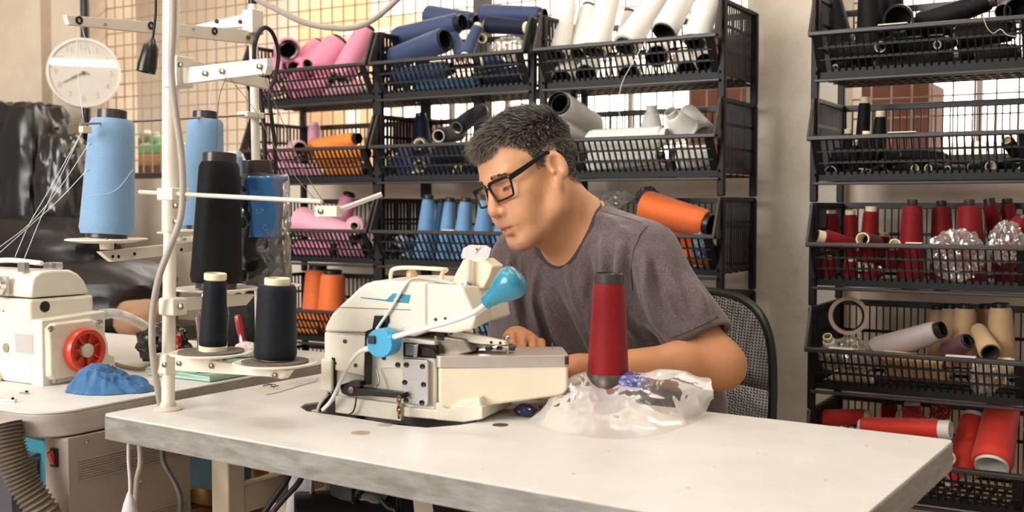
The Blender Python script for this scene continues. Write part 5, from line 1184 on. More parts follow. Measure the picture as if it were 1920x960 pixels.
# tiny wire bit on the table by the inlay
wbp = PZ(508, 728, ZT)
tag(MB().tube(smooth_path([wbp + Vector((0.01 * math.cos(k * 1.1) + 0.002 * k - 0.01, 0.006 * math.sin(k * 1.7), 0.003 + 0.004 * abs(math.sin(k)))) for k in range(12)], 5), 0.0007, 5).build('wire_scrap', M_darksteel, smooth=180), 'tangled dark wire scrap on the work table by the inlay plate', 'wire')
lx = Vector((rd.x, rd.y, 0)).cross(Vector((0, 0, 1))).normalized()
e = thing('fluorescent_lamp', 'twin fluorescent lamp hanging far behind the camera', 'lamp', lpos, 'ceiling tube lamps')
MB().bar(lpos - lx * 0.34 + Vector((0, 0, 0.05)), lpos + lx * 0.34 + Vector((0, 0, 0.05)), 0.12, 0.05).build('housing', M_white, e, smooth=0, bevel=0.006)
for s_ in (-0.03, 0.03):
    oo = Vector((rd.x, rd.y, 0)).normalized() * s_; MB().cyl(lpos - lx * 0.31 + oo, lpos + lx * 0.31 + oo, 0.014, seg=12).build('tube', MATS['lit fluorescent tube'], e)
for s_ in (-0.25, 0.25): MB().cyl(lpos + lx * s_ + Vector((0, 0, 0.07)), Vector((lpos.x + lx.x * s_, lpos.y + lx.y * s_, 3.25)), 0.004, seg=6).build('hanger', M_gcable, e)
# ------------------------------------------------------------------ overlock machine on the work table
PM = Plane((-1.195, 1.391), R(10)); N = PM.n; XA = PM.x
mach = thing('sewing_machine', 'cream industrial sewing machine with teal stripe in front of the man', 'sewing machine', (PM.o + N * 0.08 + XA * 0.15) + Vector((0, 0, ZT)))
def mp(u, v, off=0.0): return PM.p(u, v, off)
def ext(name, pts, off, dep, m, par=mach, bevel=0.003, bseg=3, smooth=30):
    return MB().prism([mp(u, v, off) for u, v in pts], N * dep).build(name, m, par, smooth=smooth, bevel=bevel, bseg=bseg)
# base
ext('base', [(640, 752), (862, 772), (872, 776), (872, 792), (640, 772)], 0.0, 0.15, M_cream2)
ext('base_flange', [(816, 755), (905, 762), (905, 786), (870, 793), (816, 788)], -0.004, 0.13, M_cream2)
# body below the hood
body = ext('body', [(607, 622), (700, 624), (816, 640), (816, 776), (640, 757), (607, 740)], 0.006, 0.17, M_cream, bevel=0.004)
ext('side_panel', [(617, 626), (686, 630), (683, 706), (673, 704), (618, 692)], 0.001, 0.02, M_cream, bevel=0.002)
ext('left_guard', [(601, 672), (622, 676), (622, 735), (601, 733)], -0.006, 0.05, M_cream, bevel=0.003)
ext('guard_slot', [(622, 670), (628, 672), (628, 745), (622, 743)], 0.0, 0.01, M_hole, bevel=0)
ext('lower_ledge', [(628, 742), (752, 758), (752, 790), (628, 774)], -0.006, 0.06, M_cream2, bevel=0.002)
ext('centre_panel', [(716, 655), (757, 660), (757, 690), (715, 690)], 0.003, 0.02, M_cream, bevel=0.001)
# hood: sloped left, rounded shoulder, chamfered right end
hood = [(606, 622), (612, 606), (622, 588), (640, 570), (660, 552), (672, 540), (684, 532), (700, 527), (745, 527), (800, 530), (800, 622), (775, 632), (690, 624)]
fr = [mp(u, v, 0.0) for u, v in hood]
MB().prism(fr, N * 0.165).build('hood', M_cream, mach, smooth=30, bevel=0.005, bseg=3)
nose_f = [(801, 531), (868, 536), (893, 594), (886, 618), (852, 626), (801, 622)]
nose_b = [(801, 531), (905, 536), (921, 575), (925, 600), (900, 607), (801, 612)]
A0 = [mp(u, v, 0.001) for u, v in nose_f]; B0 = [mp(u, v, 0.075) for u, v in nose_b]
MB().loft(A0, B0).build('nose_cover', M_cream, mach, smooth=0, bevel=0.004, bseg=3)
B1 = [p + N * 0.08 for p in B0]
MB().loft(B0, B1).build('nose_back', M_cream, mach, smooth=0, bevel=0.004, bseg=3)
# seams, print, holes
def line(name, a, b, m, off=-0.0004, w_=0.0010): MB().bar(mp(*a, off), mp(*b, off), w_, 0.0008, N).build(name, m, mach, smooth=0)
M_seam = mat('seam shadow gap', (120, 108, 92), 0.7)
line('hood_seam', (632, 576), (770, 581), M_seam); line('hood_seam', (622, 622), (690, 628), M_seam)
M_teal = mat('teal print', (44, 138, 158), 0.4)
ext('teal_stripe', [(675, 558.5), (676, 557), (724, 562), (737, 550), (770, 553), (766, 568.5), (728, 566), (722, 564.5)], -0.0006, 0.001, M_teal, bevel=0)
M_tp = mat('pale teal print', (150, 196, 204), 0.4)
for k, (a, b) in enumerate((((740, 555), (744, 552)), ((747, 556), (751, 553)), ((738, 560), (745, 561)), ((748, 561), (754, 562)))): line('stripe_mark', a, b, M_tp, -0.0012, 0.0009)
def hole_(u, v, r, m=M_hole, off=0.0, par=mach, nm='screw_hole'): MB().lathe([(pxlen(r, 1.8), -0.0012), (pxlen(r, 1.8), 0.0012), (pxlen(r * 0.6, 1.8), 0.0004), (0, 0.0004)], mp(u, v, off), -N, 16, cap=False).build(nm, m, par, smooth=30)
M_hole2 = mat('oily recess', (70, 60, 50), 0.5)
for u, v, r in ((647, 640, 4), (628, 681, 3.5), (667, 685, 3.8)): hole_(u, v, r, M_hole2, 0.001)
for u, v, r in ((720, 671, 4.2), (746, 684, 5)): hole_(u, v, r, M_darksteel, 0.003)
for u, v, r in ((817, 599, 3), (835, 597, 2.5), (756, 617, 3)): hole_(u, v, r, M_hole2, 0.001)
# dark slot with linkage
ext('slot', [(702, 592), (729, 592), (727, 612), (700, 625), (698, 615)], -0.0008, 0.002, M_hole, bevel=0)
ext('slot_bracket', [(701, 592), (728, 592), (728, 606), (712, 606), (706, 618), (701, 618)], -0.004, 0.006, M_darksteel, bevel=0.001)
ext('rocker_arm', [(684, 622), (700, 615), (704, 625), (694, 632), (692, 722), (682, 720)], -0.010, 0.010, M_darksteel, bevel=0.001)
ext('lever_bar', [(636, 722), (652, 717), (672, 718), (672, 727), (757, 737), (757, 748), (690, 742), (655, 744), (640, 738)], -0.020, 0.016, M_darksteel, bevel=0.002)
ext('lever_pad', [(655, 715), (675, 716), (675, 726), (655, 725)], -0.022, 0.02, M_black, bevel=0.001)
MB().lathe([(0.0055, 0), (0.0055, 0.002), (0, 0.003)], mp(659, 731, -0.020), -N, 14).build('lever_screw', mat('bronze screw', (120, 96, 74), 0.35, metal=0.9), mach)
MB().tube(smooth_path([mp(705, 690, -0.004), mp(710, 708, -0.008), mp(710, 720, -0.012), mp(704, 726, -0.02)], 6), 0.0016, 8).build('spring_rod', M_steel, mach, smooth=180)
MB().tube(smooth_path([mp(668, 744, -0.018), mp(666, 760, -0.016), mp(662, 772, -0.014), mp(656, 776, -0.014)], 6), 0.0014, 6).build('return_wire', mat('rusty wire', (96, 66, 46), 0.5, metal=0.6), mach, smooth=180)
# steel cover plate with six bolts
sp_ = ext('cover_plate', [(756, 672), (801, 676), (803, 680), (803, 758), (800, 762), (754, 756)], -0.0045, 0.006, M_steel, bevel=0.0012)
for u, v in ((762, 684), (792, 687), (759, 717), (794, 721), (761, 751), (791, 755)): hole_(u, v, 4.8, M_darksteel, -0.0046, sp_, 'bolt')
# feed mechanism opening between body and bed
ext('mechanism_recess', [(756, 642), (818, 648), (818, 672), (756, 668)], 0.002, 0.01, M_hole, bevel=0)
ext('looper_block', [(760, 645), (784, 647), (782, 668), (760, 666)], -0.006, 0.01, mat('blue grey steel', (120, 126, 134), 0.25, metal=0.9), bevel=0.001)
ext('looper_clip', [(776, 648), (784, 645), (781, 669), (775, 670)], -0.012, 0.006, M_chrome, bevel=0.0006)
ext('looper_arm', [(788, 650), (812, 655), (822, 668), (812, 672), (788, 666)], -0.002, 0.01, M_darksteel, bevel=0.001)
ext('throat_block', [(812, 628), (870, 636), (885, 660), (840, 672), (812, 660)], 0.02, 0.05, mat('oily grey casting', (150, 138, 126), 0.35, metal=0.6, var=0.2, vscale=40), bevel=0.003)
# bed with steel plate
PM2 = Plane(mp(822, 752, -0.012).xy, R(34)); N2 = PM2.n; XA2 = PM2.x
def mp2(u, v, off=0.0): return PM2.p(u, v, off)
def ext2(name, pts, off, dep, m, bevel=0.003, bseg=3): return MB().prism([mp2(u, v, off) for u, v in pts], N2 * dep).build(name, m, mach, smooth=30, bevel=bevel, bseg=bseg)
ext2('bed', [(822, 689), (1064, 684), (1066, 690), (1066, 728), (1060, 738), (1046, 743), (884, 766), (846, 770), (828, 764), (822, 752)], 0.0, 0.105, mat('ivory enamel bed', (240, 226, 198), 0.38, var=0.04, vscale=10, coat=0.2), bevel=0.006, bseg=3)
ext('bed_foot', [(822, 752), (900, 745), (905, 778), (866, 788), (822, 785)], 0.0, 0.09, M_cream2, bevel=0.003)
f0 = [(815, 664), (822, 668), (1058, 667), (1066, 668), (1068, 676), (1067, 684), (820, 690), (815, 680)]
plate_pts = [mp(u, v, -0.014) for u, v in [(818, 690), (818, 668), (1067, 668), (1067, 684)]]
pa, pb = mp2(818, 668, -0.002), mp2(1067, 668, -0.002); zp = pa.z
pl4 = rounded([Vector((pa.x, pa.y, 0)), Vector((pb.x, pb.y, 0)), Vector((pb.x, pb.y, 0)) + N2 * 0.108, Vector((pa.x, pa.y, 0)) + N2 * 0.108], 0.010)
MB().prism([p + Vector((0, 0, zp - 0.0185)) for p in pl4], (0, 0, 0.0185)).build('bed_plate', mat('satin bed steel', (206, 194, 182), 0.4, metal=0.6, var=0.08, vscale=40), mach, smooth=30, bevel=0.0012)
MB().box(mp2(1063, 676, -0.0022), (0.006, 0.002, 0.012), (XA2, N2, Vector((0, 0, 1)))).build('plate_mark', mat('dark red mark', (70, 18, 18), 0.4), mach, smooth=0)
# sewing foot, needle bar and clamp arm
ext('clamp_arm', [(828, 620), (862, 622), (945, 640), (948, 647), (900, 645), (828, 634)], 0.03, 0.012, M_cream2, bevel=0.001)
ext('clamp_holder', [(818, 618), (834, 620), (834, 640), (818, 638)], 0.02, 0.03, M_darksteel, bevel=0.001)
ext('clamp_bar', [(850, 632), (925, 645), (925, 652), (850, 640)], 0.045, 0.01, M_cream2, bevel=0.001)
for u, v in ((846, 625), (921, 642), (938, 643)): hole_(u, v, 2.4, M_darksteel, 0.0295)
MB().cyl(mp(892, 605, 0.06), mp(892, 652, 0.06), 0.004, seg=12).build('needle_bar', M_chrome, mach)
ext('needle_clamp', [(884, 628), (900, 630), (900, 642), (884, 640)], 0.05, 0.02, M_darksteel, bevel=0.001)
ext('presser_foot', [(868, 646), (900, 642), (952, 650), (958, 656), (900, 658), (868, 655)], 0.045, 0.03, M_chrome, bevel=0.001)
for k in range(9):
    u = 872 + k * 11; MB().box(mp(u, 652 + (k % 3), 0.035 + 0.006 * (k % 4)), (0.009, 0.006, 0.006), (XA, N, Vector((0, 0, 1)))).build('foot_linkage', M_chrome if k % 2 else M_darksteel, mach, smooth=0, bevel=0.0008)
MB().cyl(mp(951, 632, 0.05), mp(951, 664, 0.05), 0.0022, seg=10).build('edge_pin', M_chrome, mach)
MB().lathe([(0.0045, 0), (0.0045, 0.004), (0.002, 0.006), (0, 0.006)], mp(951, 636, 0.05), seg=12).build('pin_nut', M_chrome, mach)
# carrying handle on top
h0, h1 = mp(733, 527, 0.05), mp(826, 531, 0.05)
MB().tube(smooth_path([mp(733, 529, 0.05), mp(733, 513, 0.05), mp(740, 504, 0.05), mp(770, 502, 0.05), mp(830, 505, 0.05), mp(836, 507, 0.07), mp(829, 513, 0.08), mp(827, 533, 0.08)], 6), 0.0035, 10).build('handle', M_ivory, mach, smooth=180)
kn = mp(772, 523, 0.07); MB().lathe([(0.012, -0.010), (0.012, 0.002), (0.009, 0.004), (0.0095, 0.010), (0.006, 0.016), (0, 0.0165)], kn, seg=24).build('sight_glass', mat('amber sight glass', (206, 170, 124), 0.2, coat=0.5), mach, smooth=40)
# tension box on the right end of the hood
ext('thread_box', [(846, 536), (852, 516), (868, 486), (905, 486), (924, 500), (918, 520), (906, 542), (880, 540)], 0.06, 0.05, M_ivory, bevel=0.003)
ext('thread_box_plate', [(864, 480), (868, 466), (880, 459), (912, 460), (921, 466), (918, 480), (912, 488), (866, 485)], 0.075, 0.003, M_steel, bevel=0.0006)
tri = [(889, 463), (902, 463), (892, 476)]
ext('warning_triangle', tri, 0.0735, 0.0015, mat('pale warning print', (216, 196, 160), 0.5), bevel=0)
ext('warning_mark', [(892, 466), (897, 466), (893.5, 471)], 0.0728, 0.0012, M_hole2, bevel=0)
MB().cyl(mp(878, 532, 0.05), mp(880, 487, 0.05), pxlen(5.5, 1.85), seg=14).build('oil_tube', film_mat('milky tube', 0.25, milky=0.9), mach)
MB().lathe([(0.010, 0), (0.010, 0.004), (0.006, 0.006), (0, 0.006)], mp(877, 535, 0.05), seg=16).build('tube_clamp', M_chrome, mach)
MB().box(mp(868, 529, 0.045), (0.018, 0.008, 0.004), (XA, N, Vector((0, 0, 1)))).build('tube_lever', M_chrome, mach, smooth=0, bevel=0.001)
# brass chain from lever
chn = thing('brass_chain', 'short brass chain hanging at the front of the sewing machine', 'chain', mp(747, 745, -0.022))
for k in range(4):
    c = mp(748, 749 + 9.5 * k, -0.024); a = XA if k % 2 == 0 else N
    MB().tube([c + a * (0.0032 * math.cos(q)) + Vector((0, 0, 0.0062 * math.sin(q))) for q in [i * math.pi / 5 for i in range(10)]], 0.0011, 6, closed=True).build('link', M_brass, chn, smooth=180)
# cable loom at the left foot
for k, (r_, m_) in enumerate(((0.0035, M_gcable), (0.0045, M_darksteel), (0.003, M_gcable))):
    o = -0.004 * k
    cable('machine_cable', [mp(622 - 3 * k, 738, 0.0 + o), mp(612 - 4 * k, 752, -0.004 + o), mp(603 - 3 * k, 765, -0.006 + o), mp(600 - 2 * k, 782, -0.004 + o)], r_, m_, ['grey cable curling at the left foot of the sewing machine', 'dark cable curling at the left foot of the sewing machine', 'thin outer grey cable at the left foot of the sewing machine'][k], 6)

# ------------------------------------------------------------------ magnetic work lamp
lamp = thing('work_lamp', 'blue magnetic work lamp with white gooseneck on the sewing machine', 'lamp', mp(722, 642, -0.01))
M_lb = mat('blue lamp plastic', (62, 162, 204), 0.35, coat=0.2); M_lt = mat('teal lamp shade', (40, 134, 162), 0.3, coat=0.4)
fb = mp(711, 644, -0.046); bb_ = mp(729, 640, -0.0125); dd = (bb_ - fb)
lr = pxlen(27.5, depth(fb))
MB().lathe([(0, 0), (lr * 0.94, 0), (lr, 0.002), (lr * 0.99, dd.length)], fb, dd, 40).build('base', M_lb, lamp, smooth=40)
zv = Vector((0, 0, 1)); nf = dd.normalized(); xf = zv.cross(nf).normalized(); yf = nf.cross(xf)
MB().box(mp(697, 637, -0.0475), (0.0125, 0.004, 0.0125), (xf, nf, yf)).build('switch', M_black, lamp, smooth=0, bevel=0.001)
gpts = smooth_path([mp(734, 633, -0.040), mp(770, 623, -0.045), mp(815, 611, -0.050), mp(860, 598, -0.048), mp(890, 585, -0.044), mp(914, 568, -0.038)], 10)
MB().tube(gpts, 0.0042, 12).build('gooseneck', M_wcable, lamp, smooth=180)
MB().lathe([(0.0065, -0.004), (0.0065, 0.004)], gpts[0], gpts[1] - gpts[0], 16).build('neck_collar', M_lb, lamp)
sa, sb = mp(908, 570, -0.040), mp(978, 516, -0.030); sd = sb - sa; SL = sd.length
prof = [(0.0085, 0), (0.0105, 0.002), (0.0105, 0.010), (0.0125, 0.013), (0.0135, 0.020), (0.018, SL * 0.40), (0.0235, SL * 0.58), (0.0262, SL * 0.74), (0.0250, SL * 0.86), (0.0195, SL * 0.95), (0.010, SL * 0.99), (0, SL)]
MB().lathe(prof, sa, sd, 40, cap=False).build('shade', M_lt, lamp, smooth=60)
MB().tube(smooth_path([mp(692, 653, -0.036), mp(674, 660, -0.034), mp(656, 680, -0.03), mp(640, 712, -0.028), mp(622, 750, -0.022), mp(605, 769, -0.018)], 8), 0.0034, 10).build('cable', M_wcable, lamp, smooth=180)
MB().cyl(mp(694, 652, -0.038), mp(683, 656, -0.036), 0.0055, 0.004, seg=12).build('strain_relief', M_wcable, lamp)
MB().tube(smooth_path([mp(706, 618, -0.012), mp(714, 606, -0.006), mp(728, 586, -0.004), mp(744, 560, -0.004), mp(760, 534, -0.003), mp(775, 523, 0.010), mp(800, 524, 0.03), mp(838, 529, 0.05), mp(850, 533, 0.055)], 8), 0.0026, 10).build('cable', M_wcable, lamp, smooth=180)

# ------------------------------------------------------------------ red cone, film and wrappers on the table
rb_ = PZ(1139, 778, ZT); rt_ = rb_ + Vector((0.002, 0.0, pxlen(267, depth(rb_)) * 1.0))
spool('tall dark red thread cone standing on the work table', 'dark red', 'smoke', rb_, rt_, pxlen(41, depth(rb_)), pxlen(29.5, depth(rb_)), None, seg=64, thr=0.93, foot=0.125, tr=(0.036, 0.0238))
# clear plastic bag slumped around the cone
fx = thing('plastic_sheet', 'thin clear plastic bag slumped on the work table around the red cone', 'plastic bag', PZ(1160, 780, ZT))
front = [(985, 790), (1010, 800), (1060, 812), (1120, 822), (1180, 822), (1240, 812), (1290, 795), (1325, 770), (1338, 740)]
crest = [(1040, 742), (1046, 724), (1070, 714), (1100, 712), (1130, 720), (1175, 722), (1230, 716), (1290, 722), (1336, 735)]
back = [(1075, 742), (1080, 728), (1095, 722), (1110, 716), (1140, 716), (1180, 714), (1230, 707), (1285, 708), (1330, 722)]
P = []
NUu = 170; NVv = 64
def inter(L, s):
    x = s * (len(L) - 1); i = min(int(x), len(L) - 2); f = x - i; return (L[i][0] * (1 - f) + L[i + 1][0] * f, L[i][1] * (1 - f) + L[i + 1][1] * f)
for i in range(NUu + 1):
    s = i / NUu; f = PZ(*inter(front, s), ZT + 0.0015)
    cu = inter(crest, s); cy = 1.535 + 0.05 * s + 0.02 * math.sin(3 * s); c = PY(cu[0], cu[1], cy); bk = inter(back, s); b = PY(bk[0], bk[1], 1.62 + 0.04 * s)
    row = []
    for j in range(NVv + 1):
        t = j / NVv
        if t < 0.6: q = t / 0.6; qq = q ** 1.15; p = f.lerp(c, qq); p.z = f.z + (c.z - f.z) * (q ** 1.5)
        else: q = (t - 0.6) / 0.4; p = c.lerp(b, q); p.z += 0.010 * math.sin(math.pi * q)
        row.append(p)
    P.append(row)
A = np.array([[tuple(p) for p in r] for r in P]); sh = A.shape; F_ = A.reshape(-1, 3)
amp = np.clip((F_[:, 2] - ZT) / 0.03, 0.02, 1)
F_[:, 2] += amp * (0.010 * ridged(F_, 13, 2, 3) + 0.0025 * ridged(F_, 40, 2, 9) - 0.004); F_[:, 1] += amp * (0.010 * fbm(F_, 22, 3, 6) + 0.003 * ridged(F_, 60, 2, 2))
F_[:, 2] = np.maximum(F_[:, 2], ZT + 0.001)
MB().grid([[tuple(p) for p in r] for r in F_.reshape(sh)]).build('film', film_mat('thin slumped film', 0.88, milky=0.6, rough=0.2), fx, smooth=50)
for k, (u, v, c_, rx, lab) in enumerate([(1078, 752, (150, 120, 186), 0.013, 'purple candy wrapper lying by the machine bed'), (1183, 716, (56, 62, 130), 0.030, 'blue and orange wrapper lying in the film right of the red cone'), (985, 773, (40, 44, 96), 0.020, 'dark blue wrapper lying under the machine bed'), (1038, 770, (170, 116, 90), 0.026, 'copper coloured wrapper lying under the bed corner')]):
    p = PZ(u, v + 8, ZT) if k != 1 else PY(u, v, 1.60)
    if k == 1: pass
    crumple('candy_wrapper', lab, p + Vector((0, 0, 0.010 if k != 1 else 0)), rx, rx * 0.8, 0.010 if k != 1 else 0.016, mat('wrapper %d' % k, c_, 0.25, rgb2=[(60, 44, 110), (90, 84, 140), (20, 20, 40), (90, 70, 66)][k], vscale=50, coat=0.5), 70 + k, 'wrapper', 16, 0.25, 3)
tag(MB().lathe([(0.030, 0.0), (0.030, 0.0008), (0.022, 0.0022), (0.0, 0.003)], PZ(1232, 795, ZT + 0.0015), seg=24).build('chalk_disc', mat('white tailor chalk', (238, 234, 228), 0.8)), 'flat white chalk piece lying under the clear film', 'chalk')
# small pin and lint
tag(MB().cyl(mp(1036, 654, 0.06), mp(1035, 643, 0.06), 0.0006, seg=6).build('sewing_pin', M_steel), 'upright steel pin on the machine bed plate', 'pin')
rng2 = np.random.default_rng(3)
for (u, v) in ((905, 880), (1140, 846), (1075, 888), (1290, 915), (1340, 875), (1578, 800), (1625, 836), (1706, 828), (1548, 900), (225, 770), (1420, 850)):
    r_ = rng2.uniform(0.0015, 0.0035); MB().lathe([(r_, -0.0005), (r_, 0.0002), (0, 0.0003)], PZ(u, v, ZT), seg=9).build('table_mark', mat('grey scuff', (188, 180, 170), 0.6), table)
# head placement (photo pixel, metres) and turn
HEAD_YAW, HEAD_PITCH, HEAD_ROLL, HEAD_AT, GLZ, EARZ = 157.0, -18.0, 12.5, (996, 335.5, 2.093), 0.0025, 0.036
# ------------------------------------------------------------------ sculpting by signed distance
class Vox:
    def __init__(s, lo, hi, h):
        s.lo = np.array(lo, float); s.h = h; s.n = np.ceil((np.array(hi) - s.lo) / h).astype(int) + 1
        s.d = np.full(tuple(s.n), 1.0, np.float32)
    def sub(s, c, r):
        a = np.clip(np.floor((np.array(c) - r - s.lo) / s.h).astype(int), 0, s.n); b = np.clip(np.ceil((np.array(c) + r - s.lo) / s.h).astype(int) + 1, 0, s.n)
        if np.any(b - a < 2): return None, None
        sl = tuple(slice(i, j) for i, j in zip(a, b))
        g = [(s.lo[k] + s.h * np.arange(a[k], b[k])).astype(np.float32) for k in range(3)]
        return sl, (g[0][:, None, None], g[1][None, :, None], g[2][None, None, :])
    def mix(s, sl, d, k, op):
        cur = s.d[sl]
        if op == 'add':
            hh = np.maximum(k - np.abs(cur - d), 0) / k; s.d[sl] = np.minimum(cur, d) - hh * hh * k * 0.25
        else:
            d = -d; hh = np.maximum(k - np.abs(cur - d), 0) / k; s.d[sl] = np.maximum(cur, d) + hh * hh * k * 0.25
    def ell(s, c, r, ax=None, k=0.01, op='add'):
        """ellipsoid; ax: 3x3 with the axes as columns"""
        c = np.array(c, float); r = np.array(r, float); ax = np.eye(3) if ax is None else np.array(ax)
        sl, g = s.sub(c, float(r.max()) + k * 1.5 + 4 * s.h)
        if sl is None: return
        q = [g[i] - c[i] for i in range(3)]
        l = [q[0] * ax[0, j] + q[1] * ax[1, j] + q[2] * ax[2, j] for j in range(3)]
        k0 = np.sqrt(sum((l[j] / r[j]) ** 2 for j in range(3))); k1 = np.sqrt(sum((l[j] / r[j] ** 2) ** 2 for j in range(3))) + 1e-9
        s.mix(sl, (k0 * (k0 - 1) / k1).astype(np.float32), k, op)
    def cap(s, a, b, ra, rb, k=0.01, op='add'):
        a = np.array(a, float); b = np.array(b, float); c = (a + b) / 2; L = np.linalg.norm(b - a)
        sl, g = s.sub(c, L / 2 + max(ra, rb) + k * 1.5 + 4 * s.h)
        if sl is None: return
        q = [g[i] - a[i] for i in range(3)]; ab = b - a
        t = np.clip((q[0] * ab[0] + q[1] * ab[1] + q[2] * ab[2]) / (L * L), 0, 1)
        d = np.sqrt(sum((q[i] - t * ab[i]) ** 2 for i in range(3))) - (ra + (rb - ra) * t)
        s.mix(sl, d.astype(np.float32), k, op)
    def cut_plane(s, p, n, c, r, k=0.004):
        """remove what lies beyond the plane (p,n) inside the ball (c,r)"""
        sl, g = s.sub(c, r); 
        if sl is None: return
        p = np.array(p); n = np.array(n)
        d = sum((g[i] - p[i]) * n[i] for i in range(3)) + 0 * g[0]
        ball = np.sqrt(sum((g[i] - c[i]) ** 2 for i in range(3))) - r
        d = np.where(ball < 0, d, -1.0); s.d[sl] = np.maximum(s.d[sl], d.astype(np.float32))
    def mesh(s):
        d = s.d; ins = d < 0
        cfg = np.zeros(tuple(s.n - 1), np.int16); acc = np.zeros(tuple(s.n - 1), np.int8)
        for i in (0, 1):
            for j in (0, 1):
                for k in (0, 1): acc += ins[i:s.n[0] - 1 + i, j:s.n[1] - 1 + j, k:s.n[2] - 1 + k]
        cells = np.argwhere((acc > 0) & (acc < 8)); vid = np.full(tuple(s.n - 1), -1, np.int64); vid[tuple(cells.T)] = np.arange(len(cells))
        P = np.zeros((len(cells), 3)); W = np.zeros(len(cells))
        offs = [(i, j, k) for i in (0, 1) for j in (0, 1) for k in (0, 1)]
        val = {o: d[cells[:, 0] + o[0], cells[:, 1] + o[1], cells[:, 2] + o[2]].astype(float) for o in offs}
        for o in offs:
            for ax in range(3):
                if o[ax] == 0:
                    o2 = list(o); o2[ax] = 1; o2 = tuple(o2); a, b = val[o], val[o2]; m = (a < 0) != (b < 0)
                    t = np.where(m, a / np.where(m, a - b, 1), 0); pos = np.array(o, float)[None, :].repeat(len(cells), 0); pos[:, ax] += t
                    P += pos * m[:, None]; W += m
        V = s.lo + s.h * (cells + P / W[:, None]); F = []
        for ax in range(3):
            a1, a2 = (ax + 1) % 3, (ax + 2) % 3
            A = np.take(ins, range(0, s.n[ax] - 1), axis=ax); B = np.take(ins, range(1, s.n[ax]), axis=ax)
            E = np.argwhere(A != B); E = E[(E[:, a1] > 0) & (E[:, a2] > 0) & (E[:, a1] < s.n[a1] - 1) & (E[:, a2] < s.n[a2] - 1)]
            up = A[tuple(E.T)]
            def cid(da, db):
                q = E.copy(); q[:, a1] -= da; q[:, a2] -= db; return vid[tuple(q.T)]
            quad = np.stack([cid(1, 1), cid(0, 1), cid(0, 0), cid(1, 0)], 1); quad[~up] = quad[~up][:, ::-1]; F.append(quad)
        F = np.concatenate(F); F = F[(F >= 0).all(1)]
        return V, F
def relax(V, F, n=2, w=0.5):
    i = np.concatenate([F[:, [0, 1]], F[:, [1, 2]], F[:, [2, 3]], F[:, [3, 0]]]); i = np.concatenate([i, i[:, ::-1]])
    cnt = np.bincount(i[:, 0], minlength=len(V)).astype(float)[:, None]
    for _ in range(n):
        S_ = np.stack([np.bincount(i[:, 0], V[i[:, 1], k], minlength=len(V)) for k in range(3)], 1); V = V * (1 - w) + w * S_ / np.maximum(cnt, 1)
    return V
def vnormals(V, F):
    n = np.cross(V[F[:, 2]] - V[F[:, 0]], V[F[:, 3]] - V[F[:, 1]]); N_ = np.zeros_like(V)
    for k in range(4):
        for c in range(3): N_[:, c] += np.bincount(F[:, k], n[:, c], minlength=len(V))
    return N_ / (np.linalg.norm(N_, axis=1)[:, None] + 1e-12)
def np_obj(name, V, F, m, parent=None, col=None, cname='Tone'):
    me = bpy.data.meshes.new(name); me.vertices.add(len(V)); me.vertices.foreach_set('co', V.astype(np.float32).ravel())
    k = F.shape[1]; me.loops.add(len(F) * k); me.loops.foreach_set('vertex_index', F.astype(np.int32).ravel()); me.polygons.add(len(F)); me.polygons.foreach_set('loop_start', np.arange(len(F), dtype=np.int32) * k); me.update(calc_edges=True); me.validate()
    if col is not None:
        at = me.color_attributes.new(cname, 'FLOAT_COLOR', 'POINT'); at.data.foreach_set('color', np.concatenate([col, np.ones((len(col), 1))], 1).astype(np.float32).ravel())
    me.shade_smooth(); me.materials.append(m); o = bpy.data.objects.new(name, me); COL.objects.link(o)
    if parent: adopt(o, parent)
    return o
def project(V):
    q = V - np.array(CAM); z = q @ np.array(FW); return np.stack([960 + FPX * (q @ np.array(RT)) / z, 480 - FPX * (q @ np.array(UP)) / z], 1), z

# ------------------------------------------------------------------ pose
HYAW, HPIT, HROL, HS = R(HEAD_YAW), R(HEAD_PITCH), R(HEAD_ROLL), 0.95
def rotm(y, p, r):
    return np.array(Matrix.Rotation(y, 3, 'Z') @ Matrix.Rotation(p, 3, 'X') @ Matrix.Rotation(r, 3, 'Y'))
HM = rotm(HYAW, HPIT, HROL); HO = np.array(PD(*HEAD_AT))
def hp_(x, y, z): return HO + HS * (HM @ np.array((x, y, z)))
LSH = np.array(PD(1204, 488, 2.06)); RSH = np.array(PD(985, 495, 2.28)); LEL = np.array(PD(1347, 682, 1.965)); LWR = np.array(PD(1085, 696, 1.895)); LHA = np.array(PD(1015, 694, 1.87))
REL = np.array(PD(958, 692, 2.19)); RWR = np.array(PD(970, 640, 2.04)); RHA = np.array(PD(990, 637, 1.955))
bl_ = (LSH - RSH); bl_[2] = 0; bl_ /= np.linalg.norm(bl_); bf_ = np.array([bl_[1], -bl_[0], 0.0])
if bf_[1] > 0: bf_ = -bf_
NB = (LSH + RSH) / 2 + np.array([0, 0, 0.055]) - bf_ * 0.005
PEL = NB * np.array([1, 1, 0]) - bf_ * 0.20 + np.array([0.02, 0, 0.60])
spine = (NB - PEL); SL_ = np.linalg.norm(spine); sz = spine / SL_; sf = bf_ - sz * (bf_ @ sz); sf /= np.linalg.norm(sf); AX = np.stack([bl_, sf, sz], 1)

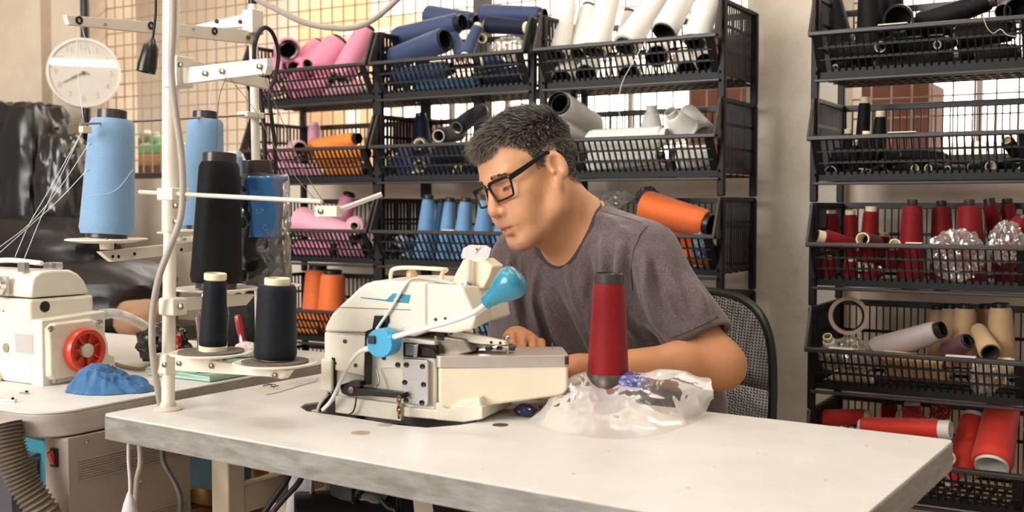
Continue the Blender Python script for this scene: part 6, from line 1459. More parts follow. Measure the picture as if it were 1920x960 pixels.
# ------------------------------------------------------------------ body (skin): one continuous mesh
hb = 0.0023
v = Vox((-1.27, 1.56, 0.73), (-0.62, 2.16, 1.32), hb)
H3 = HM
def he(c, r, k=0.012, op='add', rot=None): v.ell(hp_(*c), np.array(r) * HS, H3 if rot is None else H3 @ rot, k * HS, op)
def hc(a, b, ra, rb, k=0.008, op='add'): v.cap(hp_(*a), hp_(*b), ra * HS, rb * HS, k * HS, op)
he((0, -0.014, 0.044), (0.0765, 0.100, 0.086), 0.01)
he((0, 0.040, 0.040), (0.064, 0.052, 0.062), 0.03)
he((0, 0.042, -0.022), (0.061, 0.050, 0.062), 0.03)
he((0, 0.040, -0.068), (0.052, 0.046, 0.046), 0.03)
he((0, 0.078, -0.105), (0.024, 0.018, 0.016), 0.025)
for s_ in (-1, 1):
    hc((s_ * 0.056, 0.000, -0.045), (s_ * 0.052, 0.010, -0.068), 0.018, 0.017, 0.03)
    hc((s_ * 0.052, 0.010, -0.070), (s_ * 0.018, 0.072, -0.103), 0.017, 0.015, 0.03)
    he((s_ * 0.043, 0.062, -0.018), (0.023, 0.022, 0.018), 0.03)
    he((s_ * 0.038, 0.070, -0.050), (0.018, 0.020, 0.022), 0.03)
hc((-0.042, 0.078, 0.028), (-0.014, 0.089, 0.024), 0.0085, 0.009, 0.016); hc((0.042, 0.078, 0.028), (0.014, 0.089, 0.024), 0.0085, 0.009, 0.016)
for s_ in (-1, 1): he((s_ * 0.034, 0.098, 0.006), (0.0180, 0.013, 0.0110), 0.010, 'sub')
for s_ in (-1, 1):
    he((s_ * 0.034, 0.0785, 0.005), (0.0155, 0.0125, 0.0125), 0.004)                       # lids over the eyeball
    hc((s_ * 0.0465, 0.0832, -0.0005), (s_ * 0.034, 0.0888, -0.0015), 0.0024, 0.0032, 0.002, 'sub')   # lid slit
    hc((s_ * 0.034, 0.0888, -0.0015), (s_ * 0.0225, 0.0858, -0.0025), 0.0032, 0.0022, 0.002, 'sub')
    hc((s_ * 0.0235, 0.0955, -0.032), (s_ * 0.0235, 0.0925, -0.047), 0.0012, 0.0012, 0.006, 'sub')   # crease beside the nostril
hc((0, 0.089, 0.022), (0, 0.108, -0.022), 0.0080, 0.0105, 0.012)
he((0, 0.111, -0.033), (0.0130, 0.0120, 0.0115), 0.010)
for s_ in (-1, 1):
    he((s_ * 0.0145, 0.099, -0.038), (0.0088, 0.0115, 0.0085), 0.006)
    he((s_ * 0.0065, 0.104, -0.0465), (0.0038, 0.006, 0.0030), 0.003, 'sub')
he((0, 0.086, -0.066), (0.026, 0.014, 0.022), 0.02)                                       # muzzle
for s_ in (-1, 1):
    hc((s_ * 0.030, 0.0850, -0.0700), (s_ * 0.004, 0.0985, -0.0672), 0.0030, 0.0064, 0.006)
    hc((s_ * 0.029, 0.0850, -0.0745), (0, 0.0970, -0.0818), 0.0030, 0.0074, 0.006)
    hc((s_ * 0.032, 0.0880, -0.0720), (s_ * 0.012, 0.0998, -0.0745), 0.0014, 0.0016, 0.004, 'sub')
    hc((s_ * 0.012, 0.0998, -0.0745), (0, 0.1035, -0.0745), 0.0016, 0.0016, 0.004, 'sub')
    pass
he((0, 0.098, -0.0945), (0.016, 0.007, 0.005), 0.010, 'sub')                              # dip above the chin
for s_ in (-1, 1):                                                                        # ears
    er = rotm(s_ * R(22), R(-12), 0)
    he((s_ * 0.0785, -0.014, 0.006), (0.0085, 0.0195, 0.030), 0.008, 'add', er)
    he((s_ * 0.0765, -0.004, -0.026), (0.007, 0.010, 0.014), 0.008, 'add')
    he((s_ * 0.0860, -0.010, 0.008), (0.0105, 0.0120, 0.0190), 0.003, 'sub', er)
    hc((s_ * 0.084, -0.022, 0.020), (s_ * 0.083, -0.018, -0.010), 0.0030, 0.0030, 0.004)
    he((s_ * 0.0790, 0.002, -0.004), (0.005, 0.004, 0.006), 0.004)
# neck and chest
nk0 = hp_(0, -0.030, -0.040); v.cap(nk0, NB + sz * 0.0, 0.056, 0.066, 0.03)
v.cap(hp_(0, 0.020, -0.085), NB + sf * 0.035 - sz * 0.02, 0.036, 0.045, 0.03)
v.cap(NB, LSH - sz * 0.005, 0.055, 0.05, 0.04); v.cap(NB, RSH - sz * 0.005, 0.055, 0.05, 0.04)
v.ell(NB - sz * 0.16, (0.155, 0.098, 0.17), AX, 0.05)
# arms
def arm(sh, el, wr, ha, r):
    v.cap(sh, el, 0.050 * r, 0.039 * r, 0.02); bb = el + (wr - el) * 0.28; v.cap(el, bb, 0.0385 * r, 0.0400 * r, 0.03); v.cap(bb, wr, 0.0400 * r, 0.0265 * r, 0.02)
arm(LSH, LEL, LWR, LHA, 1.0); arm(RSH, REL, RWR, RHA, 0.90)
eo = LEL - (LWR - LEL) / np.linalg.norm(LWR - LEL) * 0.012; v.ell(eo + np.array([0, 0, -0.008]), (0.030, 0.030, 0.028), None, 0.03)
def hand(wr, ha, upv, side, curl, sc=1.0):
    """palm, four fingers and a thumb; upv is the back of the hand"""
    y = ha - wr; y = y / np.linalg.norm(y); z = np.array(upv, float); z -= y * (z @ y); z /= np.linalg.norm(z); x = np.cross(y, z) * side
    pc = wr + y * 0.052 * sc; A_ = np.stack([x, y, z], 1)
    v.ell(pc, np.array((0.041, 0.050, 0.0155)) * sc, A_, 0.016); v.cap(wr, pc, 0.0265 * sc, 0.02 * sc, 0.02)
    for i, (fx, L) in enumerate(((-0.030, 0.058), (-0.0105, 0.070), (0.0105, 0.078), (0.030, 0.071))):
        p = pc + (x * fx + y * (0.040 - 0.004 * abs(i - 1.5)) + z * 0.002) * sc; a = 0.0; r = 0.0092 * sc
        for j, f in enumerate((0.46, 0.31, 0.23)):
            a += curl[j] * (1 + 0.10 * (3 - i)); d = y * math.cos(a) - z * math.sin(a); q = p + d * L * f * sc; v.cap(p, q, r, r * 0.92, 0.004); p = q; r *= 0.92
    p = pc + (x * 0.030 - y * 0.026 - z * 0.004) * sc; d = (x * 0.72 + y * 0.62 - z * 0.34); d /= np.linalg.norm(d); q = p + d * 0.036 * sc; v.cap(p, q, 0.0135 * sc, 0.0105 * sc, 0.012)
    d2 = (x * 0.22 + y * 0.9 - z * 0.42); d2 /= np.linalg.norm(d2); v.cap(q, q + d2 * 0.028 * sc, 0.0104 * sc, 0.0085 * sc, 0.004)
hand(RWR, RHA, (0.45, -0.1, 1), -1, (0.70, 0.95, 0.55), 0.90)
hand(LWR, LHA, (0.1, 0.3, 1), 1, (0.35, 0.5, 0.4), 0.95)
V, F = v.mesh(); V = relax(V, F, 1, 0.35)
# colour of the skin, worked out in the head's own frame
Lc = ((V - HO) / HS) @ HM
x_, y_, z_ = Lc[:, 0], Lc[:, 1], Lc[:, 2]
skin = np.array(lin((220, 164, 124))); col = np.tile(skin, (len(V), 1)); nzz = fbm(V, 45, 3, 2); col *= (1 + 0.24 * nzz)[:, None]
headm = (z_ > -0.13) & (np.abs(x_) < 0.1) & (y_ > -0.13) & (y_ < 0.14)
def blend(mask, c, w_=1.0):
    global col
    k = (mask * w_)[:, None]; col = col * (1 - k) + np.array(lin(c)) * k
g = lambda d, s: np.exp(-(d / s) ** 2)
lip = g(np.hypot(x_ / 2.2, (z_ + 0.0740) * 1.35), 0.0125) * (y_ > 0.082) * headm; blend(lip, (150, 84, 74), 0.9)
blend(g(np.hypot(x_ - 0.04, z_ + 0.02), 0.03) * (y_ > 0.04) * headm + g(np.hypot(x_ + 0.04, z_ + 0.02), 0.03) * (y_ > 0.04) * headm, (212, 146, 118), 0.3)
blend(g(np.hypot(x_, z_ + 0.033), 0.018) * (y_ > 0.09) * headm, (212, 146, 116), 0.35)
stub = (g(np.hypot(x_ / 1.5, z_ + 0.115), 0.03) + 0.8 * g(np.hypot(x_ / 2.2, (z_ + 0.0565) * 1.6), 0.012)) * (y_ > 0.05) * headm; blend(np.clip(stub, 0, 1) * (0.75 + 0.6 * fbm(V, 400, 2, 4)), (128, 100, 84), 0.55)
def hairline(x, y):
    """lowest z that still carries hair, for a point at (|x|,y) on the head"""
    ys = np.array([-0.2, -0.085, -0.055, -0.035, -0.026, 0.002, 0.010, 0.026, 0.036, 0.052, 0.070, 0.084, 0.12]); zs = np.array([-0.050, -0.046, -0.036, -0.020, 0.038, 0.038, 0.010, 0.014, 0.046, 0.066, 0.072, 0.066, 0.066])
    return np.interp(y, ys, zs) + 0.010 * np.clip(1 - np.abs(np.abs(x) - 0.045) / 0.02, 0, 1) * (y > 0.04)
hz = z_ - hairline(x_, y_); blend(np.clip((np.linalg.norm(V - HO, axis=1) - 0.20) / 0.12, 0, 1), (198, 136, 94), 0.85)
hairm = np.clip(hz / 0.012, 0, 1) * headm * (np.abs(x_) < 0.0775)
blend(hairm, (60, 50, 44), 0.92)
M_skin = bpy.data.materials.new('skin'); M_skin.use_nodes = True; nt = M_skin.node_tree; b = nt.nodes['Principled BSDF']
at = nt.nodes.new('ShaderNodeVertexColor'); at.layer_name = 'Tone'; nt.links.new(at.outputs[0], b.inputs['Base Color']); b.inputs['Roughness'].default_value = 0.48; b.inputs['Specular IOR Level'].default_value = 0.4
b.inputs['Subsurface Weight'].default_value = 0.12; b.inputs['Subsurface Radius'].default_value = (0.012, 0.005, 0.003); b.inputs['Subsurface Scale'].default_value = 0.5
nn = nt.nodes.new('ShaderNodeTexNoise'); nn.inputs['Scale'].default_value = 420; bp = nt.nodes.new('ShaderNodeBump'); bp.inputs['Strength'].default_value = 0.12; bp.inputs['Distance'].default_value = 0.002; nt.links.new(nn.outputs[0], bp.inputs['Height']); nt.links.new(bp.outputs[0], b.inputs['Normal'])
person = thing('person', 'man in grey T-shirt and black glasses bent over the sewing machine', 'person', (PEL[0], PEL[1], 0.0))
body = np_obj('body', V, F, M_skin, person, col)
Nv = vnormals(V, F)
# ---- hair: short strands grown from the scalp
sel = np.argwhere((hz > 0.0) & headm & (np.abs(x_) < 0.079) & (Nv @ HM[:, 2] > -0.75)).ravel()
NSTR = 21000; pick = rng.choice(sel, NSTR); hv = []; hf = []; hcol = []
comb = HM @ np.array((0.12, 1.0, 0.10))
for n_, i in enumerate(pick):
    p = V[i] + rng.normal(0, 0.0010, 3); nrm = Nv[i]; zz, yy, hgt = z_[i], y_[i], hz[i]
    topw = np.clip((zz - 0.062) / 0.035, 0, 1); fade = np.clip(hgt / 0.03, 0.25, 1)
    L = (0.0062 + 0.027 * topw + 0.016 * topw * np.clip((yy - 0.03) / 0.05, 0, 1)) * (0.55 + 0.45 * fade) * rng.uniform(0.75, 1.2)
    down = HM @ np.array((0, -0.25, -1.0)); tang = comb * topw + down * (1 - topw) + rng.normal(0, 0.30, 3); tang -= nrm * (tang @ nrm); tang /= np.linalg.norm(tang) + 1e-9
    lift = 0.55 + 0.35 * topw * rng.uniform(0.4, 1.2)
    d0 = nrm * lift + tang * 0.75; d0 /= np.linalg.norm(d0); d1 = nrm * (lift * 0.35) + tang; d1 /= np.linalg.norm(d1)
    p1 = p + d0 * L * 0.5; p2 = p1 + d1 * L * 0.5; sd_ = np.cross(d0, nrm + 0.01); sd_ /= np.linalg.norm(sd_) + 1e-9; up_ = np.cross(sd_, d0); w0 = 0.00040
    o = len(hv); p = p - nrm * 0.0015
    for q, w1 in ((p, w0), (p1, w0 * 0.9)): hv += [q + sd_ * w1, q - sd_ * w1 * 0.5 + up_ * w1 * 0.8, q - sd_ * w1 * 0.5 - up_ * w1 * 0.8]
    hv.append(p2); hf += [(o, o + 1, o + 4, o + 3), (o + 1, o + 2, o + 5, o + 4), (o + 2, o, o + 3, o + 5), (o + 3, o + 4, o + 6), (o + 4, o + 5, o + 6), (o + 5, o + 3, o + 6)]
    gp = 0.26 + 0.35 * (1 - fade) + 0.34 * np.clip((yy - 0.03) / 0.06, 0, 1)
    c_ = np.array(lin((44, 35, 30))) if rng.random() > gp else np.array(lin((176, 164, 152))) * rng.uniform(0.5, 1.15); hcol += [c_] * 7
M_hair = bpy.data.materials.new('salt and pepper hair'); M_hair.use_nodes = True; nt = M_hair.node_tree; b = nt.nodes['Principled BSDF']; at = nt.nodes.new('ShaderNodeVertexColor'); at.layer_name = 'Tone'; nt.links.new(at.outputs[0], b.inputs['Base Color']); b.inputs['Roughness'].default_value = 0.45
def strand_obj(name, hv, hf, hcol):
    me = bpy.data.meshes.new(name); me.from_pydata([tuple(q) for q in hv], [], hf); ca = me.color_attributes.new('Tone', 'FLOAT_COLOR', 'POINT'); ca.data.foreach_set('color', np.concatenate([np.array(hcol), np.ones((len(hcol), 1))], 1).astype(np.float32).ravel())
    me.shade_smooth(); me.materials.append(M_hair); o = bpy.data.objects.new(name, me); COL.objects.link(o); adopt(o, person); return o
ho = strand_obj('hair', hv, hf, hcol); ho['kind'] = 'stuff'; ho['label'] = 'short salt and pepper hair combed forward'
# eyebrows
tree_i = np.argwhere((np.abs(np.abs(x_) - 0.033) < 0.020) & (np.abs(z_ - 0.0265 + 0.25 * np.maximum(np.abs(x_) - 0.036, 0)) < 0.0042) & (y_ > 0.06) & headm).ravel()
hv, hf, hcol = [], [], []
for i in rng.choice(tree_i, 520):
    p = V[i]; nrm = Nv[i]; t_ = HM @ np.array((math.copysign(1, x_[i]), -0.25, 0.25 - 0.3 * (abs(x_[i]) - 0.03) / 0.02)) + rng.normal(0, 0.2, 3); t_ /= np.linalg.norm(t_); d = t_ + nrm * 0.12; d /= np.linalg.norm(d)
    s_ = np.cross(d, nrm); s_ /= np.linalg.norm(s_); o = len(hv); w0 = 0.00032; hv += [p + s_ * w0, p - s_ * w0, p + nrm * w0, p + d * rng.uniform(0.005, 0.008)]; hf += [(o, o + 1, o + 3), (o + 1, o + 2, o + 3), (o + 2, o, o + 3)]; hcol += [np.array(lin((70, 54, 44)))] * 4
eb = strand_obj('eyebrows', hv, hf, hcol); eb['kind'] = 'stuff'
for s_ in (-1, 1):
    e_ = MB().ball(hp_(s_ * 0.034, 0.0792, 0.0048), 0.0113 * HS, 20, 14, tuple(Vector(HM[:, k]) for k in range(3))).build('eye', mat('eye white', (176, 150, 132), 0.3), person, smooth=180)  # eyeball colour darkened to paint the shade under the lids
    MB().tube(smooth_path([Vector(hp_(s_ * 0.0480, 0.0835, 0.0010)), Vector(hp_(s_ * 0.041, 0.0880, 0.0022)), Vector(hp_(s_ * 0.034, 0.0900, 0.0020)), Vector(hp_(s_ * 0.027, 0.0888, 0.0006)), Vector(hp_(s_ * 0.0225, 0.0862, -0.0015))], 5), [0.0003] + [0.0006] * 19 + [0.0003], 6).build('eyelashes', mat('dark lashes', (40, 28, 22), 0.7), person, smooth=180)
    ic = Vector(hp_(s_ * 0.034, 0.0792, 0.0048)); idr = (Vector(HM @ np.array((0.0, 0.86, -0.45)))).normalized()
    MB().lathe([(0.0056 * HS, 0.0098 * HS), (0.0040 * HS, 0.0106 * HS), (0, 0.0114 * HS)], ic, idr, 18, cap=False).build('iris', mat('dark brown iris', (34, 22, 16), 0.15), e_, smooth=60)

# ------------------------------------------------------------------ T-shirt
vs = Vox((-1.40, 1.58, 0.50), (-0.60, 2.46, 1.16), 0.0042)
vs.ell(NB - sz * 0.15, (0.182, 0.122, 0.185), AX, 0.05); vs.ell(NB - sz * 0.32 + sf * 0.01, (0.176, 0.135, 0.20), AX, 0.08); vs.ell(PEL + sz * 0.06, (0.178, 0.140, 0.14), AX, 0.08)
vs.cap(NB - sz * 0.005, LSH + np.array([0, 0, 0.002]), 0.062, 0.064, 0.05); vs.cap(NB - sz * 0.005, RSH + np.array([0, 0, 0.002]), 0.062, 0.064, 0.05)
LH = LSH + (LEL - LSH) * 0.79; RH = RSH + (REL - RSH) * 0.84
vs.cap(LSH, LH + (LEL - LSH) * 0.1, 0.066, 0.0615, 0.05); vs.cap(RSH, RH + (REL - RSH) * 0.1, 0.064, 0.060, 0.05)
for (S0, H0, E0, r_) in ((LSH, LH, LEL, 0.0535), (RSH, RH, REL, 0.051)):
    dn = (E0 - S0) / np.linalg.norm(E0 - S0)
    if S0 is LSH: dn = dn + np.array(UP) * -0.10 - np.array(RT) * 0.12; dn /= np.linalg.norm(dn)
    vs.cut_plane(H0, dn, H0 + dn * 0.06, 0.10); vs.cap(H0 - dn * 0.03, H0 + dn * 0.08, r_ * 0.92, r_, 0.006, 'sub')
# neck opening
ncz = (np.array(hp_(0, -0.02, -0.09)) + NB) / 2
nd = (np.array(hp_(0, -0.02, -0.05)) - NB); nd /= np.linalg.norm(nd)
vs.cap(NB + nd * 0.005 + sf * 0.012, NB + nd * 0.14 + sf * 0.030, 0.069, 0.086, 0.008, 'sub'); vs.ell(NB + sf * 0.062 + sz * 0.015, (0.056, 0.050, 0.052), AX, 0.012, 'sub')
Vs, Fs = vs.mesh(); Vs = relax(Vs, Fs, 3, 0.4)
for it in range(2):
    Ns = vnormals(Vs, Fs); uv, zd = project(Vs); face = (Ns @ np.array(FW)) < 0.25
    if it == 0:
        # folds of the cloth: ridges (+) and creases (-) along the seams and pulls
        folds = [([(1180, 450), (1176, 500), (1190, 560), (1212, 605), (1246, 648)], -0.0045, 9), ([(1166, 460), (1160, 520), (1172, 590), (1196, 640)], 0.007, 12), ([(1208, 470), (1214, 540), (1236, 600)], 0.006, 13),
                 ([(1022, 556), (1047, 610), (1078, 662), (1090, 700)], 0.009, 10), ([(1000, 556), (1003, 600), (1012, 650)], 0.006, 9), ([(1040, 550), (1068, 620), (1105, 680)], -0.007, 12), ([(1090, 540), (1110, 600), (1130, 660)], 0.005, 12),
                 ([(985, 500), (980, 560), (990, 640)], -0.006, 9), ([(958, 480), (962, 540), (972, 610)], 0.006, 8), ([(1146, 480), (1140, 540), (1132, 610)], -0.004, 12), ([(1290, 520), (1310, 560), (1325, 600)], 0.004, 14), ([(1260, 560), (1290, 610)], -0.004, 12), ([(1110, 400), (1150, 420), (1190, 450)], 0.003, 12), ([(1010, 500), (1004, 540), (1000, 580)], 0.004, 8), ([(1062, 500), (1080, 560), (1096, 600)], 0.004, 9), ([(1100, 470), (1108, 520), (1104, 580)], -0.004, 9), ([(1130, 440), (1136, 500), (1140, 560)], 0.0035, 9), ([(970, 480), (966, 530), (975, 600)], -0.004, 7), ([(1240, 470), (1262, 530), (1290, 590)], 0.003, 11), ([(1225, 500), (1236, 560), (1258, 610)], -0.004, 10)]
        disp = np.zeros(len(Vs))
        for pl, amp, sg in folds:
            best = np.full(len(Vs), 1e9); tt_ = np.zeros(len(Vs)); n_ = len(pl) - 1
            for i in range(n_):
                a_ = np.array(pl[i], float); b_ = np.array(pl[i + 1], float); ab = b_ - a_; t = np.clip(((uv - a_) @ ab) / (ab @ ab), 0, 1); dd_ = np.linalg.norm(uv - (a_ + t[:, None] * ab), axis=1); m_ = dd_ < best; best = np.where(m_, dd_, best); tt_ = np.where(m_, (i + t) / n_, tt_)
            disp += 3.0 * amp * np.exp(-(best / (0.75 * sg)) ** 2) * np.sin(np.pi * np.clip(tt_, 0.06, 0.94)) ** 0.6 * face
        loc = (Vs - NB) @ AX; disp += 0.012 * fbm(np.stack([loc[:, 0] * 1.0, loc[:, 1], loc[:, 2] * 0.35], 1), 22, 3, 12) + 0.012 * fbm(loc, 9, 2, 14)
        Vs = Vs + Ns * disp[:, None]; Vs = relax(Vs, Fs, 1, 0.4)
M_shirt = bpy.data.materials.new('heather grey jersey'); M_shirt.use_nodes = True; nt = M_shirt.node_tree; b = nt.nodes['Principled BSDF']
tc = nt.nodes.new('ShaderNodeTexCoord'); n1 = nt.nodes.new('ShaderNodeTexNoise'); n1.inputs['Scale'].default_value = 520; n1.inputs['Detail'].default_value = 3; mp1 = nt.nodes.new('ShaderNodeMapping'); mp1.inputs['Scale'].default_value = (0.5, 0.5, 1.6); nt.links.new(tc.outputs['Object'], mp1.inputs[0]); nt.links.new(mp1.outputs[0], n1.inputs['Vector'])
rp = nt.nodes.new('ShaderNodeValToRGB'); rp.color_ramp.elements[0].position = 0.36; rp.color_ramp.elements[1].position = 0.66; rp.color_ramp.elements[0].color = (*lin((78, 67, 69)), 1); rp.color_ramp.elements[1].color = (*lin((112, 98, 99)), 1)
nt.links.new(n1.outputs['Fac'], rp.inputs[0]); nt.links.new(rp.outputs[0], b.inputs['Base Color']); b.inputs['Roughness'].default_value = 0.9; b.inputs['Sheen Weight'].default_value = 0.3; b.inputs['Specular IOR Level'].default_value = 0.2
bp = nt.nodes.new('ShaderNodeBump'); bp.inputs['Strength'].default_value = 0.25; bp.inputs['Distance'].default_value = 0.001; nt.links.new(n1.outputs['Fac'], bp.inputs['Height']); nt.links.new(bp.outputs[0], b.inputs['Normal'])
shirt = np_obj('t_shirt', Vs, Fs, M_shirt, person); shirt['label'] = 'heather grey short sleeved T-shirt with crew neck'
# neck band: follows the rim of the neck opening
cen_ = NB + nd * 0.02 + sf * 0.02
ring = []
inner_d = vs
from mathutils.bvhtree import BVHTree
bvh = BVHTree.FromPolygons([Vector(q) for q in Vs], [tuple(int(i) for i in f) for f in Fs])
for k in range(44):
    a = 2 * math.pi * k / 44; d_ = AX[:, 0] * math.cos(a) + AX[:, 1] * math.sin(a)
    # walk outward from the neck until the cloth top is met from above
    best = None
    for rr in np.linspace(0.05, 0.14, 46):
        o_ = NB + d_ * rr + sz * 0.25; h_ = bvh.ray_cast(Vector(o_), Vector(-sz))
        if h_[0] is not None:
            hgt = (np.array(h_[0]) - NB) @ sz
            if best is None or hgt > best[0] + 0.004: best = (hgt, np.array(h_[0]), rr)
            elif hgt < best[0] - 0.004: break
    if best is not None: ring.append(best[1])
ring = np.array(ring)
for _ in range(3): ring = 0.5 * ring + 0.25 * (np.roll(ring, 1, 0) + np.roll(ring, -1, 0))
MB().tube([Vector(q) for q in ring], 0.0062, 10, closed=True).build('neck_band', mat('dark heather rib', (74, 66, 66), 0.9, var=0.2, vscale=300), shirt, smooth=180)

# stitched seams on the shirt
def seam(px_, name, r_=0.0009):
    out = []
    for a_, b_ in zip(px_[:-1], px_[1:]):
        for t in np.linspace(0, 1, 8, endpoint=False):
            h_ = bvh.ray_cast(CAM, ray(a_[0] + (b_[0] - a_[0]) * t, a_[1] + (b_[1] - a_[1]) * t).normalized())
            if h_[0] is not None: out.append(h_[0] + h_[1] * 0.0002)
    if len(out) > 3: MB().tube(out, r_, 6).build(name, MATS['dark heather rib'], shirt, smooth=180)
seam([(1128, 396), (1150, 402), (1180, 410), (1208, 420)], 'shoulder_seam')
seam([(1214, 424), (1200, 440), (1188, 470), (1182, 510), (1186, 550)], 'sleeve_seam', 0.0011)
seam([(1258, 634), (1290, 622), (1320, 608), (1350, 592)], 'sleeve_hem')
# ------------------------------------------------------------------ trousers and shoes (below the table)
vt = Vox((-1.40, 1.42, 0.0), (-0.50, 2.50, 0.72), 0.009)
vt.ell(PEL - np.array([0, 0, 0.02]), (0.175, 0.15, 0.12), AX, 0.05)
feet = []
for s_ in (-1, 1):
    hip = PEL + bl_ * 0.09 * s_ - np.array([0, 0, 0.04]); kn = hip + bf_ * 0.40 + bl_ * 0.06 * s_; kn[2] = 0.55; an = kn + bf_ * 0.02; an[2] = 0.10
    vt.cap(hip, kn, 0.088, 0.064, 0.05); vt.cap(kn, an, 0.062, 0.048, 0.03); feet.append(an)
Vt, Ft = vt.mesh(); Vt = relax(Vt, Ft, 2, 0.4)
np_obj('trousers', Vt, Ft, mat('dark trousers', (38, 40, 48), 0.9, var=0.15, vscale=60), person)
for an in feet:
    m_ = MB().ball((an + bf_ * 0.07) * np.array([1, 1, 0]) + np.array([0, 0, 0.045]), (0.048, 0.135, 0.045), 20, 12, (Vector(bl_), Vector(bf_), Vector((0, 0, 1)))); m_.v = [(p[0], p[1], max(p[2], 0.004)) for p in m_.v]
    m_.build('shoe', mat('black shoe', (26, 25, 25), 0.5), person, smooth=60)

# ------------------------------------------------------------------ eyeglasses
gl = thing('eyeglasses', 'black rectangular eyeglasses worn low on the man\'s nose', 'glasses', hp_(0, 0.10, 0.0))
M_gf = mat('glossy black acetate', (14, 13, 13), 0.25)
GY, GZ = 0.1060, GLZ; GS = 1.17
def lens_outline(s_, grow=0.0, n=8):
    pts = [(0.0075, 0.0125), (0.030, 0.0150), (0.0555, 0.0145), (0.0590, 0.0100), (0.0555, -0.0120), (0.0500, -0.0170), (0.0200, -0.0175), (0.0125, -0.0130)]
    cx, cy = 0.033, 0.0
    out = []
    for px_, pz_ in pts: out.append((px_ + (grow if px_ > cx else -grow) * 0.9, pz_ + (grow if pz_ > cy else -grow)))
    q = smooth_path([Vector((a, 0, b)) for a, b in out], 4, closed=True)
    return [Vector(hp_(s_ * (0.0075 + (p.x - 0.0075) * GS), GY - 0.012 * (p.x / 0.06) ** 2, GZ + p.z * GS)) for p in q]
for s_ in (-1, 1):
    L_ = lens_outline(s_); fr_ = MB().tube(L_, 0.0021, 8, closed=True).build('rim', M_gf, gl, smooth=180)
    tp_ = [L_[i] for i in range(0, 13)]; MB().tube(tp_, 0.0032, 8).build('brow_bar', M_gf, gl, smooth=180)
    MB().add([tuple(p) for p in L_], [tuple(range(len(L_)))]).build('lens', film_mat('spectacle lens', 0.93, rough=0.02, milky=0.0), gl, smooth=0)
    t0 = Vector(hp_(s_ * 0.0670, GY - 0.014, GZ + 0.0140)); t2_ = Vector(hp_(s_ * 0.0790, 0.000, EARZ)); t1 = t0.lerp(t2_, 0.28) + Vector(HM @ np.array((s_ * 0.0055, 0, 0))); t3 = Vector(hp_(s_ * 0.0775, -0.030, EARZ - 0.014))
    P_ = [t0, t0.lerp(t1, 0.6), t1, t1.lerp(t2_, 0.5), t2_, t3]; zz_ = Vector(HM[:, 2]); xx_ = Vector(HM[:, 0])
    mb = MB(); n_ = len(P_); hw = [0.0050, 0.0052, 0.0048, 0.0042, 0.0034, 0.0024]
    vsq = []
    for p, h_ in zip(P_, hw): vsq += [p + zz_ * h_ + xx_ * 0.0013, p + zz_ * h_ - xx_ * 0.0013, p - zz_ * h_ - xx_ * 0.0013, p - zz_ * h_ + xx_ * 0.0013]
    fsq = [(i * 4 + k, i * 4 + (k + 1) % 4, (i + 1) * 4 + (k + 1) % 4, (i + 1) * 4 + k) for i in range(n_ - 1) for k in range(4)] + [(3, 2, 1, 0), tuple((n_ - 1) * 4 + k for k in range(4))]
    mb.add(vsq, fsq).build('temple', M_gf, gl, smooth=40, bevel=0.0006)
MB().tube(smooth_path([Vector(hp_(-0.0085, GY, GZ + 0.008)), Vector(hp_(0, GY + 0.002, GZ + 0.0105)), Vector(hp_(0.0085, GY, GZ + 0.008))], 5), 0.0020, 8).build('bridge', M_gf, gl, smooth=180)

# ------------------------------------------------------------------ office chair
cb_ = np.array(PD(1466, 690, 2.33)); cbc = cb_ - bl_ * 0.235; cbc[2] = 0
ch = thing('office_chair', 'grey mesh office chair with black rim behind the man', 'chair', (cbc[0] + bf_[0] * 0.24, cbc[1] + bf_[1] * 0.24, 0))
def cpt(x, y, z): return Vector(cbc + bl_ * x + bf_ * y + np.array([0, 0, z]))
zt_c = PD(1380, 553, 2.36).z; zb_c = 0.50; hc_ = (zt_c + zb_c) / 2; hh = (zt_c - zb_c) / 2
def rr_pt(a, sx, sz_):  # superellipse outline
    c, s_ = math.cos(a), math.sin(a); n_ = 3.6; return (math.copysign(abs(c) ** (2 / n_), c) * sx, math.copysign(abs(s_) ** (2 / n_), s_) * sz_)
def bow(x, z): return 0.055 * (x / 0.235) ** 2 - 0.02 * math.cos((z - hc_) / hh * 1.4)
P = []
for i in range(13):
    f_ = i / 12; row = []
    for k in range(65):
        x, z = rr_pt(2 * math.pi * k / 64, 0.235 * f_, hh * f_); row.append(cpt(x, bow(x, hc_ + z), hc_ + z))
    P.append(row)
M_mesh = bpy.data.materials.new('grey mesh cloth'); M_mesh.use_nodes = True; nt = M_mesh.node_tree; b = nt.nodes['Principled BSDF']
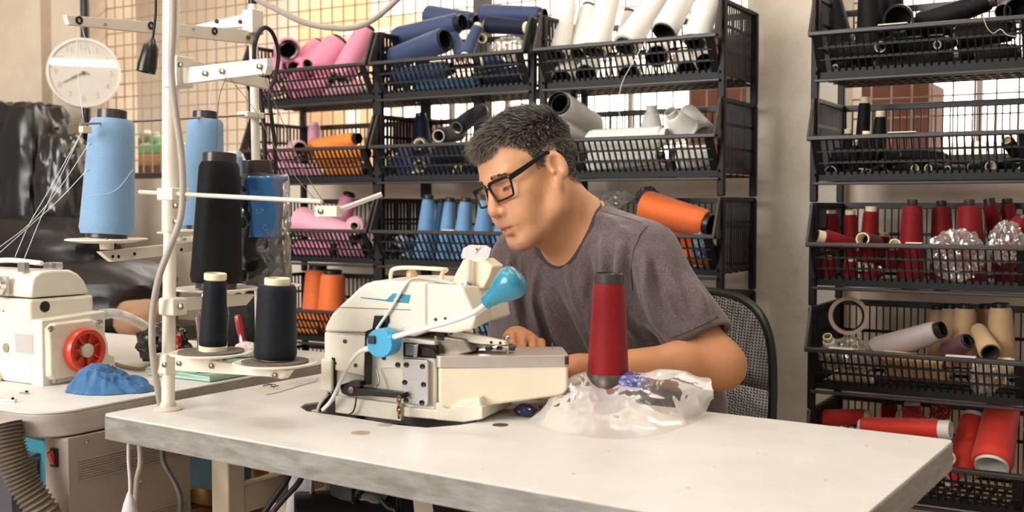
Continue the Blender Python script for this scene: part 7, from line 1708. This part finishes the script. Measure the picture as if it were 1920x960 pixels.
tc = nt.nodes.new('ShaderNodeTexCoord'); mpp = nt.nodes.new('ShaderNodeMapping'); mpp.inputs['Rotation'].default_value = (0, R(35), R(15)); ck_ = nt.nodes.new('ShaderNodeTexChecker'); ck_.inputs['Scale'].default_value = 210; ck_.inputs['Color1'].default_value = (*lin((186, 184, 182)), 1); ck_.inputs['Color2'].default_value = (*lin((34, 34, 36)), 1)
nt.links.new(tc.outputs['Object'], mpp.inputs[0]); nt.links.new(mpp.outputs[0], ck_.inputs['Vector']); nt.links.new(ck_.outputs['Color'], b.inputs['Base Color']); b.inputs['Roughness'].default_value = 0.8
MB().grid(P).build('backrest', M_mesh, ch, smooth=180, solid=0.012)
MB().tube([cpt(x, bow(x, hc_ + z), hc_ + z) for x, z in [rr_pt(2 * math.pi * k / 64, 0.236, hh) for k in range(64)]], 0.0095, 10, closed=True).build('backrest_rim', M_black, ch, smooth=180)
MB().box(cpt(0, -0.045, 0.52), (0.07, 0.02, 0.32), (Vector(bl_), Vector(bf_), Vector((0, 0, 1)))).build('back_post', M_black, ch, smooth=0, bevel=0.004)
MB().box(cpt(0, 0.10, 0.385), (0.06, 0.30, 0.02), (Vector(bl_), Vector(bf_), Vector((0, 0, 1)))).build('seat_bracket', M_black, ch, smooth=0, bevel=0.004)
sp4 = rounded([cpt(-0.23, 0.02, 0.405), cpt(0.23, 0.02, 0.405), cpt(0.23, 0.47, 0.405), cpt(-0.23, 0.47, 0.405)], 0.06)
MB().prism(sp4, (0, 0, 0.065)).build('seat', mat('black seat cloth', (34, 34, 36), 0.9), ch, smooth=40, bevel=0.015, bseg=3)
MB().cyl(cpt(0, 0.24, 0.09), cpt(0, 0.24, 0.385), 0.026, seg=20).build('gas_column', M_black, ch)
for k in range(5):
    a = 2 * math.pi * k / 5 + 0.3; x, y = 0.27 * math.cos(a), 0.27 * math.sin(a)
    MB().bar(cpt(0, 0.24, 0.095), cpt(x, 0.24 + y, 0.075), 0.045, 0.03).build('base_arm', M_black, ch, smooth=0, bevel=0.004)
    MB().cyl(cpt(x - 0.012, 0.24 + y, 0.027), cpt(x + 0.012, 0.24 + y, 0.027), 0.026, seg=20).build('caster', M_rubber, ch)
